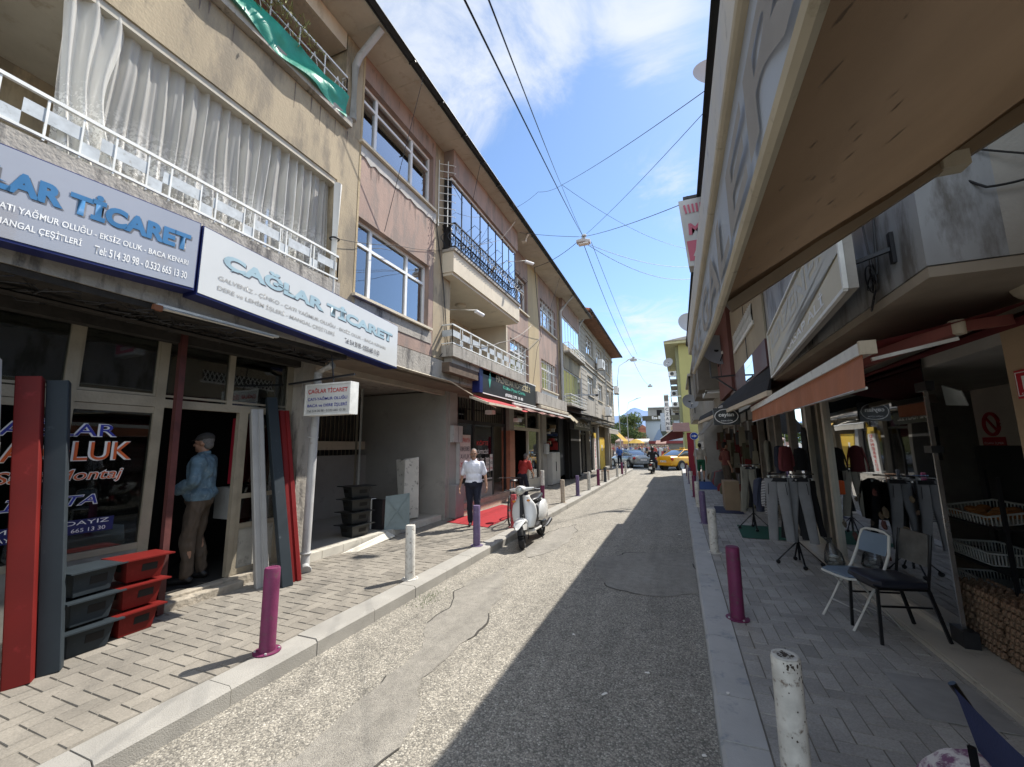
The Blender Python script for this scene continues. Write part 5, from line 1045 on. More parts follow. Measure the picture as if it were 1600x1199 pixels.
# black awning
ba = thing('awning', 'long black awning sloping down over the clothes shop entrance', 'awning', (1.0, 8, 2.6)); BF = M('black_awning_fabric', (.012, .012, .014), rough=.85, var=.2)
mb = MB(); mb.sheet(12, 3, lambda u, v: (1.18-(.02+.42*u)*v, 6.1+7.6*u, 2.86-(.28+.0*u)*v+.02), BF); mb.build('canvas', ba, fixn=False)
mb = MB(); mb.hexa([(1.10, 6.1, 2.40), (1.16, 6.1, 2.40), (.66, 13.8, 2.40), (.60, 13.8, 2.40)], [(1.10, 6.1, 2.47), (1.16, 6.1, 2.47), (.66, 13.8, 2.47), (.60, 13.8, 2.47)], CREAM)
mb.hexa([(1.11, 6.1, 2.47), (1.15, 6.1, 2.47), (.65, 13.8, 2.47), (.61, 13.8, 2.47)], [(1.15, 6.1, 2.62), (1.17, 6.1, 2.62), (.7, 13.8, 2.62), (.67, 13.8, 2.62)], BF); mb.build('front_bar', ba)
text('moda giyim', (.80, 10.6, 2.5), (.065, -1, 0), (0, 0, 1), 1.3, .1, WHT, ba, 'awning_lettering', .01)
def oval(y, x0, z0, w, h, label):
    o = thing('oval_sign', label, 'shop sign', (x0, y, z0)); mb = MB(); mb.box(x0, x0+w, y, y+.08, z0, z0+h, MATS['sign_black']); mb.build('sign_box', o)
    mb = MB(); c = (x0+w/2, y-.006, z0+h/2); mb.tube([(c[0]+w*.45*cos(t*pi/16), c[1], c[2]+h*.42*sin(t*pi/16)) for t in range(32)], .008, WHT, 4, True); mb.build('oval_ring', o)
    text('ceylan', (x0+w*.2, y-.004, z0+h*.42), (1, 0, 0), (0, 0, 1), w*.6, h*.3, WHT, o, 'sign_lettering', .03); text('KADIN GİYİM', (x0+w*.28, y-.004, z0+h*.2), (1, 0, 0), (0, 0, 1), w*.44, h*.1, WHT, o, 'sign_lettering', .01)
oval(9.0, .68, 2.16, .45, .33, 'black hanging sign with a white oval under the black awning')

# ground floor shops 8.5 .. 27 on the right
Gb = thing('clothes_shop_building', 'narrow clothes shop front with timber posts under the black awning', 'building', (2.1, 12, 0)); OLDW = M('old_grey_frame', (.26, .235, .20), rough=.8, var=.2, scale=6)
mb = MB()
for y, w in ((8.56, .12), (9.6, .2), (10.9, .16), (11.6, .25), (13.0, .2), (14.6, .35), (16.2, .2), (18.0, .3), (20.0, .25), (22.5, .3)): mb.box(2.06, 2.2, y, y+w, .13, 2.8, OLDW if y < 14 else GREYW)
mb.box(2.06, 2.2, 8.5, 27, 2.5, 2.8, OLDW); mb.build('post', Gb)
mb = MB(); mb.box(5, 5.1, 8.6, 27, .1, 2.8, DARKIN); mb.box(2.2, 5, 11.6, 11.7, .1, 2.8, DARKIN); mb.box(2.1, 5, 8.6, 27, 2.8, 2.9, DARKIN); mb.box(2.15, 5.0, 8.6, 27, .10, .15, TILF); mb.box(2.12, 2.4, 14.9, 27, .15, 2.5, M('stock_wall', (.11, .085, .07), rough=.9, var=.5, scale=9)); mb.build('wall', Gb)
g = MB(); g.box(2.12, 2.128, 8.7, 11.5, .3, 2.5, GLASS('clothes_shop_glass', (.45, .47, .46), 3.6, .01)); g.build('pane', Gb)
# storeys above, stepping out and up toward the end of the street
Hb = thing('grey_house', 'grey house with satellite dishes and white window frames above the far right shops', 'building', (2, 18, 0))
mb = MB(); wall_grid(mb, 1.25, 1.5, 12.0, 22, 2.85, 5.3, [(12.6, 13.6, 3.3, 4.6), (14.4, 16.0, 3.3, 4.6)], GREYW); mb.box(1.5, 5, 12, 12.1, 2.85, 5.3, GREYW); mb.build('wall', Hb)
mb = MB(); mb.box(.78, 4, 12.0, 22.5, 5.3, 5.42, GREYC); mb.build('roof', Hb); window(Hb, 1.45, 12.6, 13.6, 3.3, 4.6, [.5], [], 'net', inset=.15); window(Hb, 1.45, 14.4, 16.0, 3.3, 4.6, [.5], [], 'net', inset=.15)
mb = MB(); 
for y0, y1, z0, z1 in ((12.7, 12.76, 3.2, 4.8), (14.0, 14.06, 3.2, 4.8), (12.7, 14.06, 4.74, 4.8), (12.7, 14.06, 3.2, 3.26), (13.35, 13.4, 3.2, 4.8)): mb.box(.80, .84, y0, y1, z0, z1, PVC)
mb.box(.84, 1.25, 12.7, 14.06, 3.2, 3.24, PVC); mb.box(.85, 1.25, 12.7, 12.73, 3.24, 4.74, PVCG); mb.build('bay_window', Hb)
mb = MB(); mb.box(1.0, 1.25, 15.5, 19.0, 4.6, 4.7, CONC); [mb.bar((1.0, 15.5+i*.25, 4.7), (1.0, 15.5+i*.25, 5.15), .02, .02, WPAINT) for i in range(15)]; mb.build('balcony', Hb)
Kb = thing('brick_pier_house', 'low grey masonry house before the yellow building, with a dark drainpipe', 'building', (2, 24, 0))
mb = MB(); mb.box(.80, 4, 22.5, 28, 3.0, 5.2, GREYC)
for i in range(10): mb.box(.78, .80, 22.5, 28, 3.1+i*.21, 3.12+i*.21, FRT)
mb.box(1.2, 4, 22.5, 28, 0, 3.0, GREYW); mb.tube([(.74, 22.6, 5.2), (.74, 22.6, 4.0), (.85, 22.4, 3.6)], .05, BLACK, 6); mb.build('wall', Kb); mb = MB(); mb.box(.65, 4.2, 22.3, 28.2, 5.2, 5.32, GREYC); mb.build('roof', Kb)
def dish(loc, R, label, rz=0.4, arm=(.0, .25, -.1)):
    o = thing('satellite_dish', label, 'satellite dish', (0, 0, 0), 0, 'satellite dishes on the right-hand houses'); DM = M('dish_grey', (.30, .31, .32), rough=.5, var=.08)
    mb = MB(); mb.lathe([(.0, 0), (R*.35, .015), (R*.7, .06*R/.4), (R, .12*R/.4), (R+.008, .125*R/.4)], (0, 0, 0), DM, 28, (0, -1, .35)); mb.build('reflector', o, fixn=False)
    mb = MB(); mb.tube([(0, -.02, -R*.9), (0, -R*.9, -R*.25)], .012, BLACK, 5); mb.box(-.03, .03, -R*.95, -R*.8, -R*.3, -R*.15, WPAINT); mb.build('receiver_arm', o); mb = MB(); mb.tube([(0, .02, 0), arm, (arm[0], arm[1], -R*1.4)], .02, BLACK, 6); mb.box(-.05, .05, 0, .08, -.06, .06, BLACK); mb.build('mount', o)
    o.location = loc; o.rotation_euler = (0, 0, rz); return o
dish((.66, 16.0, 6.15), .42, 'grey satellite dish high against the sky above the yellow building', .3, (.12, .1, -.1))
mb = MB(); mb.tube([(.82, 16.1, 5.3), (.78, 16.08, 6.3)], .035, BLACK, 6); tag(mb.build('roof_mast'), 'black pole on the grey roof carrying the highest satellite dish', 'mast'); dish((1.0, 10.8, 3.98), .40, 'grey satellite dish against the dark red wall', .3, (.2, .3, 0))
dish((.58, 19.5, 3.6), .33, 'small satellite dish low in front of the yellow building wall', .3, (.3, .3, 0)); dish((.60, 4.05, 5.35), .24, 'satellite dish on the eaves behind the cream awning bar', .2, (.15, .2, 0))
# square projecting sign high up, white over pink, cut by the awning
ms = thing('projecting_sign', 'square projecting sign in white and pink beside the big awning', 'shop sign', (.2, 5, 3.9)); PNK = M('pink_sign', (.50, .11, .17), rough=.4, var=.08); SW = M('sign_dull_white', (.5, .5, .5), rough=.45)
mb = MB(); mb.hexa([(.25, 5.0, 3.86), (1.05, 5.0, 3.86), (1.05, 5.2, 3.86), (.27, 5.2, 3.86)], [(.19, 5.0, 4.70), (1.05, 5.0, 4.70), (1.05, 5.2, 4.70), (.21, 5.2, 4.70)], SW); mb.build('sign_box', ms)
mb = MB(); mb.prism([(.27, 4.998, 3.92), (1.0, 4.998, 3.92), (1.0, 4.998, 4.17), (.25, 4.998, 4.17)], (0, -.004, 0), PNK); mb.build('lower_panel', ms)
text('MODA', (.28, 4.995, 4.24), (1, 0, 0), (0, 0, 1), .62, .15, PNK, ms, 'sign_lettering', .04); text('Moda', (.31, 4.99, 3.97), (1, 0, 0), (0, 0, 1), .5, .12, SW, ms, 'sign_lettering', .03, shear=.3)
mb = MB()
for i in range(5): mb.bar((.27+i*.04, 4.992, 4.52), (.25+i*.045, 4.992, 4.63), .022, .004, PNK)
mb.build('sign_emblem', ms)
mb = MB(); mb.bar((.25, 5.1, 4.78), (1.2, 5.1, 4.78), .03, .03, BLACK); mb.bar((.3, 5.1, 4.70), (.3, 5.1, 4.80), .02, .02, BLACK); mb.build('bracket', ms)
# steel bracket frame
mb = MB(); mb.bar((.72, 9.3, 3.15), (1.2, 9.3, 3.17), .03, .03, BLACK); mb.bar((.80, 9.3, 3.14), (1.2, 9.3, 2.8), .03, .03, BLACK); mb.bar((.72, 9.3, 3.15), (.72, 9.3, 3.5), .02, .02, BLACK); tag(mb.build('wall_bracket'), 'empty black steel sign bracket above the black awning', 'bracket')
mb = MB(); mb.plate((1.3, 14.0, 2.75), (.75, 14.2, 2.1), (.70, 17.5, 2.1), (1.3, 17.5, 2.75), .02, M('grey_tarp', (.33, .31, .27), rough=.9, trans=.3)); tag(mb.build('hanging_sheet'), 'drooping grey canvas sheet beyond the black awning', 'awning')
# ================================================================== FAR END OF THE STREET
YW = M('yellow_green_render', (.34, .32, .13), rough=.9, var=.06, scale=.6); YG_ = M('green_grey_render', (.30, .31, .19), rough=.9, var=.15, scale=.8)
Y = thing('yellow_apartment_building', 'tall yellow-green apartment building at the far right of the street', 'building', (3, 44, 0))
mb = MB(); mb.box(.55, 8, 40, 54, 0, 10.9, YW); mb.box(.3, .55, 40.6, 54, 2.8, 10.9, YG_); mb.build('wall', Y)
mb = MB(); mb.box(-.62, 8.5, 39.4, 55, 10.9, 11.15, M('pale_eave', (.40, .38, .22), rough=.9)); mb.prism([(-.66, 39.3, 11.15), (8.6, 39.3, 11.15), (5, 39.3, 12.0)], (0, 16, 0), GREYC); mb.build('roof', Y)
mb = MB()
for z in (3.4, 5.6, 7.8):
    for y in (41.5, 46.5, 51): mb.box(-.35, .3, y, y+3.2, z, z+.12, CONC); mb.box(-.38, -.34, y, y+3.2, z+.12, z+.85, YG_)
mb.build('balcony', Y); mb = MB()
for z in (4.1, 6.3, 8.6):
    for y in (41, 45, 50): mb.box(.27, .3, y, y+1.2, z, z+1.2, ROOM)
    mb.box(.28, .3, 42.8, 44.4, z-.4, z+1.3, PVCG)
mb.build('window', Y)
for i, (x, y, z) in enumerate(((-.1, 41.0, 8.1), (-.05, 42.5, 6.4), (.0, 40.8, 5.2))):
    o = ac((x, y, z), ('white air conditioner high on the yellow building', 'white air conditioner at mid height on the yellow building', 'lowest white air conditioner on the yellow building')[i], -1.3, .8)
dish((-.35, 40.4, 9.3), .45, 'satellite dish under the eave of the yellow building', -.4)
# vertical sign stack
vs_ = thing('vertical_sign', 'white vertical sign with dark lettering projecting from the yellow building', 'shop sign', (-.6, 39, 4)); mb = MB(); mb.box(-.95, -.55, 39.0, 39.15, 2.9, 6.2, POST); mb.build('board', vs_)
for i, ch in enumerate('ECZANE'): text(ch, (-.88, 38.99, 5.15-i*.42), (1, 0, 0), (0, 0, 1), .26, .28, LSH, vs_, 'sign_lettering', .03)
mb = MB(); mb.box(-.92, -.58, 38.98, 38.99, 5.62, 6.1, ROOM); mb.bar((-.95, 39.1, 6.0), (.5, 39.1, 6.0), .05, .05, PVC); mb.bar((-.95, 39.1, 3.4), (.5, 39.1, 3.4), .05, .05, PVC); mb.build('panel', vs_)
mb = MB(); mb.box(-1.4, -1.02, 41, 41.2, 3.0, 4.7, M('pale_blue_sign', (.45, .50, .56), rough=.5)); tag(mb.build('small_sign'), 'plain pale blue sign board left of the vertical white sign', 'shop sign')
# billboard building across the square
Z = thing('billboard_building', 'building covered by a large grey-blue hoarding of a portrait, end of the street', 'building', (-2.5, 80, 0))
BBG = M('hoarding_grey', (.36, .41, .45), rough=.6, var=.08, scale=.3); mb = MB(); mb.box(-5.4, 6, 80, 92, 0, 6.3, BBG); mb.box(-5.0, 6, 82, 92, 6.3, 8.6, GREYW); mb.build('wall', Z)
mb = MB(); mb.box(-5.9, 4, 79.7, 80, 6.1, 7.0, M('dark_olive_sign', (.07, .065, .04), rough=.5)); mb.build('sign_band', Z); text('Ece Boncuk', (-4.2, 79.68, 6.35), (1, 0, 0), (0, 0, 1), 3.2, .55, WHT, Z, 'sign_lettering', .03)
mb = MB(); c = (-1.4, 79.97, 4.6); mb.prism([(c[0]+1.5*cos(t*pi/9), c[1], c[2]+1.6*sin(t*pi/9)-.3*sin(t*pi/4.5)) for t in range(18)], (0, -.03, 0), M('poster_dark_hair', (.05, .06, .045), rough=.7))
mb.prism([(c[0]+.3+.75*cos(t*pi/8), c[1]-.03, c[2]-.35+1.0*sin(t*pi/8)) for t in range(16)], (0, -.03, 0), M('poster_skin', (.40, .30, .19), rough=.7)); mb.prism([(-4.3, 79.97, 2.4), (-3.3, 79.97, 4.3), (-2.4, 79.97, 4.9), (-1.6, 79.97, 3.4), (-.8, 79.97, 2.4)], (0, -.02, 0), M('poster_cloth', (.20, .27, .38), rough=.7))
mb.build('portrait_hoarding', Z)
mb = MB(); mb.box(-5.2, 3, 79.6, 80, 1.9, 2.4, M('dark_red_band', (.18, .03, .03), rough=.6)); mb.box(-4.9, 3, 79.8, 80, 0, 1.9, ROOM); mb.build('shop_window', Z)
mb = MB(); [mb.box(a, a+.9, 81.9, 82, 6.8, 8.2, DARKIN) for a in (-3.4, -1.8, -.2, 1.4)]; mb.box(-5, 6, 81.5, 92, 8.6, 8.8, PVC); mb.build('window', Z)
# small houses and roofs beyond the tree
for i, (x, y, w, h, c, lb) in enumerate(((-8.2, 95, 2.2, 5.2, (.40, .15, .10), 'small red-roofed house left of the hoarding building'), (-7.1, 110, 1.9, 6.3, (.45, .40, .34), 'pale distant house just left of the hoarding building'), (-13, 120, 4, 5.6, (.38, .30, .24), 'distant tan house hidden behind the tree'), (-20, 115, 7, 4.5, (.32, .20, .16), 'distant brick house left of the tree'))):
    r = thing('distant_house', lb, 'house', (x, y, 0)); m_ = M('far_wall_%s' % 'abcd'[i], c, rough=.9); mb = MB(); mb.box(x, x+w, y, y+6, 0, h, m_); mb.build('wall', r)
    mb = MB(); mb.prism([(x-.2, y-.2, h), (x+w+.2, y-.2, h), (x+w/2, y-.2, h+.9)], (0, 6.4, 0), TILE); mb.build('roof', r); mb = MB(); [mb.box(x+w*.2+k*w*.35, x+w*.4+k*w*.35, y-.03, y, z, z+.8, ROOM) for k in (0, 1) for z in (1.5, 3.4)]; mb.build('window', r)
# mountains, blue by distance
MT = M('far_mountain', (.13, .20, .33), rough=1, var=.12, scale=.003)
def mount(y, prof, name, m_):
    mb = MB(); K = 120; x0, x1 = prof[0][0], prof[-1][0]; pts = []
    for i in range(K+1):
        x = x0+(x1-x0)*i/K
        for a, b in zip(prof[:-1], prof[1:]):
            if a[0] <= x <= b[0]: h = a[1]+(b[1]-a[1])*(x-a[0])/(b[0]-a[0]); break
        pts.append((x, h+12*noise.noise(Vector((x*.008, y, 0)))+6*noise.noise(Vector((x*.03, y, 0)))))
    mb.sheet(K, 6, lambda u, v: (pts[int(round(u*K))][0], y+900*v+80*noise.noise(Vector((u*20, v*4, 0))), -5+(pts[int(round(u*K))][1]+5)*v), m_); return tag(mb.build(name, fixn=False), kind='structure')
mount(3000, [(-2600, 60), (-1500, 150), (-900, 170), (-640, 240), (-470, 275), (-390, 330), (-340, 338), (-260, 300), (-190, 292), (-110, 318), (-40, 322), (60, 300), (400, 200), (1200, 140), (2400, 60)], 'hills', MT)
# tree at the street end
def leaves(mb, c, r, n, s, mats, rnd, squash=.8):
    for i in range(n):
        while True:
            p = Vector((rnd.uniform(-1, 1), rnd.uniform(-1, 1), rnd.uniform(-1, 1)))
            if p.length < 1 and p.length > rnd.random()*.9: break
        p = Vector((p.x*r, p.y*r, p.z*r*squash)); q = Vector(c)+p; a = Vector((rnd.gauss(0, 1), rnd.gauss(0, 1), rnd.gauss(0, 1))).normalized(); b = a.orthogonal().normalized(); l = s*rnd.uniform(.6, 1.4)
        mb.add([q-a*l, q+b*l*.5, q+a*l, q-b*l*.5], [(0, 1, 2, 3)], mats[rnd.randrange(len(mats))])
LF = [M('leaf_light', (.16, .20, .045), rough=.7, var=.3, trans=.3), M('leaf_mid', (.08, .125, .03), rough=.7, var=.3, trans=.3), M('leaf_dark', (.045, .075, .022), rough=.7, var=.3, trans=.2)]
BARK = M('bark', (.10, .075, .05), rough=.95, var=.3)
def tree(name, label, x, y, h, R, seed, n=26, grp=None):
    rnd = random.Random(seed); r = thing(name, label, 'tree', (x, y, 0), 0, grp); mb = MB(); mb.tube([(x, y, 0), (x+.1, y, h*.3), (x-.05, y, h*.5), (x, y, h*.8)], [.22, .17, .12, .04], BARK, 8); cs = []
    for i in range(n):
        a = rnd.uniform(0, 6.28); rr = R*rnd.uniform(.15, .85); z = h*rnd.uniform(.42, .93); k = 1-max(0, (z/h-.6))*1.6; cs.append((x+cos(a)*rr*k, y+sin(a)*rr*k, z))
        if i % 3 == 0: mb.tube([(x, y, h*.42), (x+cos(a)*rr*.5*k, y+sin(a)*rr*.5*k, (z+h*.42)/2), cs[-1]], [.08, .05, .02], BARK, 5)
    mb.build('trunk', r); mb = MB()
    for c in cs: leaves(mb, c, R*rnd.uniform(.22, .42), 300, .10*R/2.2, LF, rnd)
    mb.build('crown', r, fixn=False); return r
tree('plane_tree', 'bushy green tree rising over the crossing, left of the hoarding', -8.3, 78, 7.4, 3.1, 11)
tree('plane_tree', 'smaller pale green tree half hidden behind the stone building corner', -11.0, 70, 5.2, 2.6, 12, 18)
# street lamp posts at the left corner
for (x, y, h, lb) in ((-4.55, 36, 9.2, 'taller street lamp with its arm reaching over the corner'), (-4.75, 44, 6.6, 'lower street lamp beyond the stone building')):
    r = thing('street_lamp', lb, 'street lamp', (x, y, 0)); mb = MB(); mb.tube([(x, y, 0), (x, y, h*.8)], [.045, .03], PVCG, 8); mb.tube([(x, y, h*.8), (x+.2, y, h*.93), (x+.8, y, h*.97)], .02, PVCG, 6); mb.build('pole', r)
    mb = MB(); mb.loft([((x+.7, y, h*.96), (0, .05, 0), (0, 0, .03)), ((x+1.0, y, h*.985), (0, .12, 0), (0, 0, .06)), ((x+1.45, y, h*1.0), (0, .06, 0), (0, 0, .03))], PVC, 10); mb.build('lamp_head', r)
# awnings, stalls and umbrellas in the market behind the crossing
def canopy(x0, x1, y0, y1, z0, z1, m_, label, name='market_awning'):
    r = thing(name, label, 'awning', ((x0+x1)/2, y0, 0)); mb = MB(); mb.plate((x0, y0, z0), (x1, y0, z0), (x1, y1, z1), (x0, y1, z1), .03, m_); mb.plate((x0, y0, z0-.22), (x1, y0, z0-.22), (x1, y0, z0), (x0, y0, z0), .01, m_); mb.build('canvas', r)
    mb = MB(); [mb.bar((x, y0+.05, 0), (x, y0+.05, z0), .05, .05, PVCG) for x in (x0+.05, x1-.05)]; mb.build('leg', r)
DR = M('dark_red_canvas', (.11, .025, .025), rough=.8, trans=.2); TC = M('terracotta_canvas', (.27, .15, .12), rough=.8, trans=.2)
mb = MB(); mb.plate((-1.35, 36, 2.2), (.4, 36, 3.5), (.4, 40, 3.5), (-1.35, 40, 2.2), .03, DR); mb.bar((-1.38, 35.97, 2.2), (.4, 35.97, 3.52), .08, .06, WPAINT); mb.plate((-1.35, 36, 1.95), (.4, 36, 2.3), (.4, 36, 3.45), (-1.35, 36, 2.17), .02, DR); ra = thing('awning', 'dark red sloping awning with a white edge at the right of the crossing', 'awning', (-.5, 36, 0)); mb.build('canvas', ra)
mb = MB(); mb.plate((-.35, 34, 2.75), (.9, 34, 2.75), (.9, 36, 3.5), (-.35, 36, 3.5), .03, TC); tag(mb.build('awning'), 'faded terracotta awning beneath the yellow building', 'awning')
canopy(-8.6, -6.3, 62, 66, 2.3, 2.7, M('brown_canvas', (.22, .15, .12), rough=.9), 'brown market canopy under the tree'); canopy(-5.8, -3.8, 60, 63, 2.2, 2.6, M('pale_canvas', (.5, .47, .42), rough=.9), 'pale market canopy behind the silver car')
canopy(-3.2, -1.7, 66, 69, 1.9, 2.4, TC, 'reddish market canopy behind the scooter rider')
up = thing('parasol', 'yellow market parasol behind the silver car', 'parasol', (-4.9, 55, 0)); mb = MB(); mb.lathe([(0, 2.5), (.5, 2.35), (1.15, 1.95)], (-5.0, 55, 0), YF, 8, sm=False); mb.build('canopy', up, fixn=False); mb = MB(); mb.tube([(-5, 55, 0), (-5, 55, 2.5)], .025, PVCG, 6); mb.build('pole', up)
rr = random.Random(8); mb = MB(); mk = [M('crowd_%s' % n_, c_, rough=.9) for n_, c_ in (('white', (.5, .5, .5)), ('blue', (.08, .12, .3)), ('red', (.35, .06, .05)), ('dark', (.04, .04, .05)), ('tan', (.35, .26, .18)))]
for i in range(90):
    x = rr.uniform(-10, -1.5); y = rr.uniform(58, 76); h = rr.uniform(1.5, 1.75); m_ = rr.choice(mk); mb.ell((x, y, h*.62), (.2, .14, .32), m_, 6, 5); mb.ell((x, y, h*.93), (.09, .09, .12), mk[4], 6, 5); mb.cyl((x, y, 0), (x, y, h*.5), .12, .15, rr.choice(mk), 6)
tag(mb.build('market_crowd'), 'distant crowd and stalls milling in the square beyond the crossing', 'crowd', kind='stuff')
# blue direction sign and boards at right
rs = thing('road_sign', 'round blue road sign with a white arrow at the far right kerb', 'road sign', (.67, 20, .13)); BL = M('sign_blue', (.02, .08, .42), rough=.4)
mb = MB(); mb.cyl((.67, 20.0, 2.14), (.67, 19.98, 2.14), .17, .17, WHT, 24); mb.cyl((.67, 19.98, 2.14), (.67, 19.975, 2.14), .155, .155, BL, 24); mb.build('sign_disc', rs); mb = MB(); mb.prism([(.57, 19.973, 2.12), (.68, 19.973, 2.12), (.68, 19.973, 2.08), (.78, 19.973, 2.14), (.68, 19.973, 2.2), (.68, 19.973, 2.16), (.57, 19.973, 2.16)], (0, -.003, 0), WHT); mb.build('arrow', rs)
mb = MB(); mb.tube([(.67, 20.03, .13), (.67, 20.03, 2.3)], .03, PVCG, 8); mb.build('post', rs)
mb = MB(); mb.box(.45, .8, 24, 24.3, .13, 2.4, M('red_kiosk', (.28, .02, .04), rough=.6)); tag(mb.build('red_panel'), 'dark red shop panel behind the round blue road sign', 'panel')
nb = thing('notice_board', 'white paper notices on a board at the far end of the right pavement', 'notice board', (1.1, 22, .13)); mb = MB(); mb.box(.95, 1.3, 23.4, 23.45, .9, 1.95, PVCG); mb.build('board', nb)
for i in range(3): mb = MB(); mb.box(.97, 1.26, 23.385, 23.395, 1.0+i*.32, 1.26+i*.32, POST); mb.build('paper', nb)
# overhead wires and hanging lamps
def cable(name, label, pts, sag, r=.006):
    mb = MB(); mb.tube(wire(pts, sag), r, WIREM, 4); o = mb.build(name); tag(o, label, 'cable', 'overhead cables across the street'); return o
LP = (-1.95, 10, 7.03); L2 = (-2.25, 26, 7.0); L3 = (-2.0, 38, 6.9)
def hang_lamp(p, label, s=1.):
    r = thing('hanging_street_lamp', label, 'street lamp', p, 0, 'street lamps hung on cables over the road'); x, y, z = p
    mb = MB(); mb.loft([((x-.16*s, y-.05, z), (0, .09*s, 0), (0, 0, .05*s)), ((x, y, z+.02), (0, .11*s, 0), (0, 0, .07*s)), ((x+.17*s, y+.05, z+.01), (0, .08*s, 0), (0, 0, .05*s))], PVCG, 12, p=3); mb.build('housing', r)
    mb = MB(); mb.box(x-.13*s, x+.13*s, y-.07*s, y+.07*s, z-.07*s, z-.04*s, WPAINT); mb.build('diffuser', r); mb = MB(); mb.box(x-.03, x+.05, y-.03, y+.03, z+.06, z+.12, PVCG); mb.ell((x+.02, y, z+.17), (.07*s, .05, .05), PVCG, 8, 6); mb.build('hanger', r)
hang_lamp(LP, 'nearest boxy lamp hanging on crossed cables over the road'); hang_lamp(L2, 'second, smaller lamp hanging over the road beyond the gutter end', 1.2); hang_lamp(L3, 'farthest tiny lamp hanging over the road', 1.2)
S = lambda p, d=.15: (p[0], p[1], p[2]+d)
mb = MB(); mb.tube([(1.4, 17.6, 5.4), (1.4, 17.6, 9.75)], .03, PVCG, 6); tag(mb.build('roof_mast'), 'steel roof mast holding the cables on the grey house', 'mast')
mb = MB(); mb.tube([(.64, 4.6, 4.8), (.6, 4.6, 5.8)], .015, PVCG, 6); tag(mb.build('roof_mast'), 'short thin mast on the right-hand eave holding two cables', 'mast')
cable('overhead_cable', 'thick cable running from above the camera straight to the nearest hanging lamp', [(-.45, -3, 2.9), (-.69, 1.2, 3.60), S(LP)], .04, .005)
cable('overhead_cable', 'second thinner cable coming over the camera and passing the nearest lamp', [(-.40, -3, 2.9), (-.58, 1.2, 3.55), (-2.35, 9.5, 8.40), S(LP)], .03, .004)
cable('overhead_cable', 'cable from the glazed balcony eave across to the right-hand roof, high up', [(-3.8, 9.5, 8.1), (-3.0, 9.5, 8.42), (-2.35, 9.5, 8.45), (.6, 4.6, 5.76)], .06, .005)
cable('overhead_cable', 'cable from the nearest hanging lamp up to the satellite dish side', [S(LP), (.6, 4.6, 5.55)], .06, .005)
cable('overhead_cable', 'faint cable from the nearest lamp toward the pink projecting sign', [S(LP), (.26, 5.1, 4.72)], .05, .005)
cable('overhead_cable', 'cable from the nearest lamp down to the first-floor grilled window', [S(LP), (-3.8, 11.5, 7.3), (-4.5, 14.2, 5.8), (-4.4, 9.2, 3.6)], .12, .009)
cable('overhead_cable', 'lower drooping cable from the nearest lamp to the right-hand houses', [S(LP, 0), (1.4, 17.6, 8.55)], .5, .008)
cable('overhead_cable', 'upper drooping cable from the nearest lamp to the right-hand houses', [S(LP, 0), (1.4, 17.6, 9.0)], .3, .007)
cable('overhead_cable', 'cable arching from the high junction down to the far right roofs', [(-2.35, 9.5, 8.45), (1.4, 17.6, 9.65)], .4, .006)
cable('overhead_cable', 'cable from the nearest lamp back to the first-floor left eave', [S(LP), (-3.8, 10.2, 7.8)], .03, .006)
cable('overhead_cable', 'cable from the nearest to the second hanging lamp', [S(LP, -.05), S(L2, .1)], .35, .008)
cable('overhead_cable', 'companion cable between the nearest and second lamps', [(-1.75, 10, 7.0), (-2.0, 26, 7.3)], .1, .006)
cable('overhead_cable', 'cable between the second and farthest hanging lamps', [S(L2, -.05), S(L3, .1)], .35, .009)
cable('overhead_cable', 'thin cable from the second lamp to the yellow building', [S(L2), (.3, 41, 9.0)], .1, .008)
cable('overhead_cable', 'white cable sagging along the concrete fascia over the passage', [(-4.38, 4.9, 3.20), (-4.36, 7.4, 3.16), (-4.2, 9.4, 2.75)], .02, .012).data.materials[0] = CREAM
cable('overhead_cable', 'thin wire running from the white rain pipe along the pink wall', [(-4.33, 4.15, 4.75), (-4.37, 5.5, 5.3), (-4.38, 7.0, 5.9), (-3.9, 9.0, 7.0), (-3.8, 10.0, 8.1)], .03, .005)
cable('overhead_cable', 'pale stay wire from the gutter down the first pink panel', [(-3.72, 5.3, 8.3), (-4.37, 5.2, 5.4)], .0, .006)
cable('overhead_cable', 'pale stay wire from the gutter by the glazed balcony', [(-3.72, 7.6, 8.3), (-4.1, 7.9, 7.5)], .0, .006)
cable('overhead_cable', 'black cable down the tan strip beside the balcony bay', [(-4.38, 6.8, 6.4), (-4.375, 7.1, 5.2), (-4.375, 7.3, 3.9), (-4.375, 7.0, 3.6)], .01, .010)
cable('overhead_cable', 'long oblique wire from the eave down to the black kofta sign', [(-3.8, 14.5, 8.1), (-4.2, 12.8, 5.0), (-4.2, 12.3, 3.75)], .05, .007)
cable('overhead_cable', 'wire crossing low from the balcony slab to the grilled window', [(-4.1, 7.3, 4.0), (-4.15, 9.5, 4.45), (-4.4, 12.9, 5.9)], .12, .008)
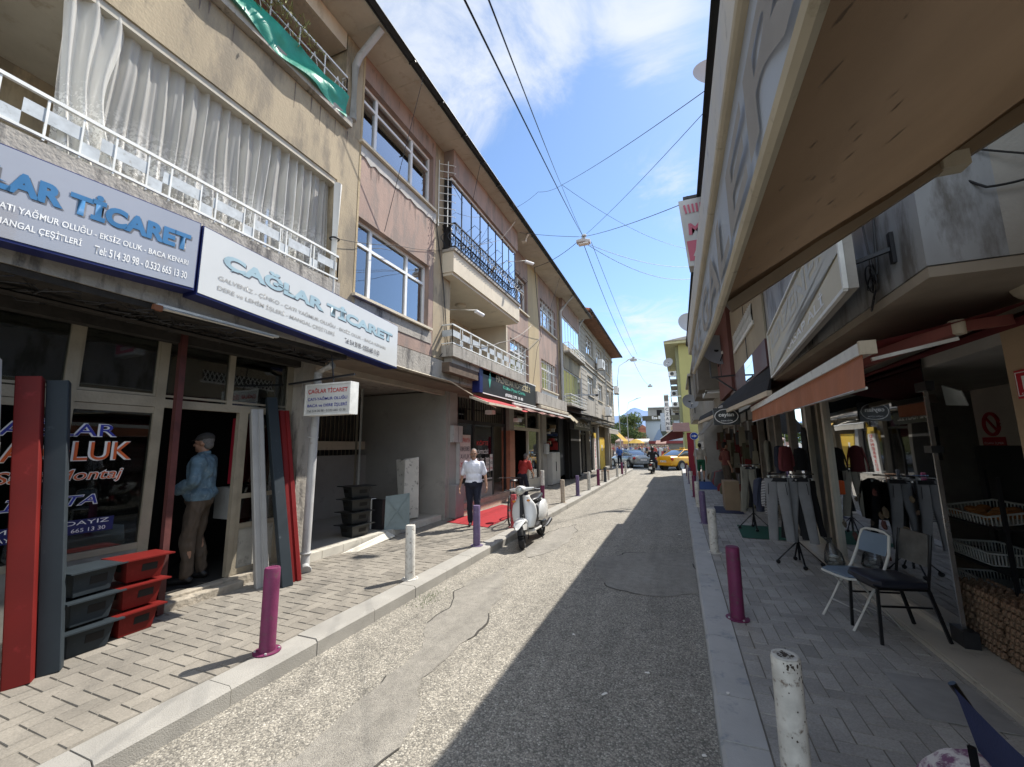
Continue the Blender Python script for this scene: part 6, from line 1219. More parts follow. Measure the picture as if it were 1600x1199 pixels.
# ================================================================== BOLLARDS
def bmat(name, c, wear):
    m = M(name, c, rough=.6, var=.2, scale=9, bump=.15, bscale=60, col2=wear, amt=.42, coat=.0); return m
BC = {'magenta': bmat('magenta_bollard_paint', (.14, .02, .07), (.10, .05, .06)), 'white': bmat('white_bollard_paint', (.55, .53, .48), (.16, .12, .09)), 'purple': bmat('purple_bollard_paint', (.12, .085, .17), (.2, .17, .22)),
      'dark': bmat('dark_bollard_paint', (.035, .04, .05), (.1, .1, .1)), 'beige': bmat('beige_bollard_paint', (.42, .35, .27), (.2, .15, .1)), 'red': bmat('red_bollard_paint', (.38, .04, .05), (.5, .4, .35))}
def bollard(h=.66, r=.062):
    o = thing('bollard', 'x', 'bollard', (0, 0, 0), 0, 'painted steel bollards along the kerbs')
    mb = MB(); mb.lathe([(r, .008), (r, h-.010), (r-.004, h-.002), (r-.010, h), (0, h+.001)], (0, 0, 0), BC['white'], 28); mb.lathe([(r-.004, h+.0015), (r-.007, h+.004), (r-.022, h+.004), (r-.026, h+.0015)], (0, 0, 0), BC['white'], 28); mb.build('post', o)
    mb = MB(); mb.lathe([(0, .0), (.105, .0), (.105, .009), (r, .011)], (0, 0, 0), BC['white'], 28); [mb.cyl((cos(a)*.088, sin(a)*.088, .009), (cos(a)*.088, sin(a)*.088, .02), .009, .009, PVCG, 6) for a in (.8, 2.4, 3.9, 5.5)]; mb.build('base_plate', o)
    return o
b0_ = bollard(); first = True
BL_ = [(-3.29, 2.67, 'magenta', 'magenta bollard nearest the camera on the left kerb'), (-3.30, 4.66, 'white', 'dirty white bollard on the left kerb before the stacked black boxes'), (-3.29, 6.53, 'purple', 'purple bollard on the left kerb in front of the walking man'),
       (-3.27, 8.18, 'red', 'worn red bollard just behind the white scooter wheel'), (-4.02, 12.5, 'white', 'white and maroon bollard beside the glazed door shop'), (-3.25, 12.06, 'beige', 'beige bollard on the left kerb past the scooter'),
       (-3.22, 13.84, 'purple', 'purple bollard on the left kerb before the fridge'), (-3.21, 15.7, 'white', 'white bollard between the purple and magenta ones, left kerb far off'), (-3.19, 17.51, 'magenta', 'small magenta bollard far along the left kerb'),
       (-3.18, 19.19, 'dark', 'dark grey bollard beside the little stool'), (-3.1, 22.6, 'white', 'white bollard beyond the little stool on the left kerb'), (-3.1, 24.6, 'magenta', 'last magenta bollard before the left corner'), (-3.05, 25.9, 'white', 'last white bollard at the left corner'),
       (.41, 2.50, 'white', 'large chipped white bollard nearest the camera on the right kerb'), (.42, 4.74, 'magenta', 'tall magenta bollard on the right kerb'), (.41, 7.36, 'white', 'white bollard behind the magenta one on the right kerb'), (.40, 9.89, 'purple', 'purple bollard on the right kerb'),
       (.39, 12.4, 'white', 'fifth bollard on the right kerb, white, level with the green mat'), (.38, 14.6, 'magenta', 'sixth bollard on the right kerb, magenta'), (.36, 16.9, 'white', 'seventh bollard on the right kerb, white'), (.35, 19.3, 'purple', 'eighth bollard on the right kerb, purple, by the blue mat'), (.34, 21.6, 'white', 'ninth bollard on the right kerb, white'), (.33, 23.8, 'magenta', 'last bollard on the right kerb, magenta')]
for i, (x, y, c, lb) in enumerate(BL_):
    o = b0_ if i == 0 else dup(b0_); o.location = (x, y, .131); o['label'] = lb; o.rotation_euler = (random.uniform(-.012, .012), random.uniform(-.012, .012)-(.03 if i == 13 else 0), i*1.1)
    o.scale = (1.0, 1.0, 1.0 if i not in (4,) else 1.35)
for i, o in enumerate([o for o in bpy.data.objects if o.name.startswith('bollard') and o.parent is None]):
    idx = min(range(len(BL_)), key=lambda k: (BL_[k][0]-o.location.x)**2+(BL_[k][1]-o.location.y)**2); c = BL_[idx][2]
    for ch in kids(o): ch.material_slots[0].link = 'OBJECT'; ch.material_slots[0].material = BC[c]
bm_ = [o for o in bpy.data.objects if o.get('label') == BL_[4][3]][0]; mb = MB(); mb.lathe([(.0635, .012), (.0635, .33)], (0, 0, 0), BC['magenta'], 24); q = mb.build('painted_band'); q.parent = bm_
# chips of missing paint on the nearest white bollard
nb_ = [o for o in bpy.data.objects if o.get('label') == BL_[13][3]][0]; rr = random.Random(2); mb = MB(); CH = M('rust_chip', (.06, .045, .035), rough=.9)
for i in range(60):
    a = rr.uniform(2.6, 5.6); z = .66-abs(rr.gauss(0, .05)) if i < 40 else rr.uniform(.2, .6); s = rr.uniform(.002, .007 if i < 40 else .004); K = 7; pts = []
    for k in range(K): t = 2*pi*k/K; aa = a+cos(t)*s*rr.uniform(.6, 1.3)/.062; pts.append((cos(aa)*.0625, sin(aa)*.0625, min(.652, z+sin(t)*s*1.5*rr.uniform(.6, 1.4))))
    mb.add(pts, [tuple(range(K))], CH)
for i in range(26):
    a = rr.uniform(0, 6.28); r_ = rr.uniform(0, .035); s = rr.uniform(.003, .010); mb.add([(cos(a)*r_+cos(t)*s*rr.uniform(.7, 1.3), sin(a)*r_+sin(t)*s*rr.uniform(.7, 1.3), .6625+i*.00005) for t in range(6)], [tuple(range(6))], CH)
q = mb.build('paint_chip', fixn=False); q.parent = nb_

# ================================================================== GUTTER CHANNELS leaning in front of the shop
def channel(name, label, p, q, w, d_, m_, face=(1, -.25, 0), prof=True):
    """A folded sheet channel, open at its back, with a return lip, leaning from p (foot) to q (top)."""
    p, q = Vector(p), Vector(q); dr = (q-p).normalized(); f = Vector(face); f = (f-dr*f.dot(dr)).normalized(); s = dr.cross(f).normalized(); t = .004
    path = [(-w/2, -d_), (-w/2, -.012), (-w/2+.012, 0), (-w*.12, 0), (-w*.08, -.014), (w*.06, -.014), (w*.10, 0), (w/2-.012, 0), (w/2, -.012), (w/2, -d_)]
    if not prof: path = [(-w/2, -d_), (-w/2, -.006), (-w/2+.006, 0), (w/2-.006, 0), (w/2, -.006), (w/2, -d_)]
    mb = MB(); vs = []
    for base in (p, q):
        for a, b in path: vs.append(base+s*a+f*b)
        for a, b in reversed(path): vs.append(base+s*a*(1-2*t/w)+f*(b-t if b > -d_+.001 else b))
    K = len(path)*2; mb.add(vs, [(i, (i+1) % K, K+(i+1) % K, K+i) for i in range(K)]+[tuple(range(K)), tuple(range(2*K-1, K-1, -1))], m_)
    o = mb.build(name); return tag(o, label, 'gutter', 'sheet gutter channels leaning on the shopfront')
REDG = M('red_coated_sheet', (.135, .010, .008), rough=.55, var=.14, scale=3, coat=.0, spec=.2, col2=(.22, .02, .02), amt=.3); SLT = M('slate_coated_sheet', (.022, .030, .036), rough=.6, var=.16, scale=3, coat=.0, spec=.25, col2=(.08, .09, .1), amt=.2); GRG = M('grey_galvanised_sheet', (.36, .355, .34), rough=.45, var=.1, metal=.15); WHG = M('white_coated_sheet', (.62, .62, .58), rough=.45, var=.08)
channel('gutter_channel', 'white sheet gutter channel leaning at the very left edge', (-4.47, 1.44, .135), (-4.77, 1.30, 2.5), .16, .10, WHG, (1, -.5, 0), False)
channel('gutter_channel', 'bright red gutter channel leaning at far left', (-4.50, 1.655, .135), (-4.84, 1.575, 2.40), .145, .12, REDG, (1, -.55, 0), False)
channel('gutter_channel', 'dark slate gutter channel leaning beside the bright red one', (-4.52, 1.825, .135), (-4.84, 1.745, 2.39), .13, .12, SLT, (1, -.55, 0), False)
channel('gutter_channel', 'pale grey ribbed gutter channel leaning beside the open shop door', (-4.80, 3.78, .135), (-5.18, 3.80, 2.32), .15, .08, GRG, (1, -.3, 0))
channel('gutter_channel', 'dark slate gutter channel, tallest of the three by the door', (-4.53, 3.90, .135), (-5.18, 4.00, 2.50), .13, .09, SLT, (1, -.3, 0), False)
channel('gutter_channel', 'dark red ribbed gutter channel, nearest the drain pipe', (-4.60, 4.08, .135), (-5.15, 4.18, 2.33), .14, .08, M('dark_red_coated_sheet', (.16, .010, .010), rough=.55, spec=.2), (1, -.3, 0))
# ================================================================== STACKED HOPPER BOXES
def hopper(m_, mi_):
    o = thing('hopper_box', 'x', 'hopper box', (0, 0, 0), 0, 'rainwater hopper boxes stacked by the shop'); mb = MB(); H = .20
    a = [(-.11, -.13, 0), (.11, -.13, 0), (.11, .13, 0), (-.11, .13, 0)]; b = [(-.135, -.155, H), (.135, -.155, H), (.135, .155, H), (-.135, .155, H)]
    mb.hexa(a, b, m_); mb.build('body', o, bevel=.004); mb = MB(); mb.plate((-.19, -.215, H+.004), (.19, -.20, H+.012), (.19, .20, H+.012), (-.17, .20, H+.002), .012, m_); mb.build('flange', o)
    mb = MB(); mb.plate((.121, -.03, .08), (.1235, .09, .08), (.1285, .09, .145), (.1285, -.03, .145), -.002, mi_); mb.build('slot', o); mb = MB(); mb.plate((-.09, -.1455, .09), (.03, -.1455, .09), (.03, -.1505, .15), (-.09, -.1505, .15), -.004, mi_); mb.build('slot', o); return o
HB = hopper(SLT, DARKIN); HR = dup(HB, mats={SLT: REDG}); HK = dup(HB, mats={SLT: M('black_coated_sheet', (.02, .022, .022), rough=.4)})
w3 = ['topmost', 'middle', 'bottom']
for j in range(3):
    z = .132+.232*(2-j); o = HB if j == 2 else dup(HB); o.location = (-4.84+.01*j, 2.10+.012*j, z); o.rotation_euler = (0, 0, .12-.05*j); o['label'] = '%s slate grey hopper box of the stack of three, left of the red stack' % w3[j]
    o = HR if j == 2 else dup(HR); o.location = (-4.86-.01*j, 2.50-.01*j, z); o.rotation_euler = (0, 0, -.06+.06*j); o['label'] = '%s red hopper box of the stack of three before the shop door' % w3[j]
w4 = ['topmost', 'second from the top', 'third from the top', 'bottom']
for j in range(4):
    o = HK if j == 3 else dup(HK); o.location = (-5.52+.012*(j % 2), 6.1-.01*j, .236+.222*(3-j)); o.scale = (1.25, 1.25, 1.0); o.rotation_euler = (0, 0, -.35+.07*j); o['label'] = 'black hopper box in the passage, %s of its stack of four' % w4[j]
# sheet box and peeling panel beside them
gs = thing('sheet_metal_duct', 'folded blue-grey sheet metal duct piece standing at the passage edge', 'duct', (-5.1, 6.7, .24)); STL = M('blue_grey_sheet', (.20, .25, .26), rough=.5, var=.2, scale=4, metal=.3)
mb = MB(); mb.plate((-5.30, 6.62, .24), (-4.96, 6.95, .22), (-5.0, 6.98, .90), (-5.32, 6.66, .86), .01, STL); mb.bar((-5.29, 6.64, .84), (-4.98, 6.95, .26), .012, .012, STL); mb.bar((-5.29, 6.63, .26), (-4.99, 6.97, .88), .012, .012, STL); mb.build('panel', gs)
mb = MB(); mb.box(-5.62, -5.36, 6.62, 6.72, .24, .80, BLACK); mb.box(-5.63, -5.61, 6.6, 6.74, .24, .82, WPAINT); mb.build('side', gs)
PEEL = M('peeling_white_paint', (.58, .56, .50), rough=.8, var=.1, scale=3, col2=(.07, .06, .05), amt=.42)
mb = MB(); mb.hexa([(-5.78, 7.7, .24), (-5.62, 7.62, .24), (-5.40, 7.9, .26), (-5.56, 8.0, .26)], [(-5.95, 7.75, 1.52), (-5.62, 7.66, 1.52), (-5.44, 7.92, 1.58), (-5.66, 8.05, 1.56)], PEEL); tag(mb.build('old_door_leaf', bevel=.02), 'old white panel with peeling paint standing in the passage', 'panel')
mb = MB(); mb.plate((-5.0, 8.30, .135), (-3.80, 8.05, .135), (-3.78, 10.6, .135), (-4.7, 11.4, .135), .0, REDF) if False else mb.sheet(10, 20, lambda u, v: (-4.92+1.14*u+.1*v*(1-u), 8.25-.25*u+2.9*v-.3*v*u, .1385+.004*noise.noise(Vector((u*4, v*9, 0)))), M('red_carpet', (.29, .015, .02), rough=.95, var=.12, scale=6)); tag(mb.build('carpet', fixn=False), 'bright red carpet laid on the pavement in front of the kofta shop', 'carpet')
# little stool on left pavement far
def stool(loc, label, m_, s=1.):
    o = thing('stool', label, 'stool', loc); x, y, z = loc; mb = MB(); mb.box(x-.17*s, x+.17*s, y-.17*s, y+.17*s, z+.42*s, z+.45*s, m_); mb.build('seat', o, bevel=.008)
    for a in (-1, 1):
        for b in (-1, 1): mb = MB(); mb.bar((x+a*.15*s, y+b*.15*s, z), (x+a*.14*s, y+b*.14*s, z+.42*s), .025, .025, m_); mb.build('leg', o)
stool((-3.35, 20.3, .13), 'small brown wooden stool between the far bollards on the left', M('brown_wood', (.16, .08, .04), rough=.6))
# doormats
for x0, x1, y0, y1, c, lb in ((.95, 1.75, 8.6, 9.9, (.01, .07, .045), 'dark green doormat on the right pavement'), (.72, 1.35, 11.4, 12.6, (.03, .035, .07), 'dark doormat past the green one'), (.55, 1.5, 17.0, 20.5, (.02, .06, .2), 'large blue mat far along the right pavement')):
    mb = MB(); mb.sheet(6, 6, lambda u, v: (x0+(x1-x0)*u+.06*v, y0+(y1-y0)*v, .139+.003*noise.noise(Vector((u*3, v*3, x0)))), M('mat_'+lb.split()[0]+lb.split()[1], c, rough=.95)); tag(mb.build('doormat', fixn=False), lb, 'doormat', 'mats on the right pavement')
mb = MB(); mb.box(1.28, 1.74, 3.5, 4.05, .133, .1375, M('manhole_plate', (.255, .25, .24), rough=.7, var=.2, scale=4)); tag(mb.build('cover_plate'), 'flat grey steel cover plate set in the right pavement', 'cover plate')

# ================================================================== CHAIRS on the right
LB = M('blue_grey_vinyl', (.16, .22, .29), rough=.35, var=.1); WM_ = M('white_tube', (.62, .61, .56), rough=.35); BV = M('black_vinyl', (.018, .02, .03), rough=.38, var=.15); BT = M('black_tube', (.012, .012, .014), rough=.35, metal=.4)
fc = thing('folding_chair', 'white-framed folding chair with pale blue seat, behind the black chair', 'chair', (1.45, 5.05, .13)); F0 = Vector((1.48, 5.05, .13)); fx = Vector((-.92, -.38, 0)).normalized(); fy = Vector((fx.y, -fx.x, 0)); U = Vector((0, 0, 1))
def lp_(o, fx, fy, a, b, c): return o+fx*a+fy*b+U*c
g_ = lambda a, b, c: lp_(F0, fx, fy, a, b, c)
mb = MB(); mb.loft([(g_(-.16, 0, .44), fy*.15, U*.008), (g_(-.12, 0, .445), fy*.18, U*.012), (g_(.12, 0, .45), fy*.19, U*.012), (g_(.2, 0, .448), fy*.15, U*.008)], LB, 24, p=4); mb.build('seat', fc)
mb = MB(); mb.tube([g_(-.16, -.16, .425), g_(.1, -.2, .43), g_(.2, -.15, .43), g_(.215, 0, .43), g_(.2, .15, .43), g_(.1, .2, .43), g_(-.16, .16, .425)], .011, WM_, 8); mb.build('seat_frame', fc)
mb = MB(); mb.loft([(g_(-.185, 0, .62), fy*.15, fx*.006), (g_(-.225, 0, .74), fy*.16, fx*.006), (g_(-.245, 0, .80), fy*.13, fx*.006)], LB, 20, p=4); mb.build('backrest', fc)
for s in (-1, 1):
    mb = MB(); mb.tube([g_(.22, s*.18, .0), g_(.02, s*.18, .3), g_(-.12, s*.175, .48), g_(-.2, s*.17, .64), g_(-.245, s*.15, .8), g_(-.25, s*.10, .825), g_(-.25, 0, .83)], .012, WM_, 8); mb.build('leg', fc); mb = MB(); mb.tube([g_(-.24, s*.16, 0), g_(.12, s*.165, .42)], .012, WM_, 8); mb.build('leg', fc)
mb = MB(); mb.tube([g_(.12, -.18, .15), g_(.12, .18, .15)], .008, WM_, 6); mb.tube([g_(-.15, -.16, .1), g_(-.15, .16, .1)], .008, WM_, 6); mb.build('stretcher', fc)
bc = thing('padded_chair', 'black chair with a thick padded seat standing half on the marble sill', 'chair', (1.62, 4.75, .13)); F1 = Vector((1.63, 4.80, .13)); fx1 = Vector((-.97, -.22, 0)).normalized(); fy1 = Vector((fx1.y, -fx1.x, 0)); k_ = lambda a, b, c: lp_(F1, fx1, fy1, a, b, c)
mb = MB(); mb.loft([(k_(-.20, 0, .47), fy1*.17, U*.025), (k_(-.17, 0, .475), fy1*.205, U*.034), (k_(.17, 0, .48), fy1*.215, U*.036), (k_(.21, 0, .475), fy1*.17, U*.022)], BV, 28, p=5); mb.build('seat', bc)
mb = MB(); mb.bar(k_(-.2, -.18, .44), k_(.2, -.19, .44), .02, .02, BT); mb.bar(k_(-.2, .18, .44), k_(.2, .19, .44), .02, .02, BT); mb.bar(k_(.19, -.18, .44), k_(.19, .18, .44), .02, .02, BT); mb.bar(k_(-.2, -.18, .30), k_(.18, -.185, .30), .014, .014, BT); mb.bar(k_(-.2, .18, .30), k_(.18, .185, .30), .014, .014, BT); mb.build('seat_frame', bc)
for s in (-1, 1): mb = MB(); mb.bar(k_(.19, s*.18, .44), k_(.215, s*.19, .0), .022, .022, BT); mb.build('leg', bc); mb = MB(); mb.bar(k_(-.19, s*.18, .44), k_(-.29, s*.19, .04 if s < 0 else .04), .022, .022, BT); mb.build('leg', bc); mb = MB(); mb.tube([k_(-.19, s*.18, .44), k_(-.22, s*.18, .6), k_(-.27, s*.175, .88)], .012, BT, 8); mb.build('back_post', bc)
mb = MB(); mb.loft([(k_(-.225, 0, .62), fy1*.16, fx1*.012), (k_(-.25, 0, .76), fy1*.17, fx1*.012), (k_(-.27, 0, .88), fy1*.15, fx1*.010)], M('worn_grey_mesh', (.10, .10, .095), rough=.6, var=.3, scale=10), 20, p=5); mb.build('backrest', bc)
# camping chair corner, bottom right
cc_ = thing('camping_chair', 'navy canvas camping chair cut by the bottom right corner', 'chair', (1.2, 1.9, .13)); NC = M('navy_canvas', (.02, .03, .10), rough=.85, var=.15, scale=6, bump=.2, bscale=120)
mb = MB(); mb.sheet(20, 10, lambda u, v: (.885-.01*u+.02*sin(pi*u)+.04*v, 2.15-.52*u, .90-.04*sin(pi*u)-.20*v), NC); mb.build('backrest', cc_, fixn=False)
mb = MB(); mb.sheet(14, 14, lambda u, v: (.95+.46*u, 2.12-.48*v, .50-.05*sin(pi*u)*sin(pi*v)), NC); mb.build('seat', cc_, fixn=False)
for p_, q_ in (((.885, 2.16, .91), (1.30, 2.14, .13)), ((.90, 2.13, .72), (.90, 2.10, .13)), ((.875, 1.62, .91), (1.30, 1.64, .13)), ((.93, 2.12, .13), (1.40, 2.12, .52)), ((.93, 1.64, .13), (1.40, 1.64, .52))): mb = MB(); mb.tube([p_, q_], .013, BT, 8); mb.build('leg', cc_)
FLW = M('floral_cloth', (.62, .58, .56), rough=.9, var=.08, scale=8, col2=(.20, .09, .16), amt=.75)
mb = MB(); mb.sheet(24, 24, lambda u, v: (.82+.30*u, 2.42-.42*v, .56-.03*(u*2-1)**2-.02*noise.noise(Vector((u*4, v*4, 1)))-.10*(1-u)**4), FLW); mb.loft([((.98, 2.2, .135), (.12, 0, 0), (0, .16, 0)), ((.98, 2.2, .53), (.13, 0, 0), (0, .17, 0))], FLW, 20, p=4); tag(mb.build('floral_cushion', fixn=False), 'white and purple floral cloth draped beside the navy camping chair', 'cushion')

# ================================================================== SHELF, CRATES, EGG TRAYS behind the glass door
sh = thing('display_shelf', 'dark metal shelf stand with trays inside the open glass door', 'shelf', (2.6, 5.2, .16))
mb = MB(); mb.box(3.0, 3.05, 4.6, 6.1, .16, 1.75, BLACK); [mb.bar((x, y, .16), (x, y, 1.5), .025, .025, BLACK) for x in (2.42, 2.95) for y in (4.7, 5.9)]
for z in (.49, .73, 1.08): mb.box(2.4, 3.0, 4.7, 5.9, z-.015, z, BLACK)
mb.build('frame', sh)
CRW = M('white_crate_plastic', (.55, .54, .50), rough=.4)
def basket(x, y, z, w, l, h, tilt, label, fill=None):
    o = thing('plastic_basket', label, 'basket', (x, y, z), 0, 'white plastic baskets on the shelf behind the glass'); mb = MB()
    def T(a, b, c): return (x+a, y+b, z+c-a*tilt)
    mb.hexa([T(-w/2, -l/2, 0), T(w/2, -l/2, 0), T(w/2, l/2, 0), T(-w/2, l/2, 0)], [T(-w/2, -l/2, .01), T(w/2, -l/2, .01), T(w/2, l/2, .01), T(-w/2, l/2, .01)], CRW)
    cs_ = [(-w/2, -l/2), (w/2, -l/2), (w/2, l/2), (-w/2, l/2)]
    for i in range(4):
        a, b = cs_[i], cs_[(i+1) % 4]; mb.bar(T(*a, h), T(*b, h), .018, .014, CRW); n = 16
        for j in range(n+1): p = (a[0]+(b[0]-a[0])*j/n, a[1]+(b[1]-a[1])*j/n); mb.bar(T(*p, .01), T(p[0]*1.04, p[1]*1.04, h), .007, .007, CRW)
    mb.build('basket_body', o)
    if fill:
        mb = MB(); r2 = random.Random(3)
        for i in range(24): mb.ell(T(r2.uniform(-w*.38, w*.38), r2.uniform(-l*.4, l*.4), .05), (.05, .03, .03), fill, 6, 5)
        q = mb.build('bread'); tag(q, 'orange-brown pastries piled in the topmost white basket', 'food')
basket(2.62, 5.25, 1.10, .42, .72, .09, -.18, 'topmost white plastic basket, tilted and holding pastries', M('pastry', (.40, .15, .04), rough=.6)); basket(2.6, 5.25, .74, .36, .60, .10, 0, 'middle white plastic basket with slotted sides on the shelf'); basket(2.6, 5.2, .50, .36, .6, .08, 0, 'lowest white plastic basket on the shelf, above the egg trays')
EGG = M('egg_brown', (.26, .16, .10), rough=.7, var=.3, scale=20); TRY = M('egg_tray_pulp', (.24, .16, .10), rough=.95, var=.15, scale=12)
def tray():
    o = thing('egg_tray', 'x', 'egg tray', (0, 0, 0), 0, 'egg trays stacked inside the glass door'); mb = MB()
    mb.sheet(36, 36, lambda u, v: (-.15+.3*u, -.15+.3*v, .024+.024*sin(u*12*pi)*sin(v*12*pi)), TRY); mb.build('pulp_tray', o, fixn=False); mb = MB()
    for i in range(6):
        for j in range(6):
            if i in (0, 5) or j in (0, 5): mb.ell((-.125+.05*i, -.125+.05*j, .033), (.020, .020, .026), EGG, 7, 5)
    mb.build('eggs', o); return o
t0_ = tray(); k = 0
pos = ['left', 'middle', 'right']
for c_ in range(3):
    for j in range(8):
        o = t0_ if k == 0 else dup(t0_); k += 1; o.location = (2.30+.006*(j % 3), 4.93-c_*.33+.008*(j % 2), .165+.055*j); o.rotation_euler = (0, 0, .05*((j*7) % 3-1)); o['label'] = 'brown egg tray, number %d from the floor in the %s stack inside the glass door' % (j+1, ('farthest', 'middle', 'nearest')[c_])
# bag of litter by the post
mb = MB(); mb.loft([((1.86, 7.05, .14), (.09, 0, 0), (0, .07, 0)), ((1.86, 7.05, .2), (.12, 0, 0), (0, .1, 0)), ((1.85, 7.05, .32), (.10, 0, 0), (0, .08, 0)), ((1.83, 7.05, .45), (.03, 0, 0), (0, .03, 0)), ((1.80, 7.03, .52), (.06, 0, 0), (0, .04, 0))], GLASS('clear_bag', (.72, .74, .75), .8, .15), 14); o = mb.build('plastic_bag'); tag(o, 'clear plastic bag of white rubbish against the shop post', 'bag')
mb = MB(); rr = random.Random(6); [mb.ell((1.86+rr.uniform(-.05, .05), 7.05+rr.uniform(-.05, .05), .17+.05*(i//3)), (.03, .025, .02), LIT, 6, 5) for i in range(9)]; q = mb.build('crumpled_paper'); tag(q, 'crumpled white paper inside the clear plastic bag', 'rubbish')

# ================================================================== CLOTHES RACKS
def trousers(o_, c, w, l, m_, ang, name='trousers', lbl=None, spread=.10):
    """hanging pair: two flattened tapered legs joined at a waist"""
    c = Vector(c); ax = Vector((cos(ang), sin(ang), 0)); bx = Vector((-sin(ang), cos(ang), 0)); mb = MB()
    for s in (-1, 1):
        secs = []
        for t in range(13):
            f = t/12; z = -l*f; off = s*(w*.25+spread*max(0, f-.25)*1.0); hw = w*.25*(1 if f < .2 else 1-.32*(f-.2)); secs.append((c+ax*off+Vector((0, 0, z))+bx*.006*sin(f*9+s), ax*hw*1.04, bx*(.022+.006*sin(f*14))))
        mb.loft(secs, m_, 14, p=2.6)
    mb.loft([(c+Vector((0, 0, .006)), ax*w*.46, bx*.026), (c+Vector((0, 0, -.045)), ax*w*.48, bx*.030)], BKJ, 16, p=2.6)
    for s in (-1, 1): mb.bar(c+ax*s*w*.36-bx*.034+Vector((0, 0, -.07)), c+ax*s*w*.40-bx*.036+Vector((0, 0, -.22)), .006, .004, BKJ); mb.bar(c+ax*s*w*.32+Vector((0, 0, .0)), c+ax*s*w*.32+Vector((0, 0, .035)), .02, .012, WPAINT)
    mb.tube([c+ax*w*.4+Vector((0, 0, .03)), c+Vector((0, 0, .035)), c-ax*w*.4+Vector((0, 0, .03))], .004, WPAINT, 5)
    r = mb.build(name); return tag(r, lbl, 'trousers', 'clothes hanging on the pavement racks') if lbl else r
def shirt(c, w, l, m_, ang, lbl):
    c = Vector(c); ax = Vector((cos(ang), sin(ang), 0)); bx = Vector((-sin(ang), cos(ang), 0)); mb = MB()
    mb.loft([(c+Vector((0, 0, 0)), ax*w*.12, bx*.03), (c+Vector((0, 0, -.05)), ax*w*.42, bx*.04), (c+Vector((0, 0, -.2)), ax*w*.40, bx*.045), (c+Vector((0, 0, -l)), ax*w*.42, bx*.05)], m_, 16, p=2.6)
    for s in (-1, 1): mb.loft([(c+ax*s*w*.36+Vector((0, 0, -.07)), bx*.04, Vector((0, 0, .06))), (c+ax*s*w*.5+Vector((0, 0, -.2)), bx*.035, Vector((0, 0, .06))), (c+ax*s*w*.56+Vector((0, 0, -.34)), bx*.03, Vector((0, 0, .05)))], m_, 10)
    return tag(mb.build('hanging_shirt'), lbl, 'shirt', 'clothes hanging on the pavement racks')
def rack(x, y, h, label, w=.5):
    r = thing('clothes_rack', label, 'clothes rack', (x, y, .13)); CHR = M('chrome_tube', (.45, .45, .45), rough=.25, metal=.9)
    mb = MB(); mb.tube([(x, y, .2), (x, y, h)], .014, BT, 8); mb.tube([(x-w/2, y-.02, h), (x+w/2, y+.02, h)], .012, CHR, 8); mb.tube([(x, y-w/2, h-.06), (x, y+w/2, h-.06)], .012, CHR, 8); mb.build('frame', r)
    for a, b in ((-1, 0), (1, 0), (0, -1), (0, 1)): mb = MB(); mb.tube([(x, y, .45), (x+a*.26, y+b*.26, .18)], .011, BT, 6); mb.cyl((x+a*.26, y+b*.26-.012, .16), (x+a*.26, y+b*.26+.012, .16), .028, .028, BT, 10); mb.build('leg', r)
    return r
GT = M('grey_jersey', (.215, .215, .22), rough=.9, var=.1, scale=8, bump=.15, bscale=90); KT = M('khaki_twill', (.20, .19, .155), rough=.9, var=.1, scale=8); NVK = M('navy_jersey', (.035, .04, .065), rough=.9); BKJ = M('black_jersey', (.015, .015, .017), rough=.9); MRJ = M('maroon_jersey', (.14, .03, .035), rough=.9)
STJ = bpy.data.materials.new('striped_jersey'); STJ.use_nodes = True; t = STJ.node_tree; p_ = t.nodes['Principled BSDF']; tcn = N(t, 'ShaderNodeTexCoord'); wv = N(t, 'ShaderNodeTexWave', Scale=14.); wv.bands_direction = 'Z'; L(t, tcn.outputs['Object'], wv.inputs[0]); gtn = mx(t, wv.outputs[0], .5, 'GREATER_THAN'); mm = N(t, 'ShaderNodeMixRGB'); L(t, gtn, mm.inputs[0]); mm.inputs[1].default_value = (.02, .02, .03, 1); mm.inputs[2].default_value = (.4, .4, .4, 1); L(t, mm.outputs[0], p_.inputs['Base Color'])
rack(1.45, 7.0, 1.36, 'black-footed rack of grey trousers and striped tops, nearest on the right pavement', .56)
trousers(None, (1.24, 6.84, 1.31), .28, .84, GT, -.15, lbl='left pair of long grey trousers with dark side stripes on the nearest rack', spread=.04); trousers(None, (1.50, 6.90, 1.31), .28, .86, GT, -.15, lbl='right pair of long grey trousers on the nearest rack', spread=.07)
trousers(None, (1.42, 6.99, 1.28), .2, .8, BKJ, -.3, lbl='black trousers behind the grey pairs on the nearest rack'); trousers(None, (1.66, 7.08, 1.26), .2, .75, BKJ, .2, lbl='black trousers at the wall side of the nearest rack')
shirt((1.10, 7.25, 1.28), .3, .48, NVK, .9, 'navy top hanging at the street side of the nearest rack'); shirt((1.20, 7.16, 1.28), .3, .5, STJ, .8, 'black and white striped top on the nearest rack'); shirt((1.66, 7.3, 1.30), .28, .55, BKJ, .4, 'black patterned top at the back of the nearest rack')
rack(1.28, 9.5, 1.38, 'low rack holding beige-grey trousers, second on the right pavement', .4); trousers(None, (1.24, 9.38, 1.34), .27, .86, KT, 0, lbl='beige-grey trousers on the second pavement rack'); trousers(None, (1.36, 9.55, 1.3), .2, .75, BKJ, .4, lbl='black trousers behind the beige-grey pair')
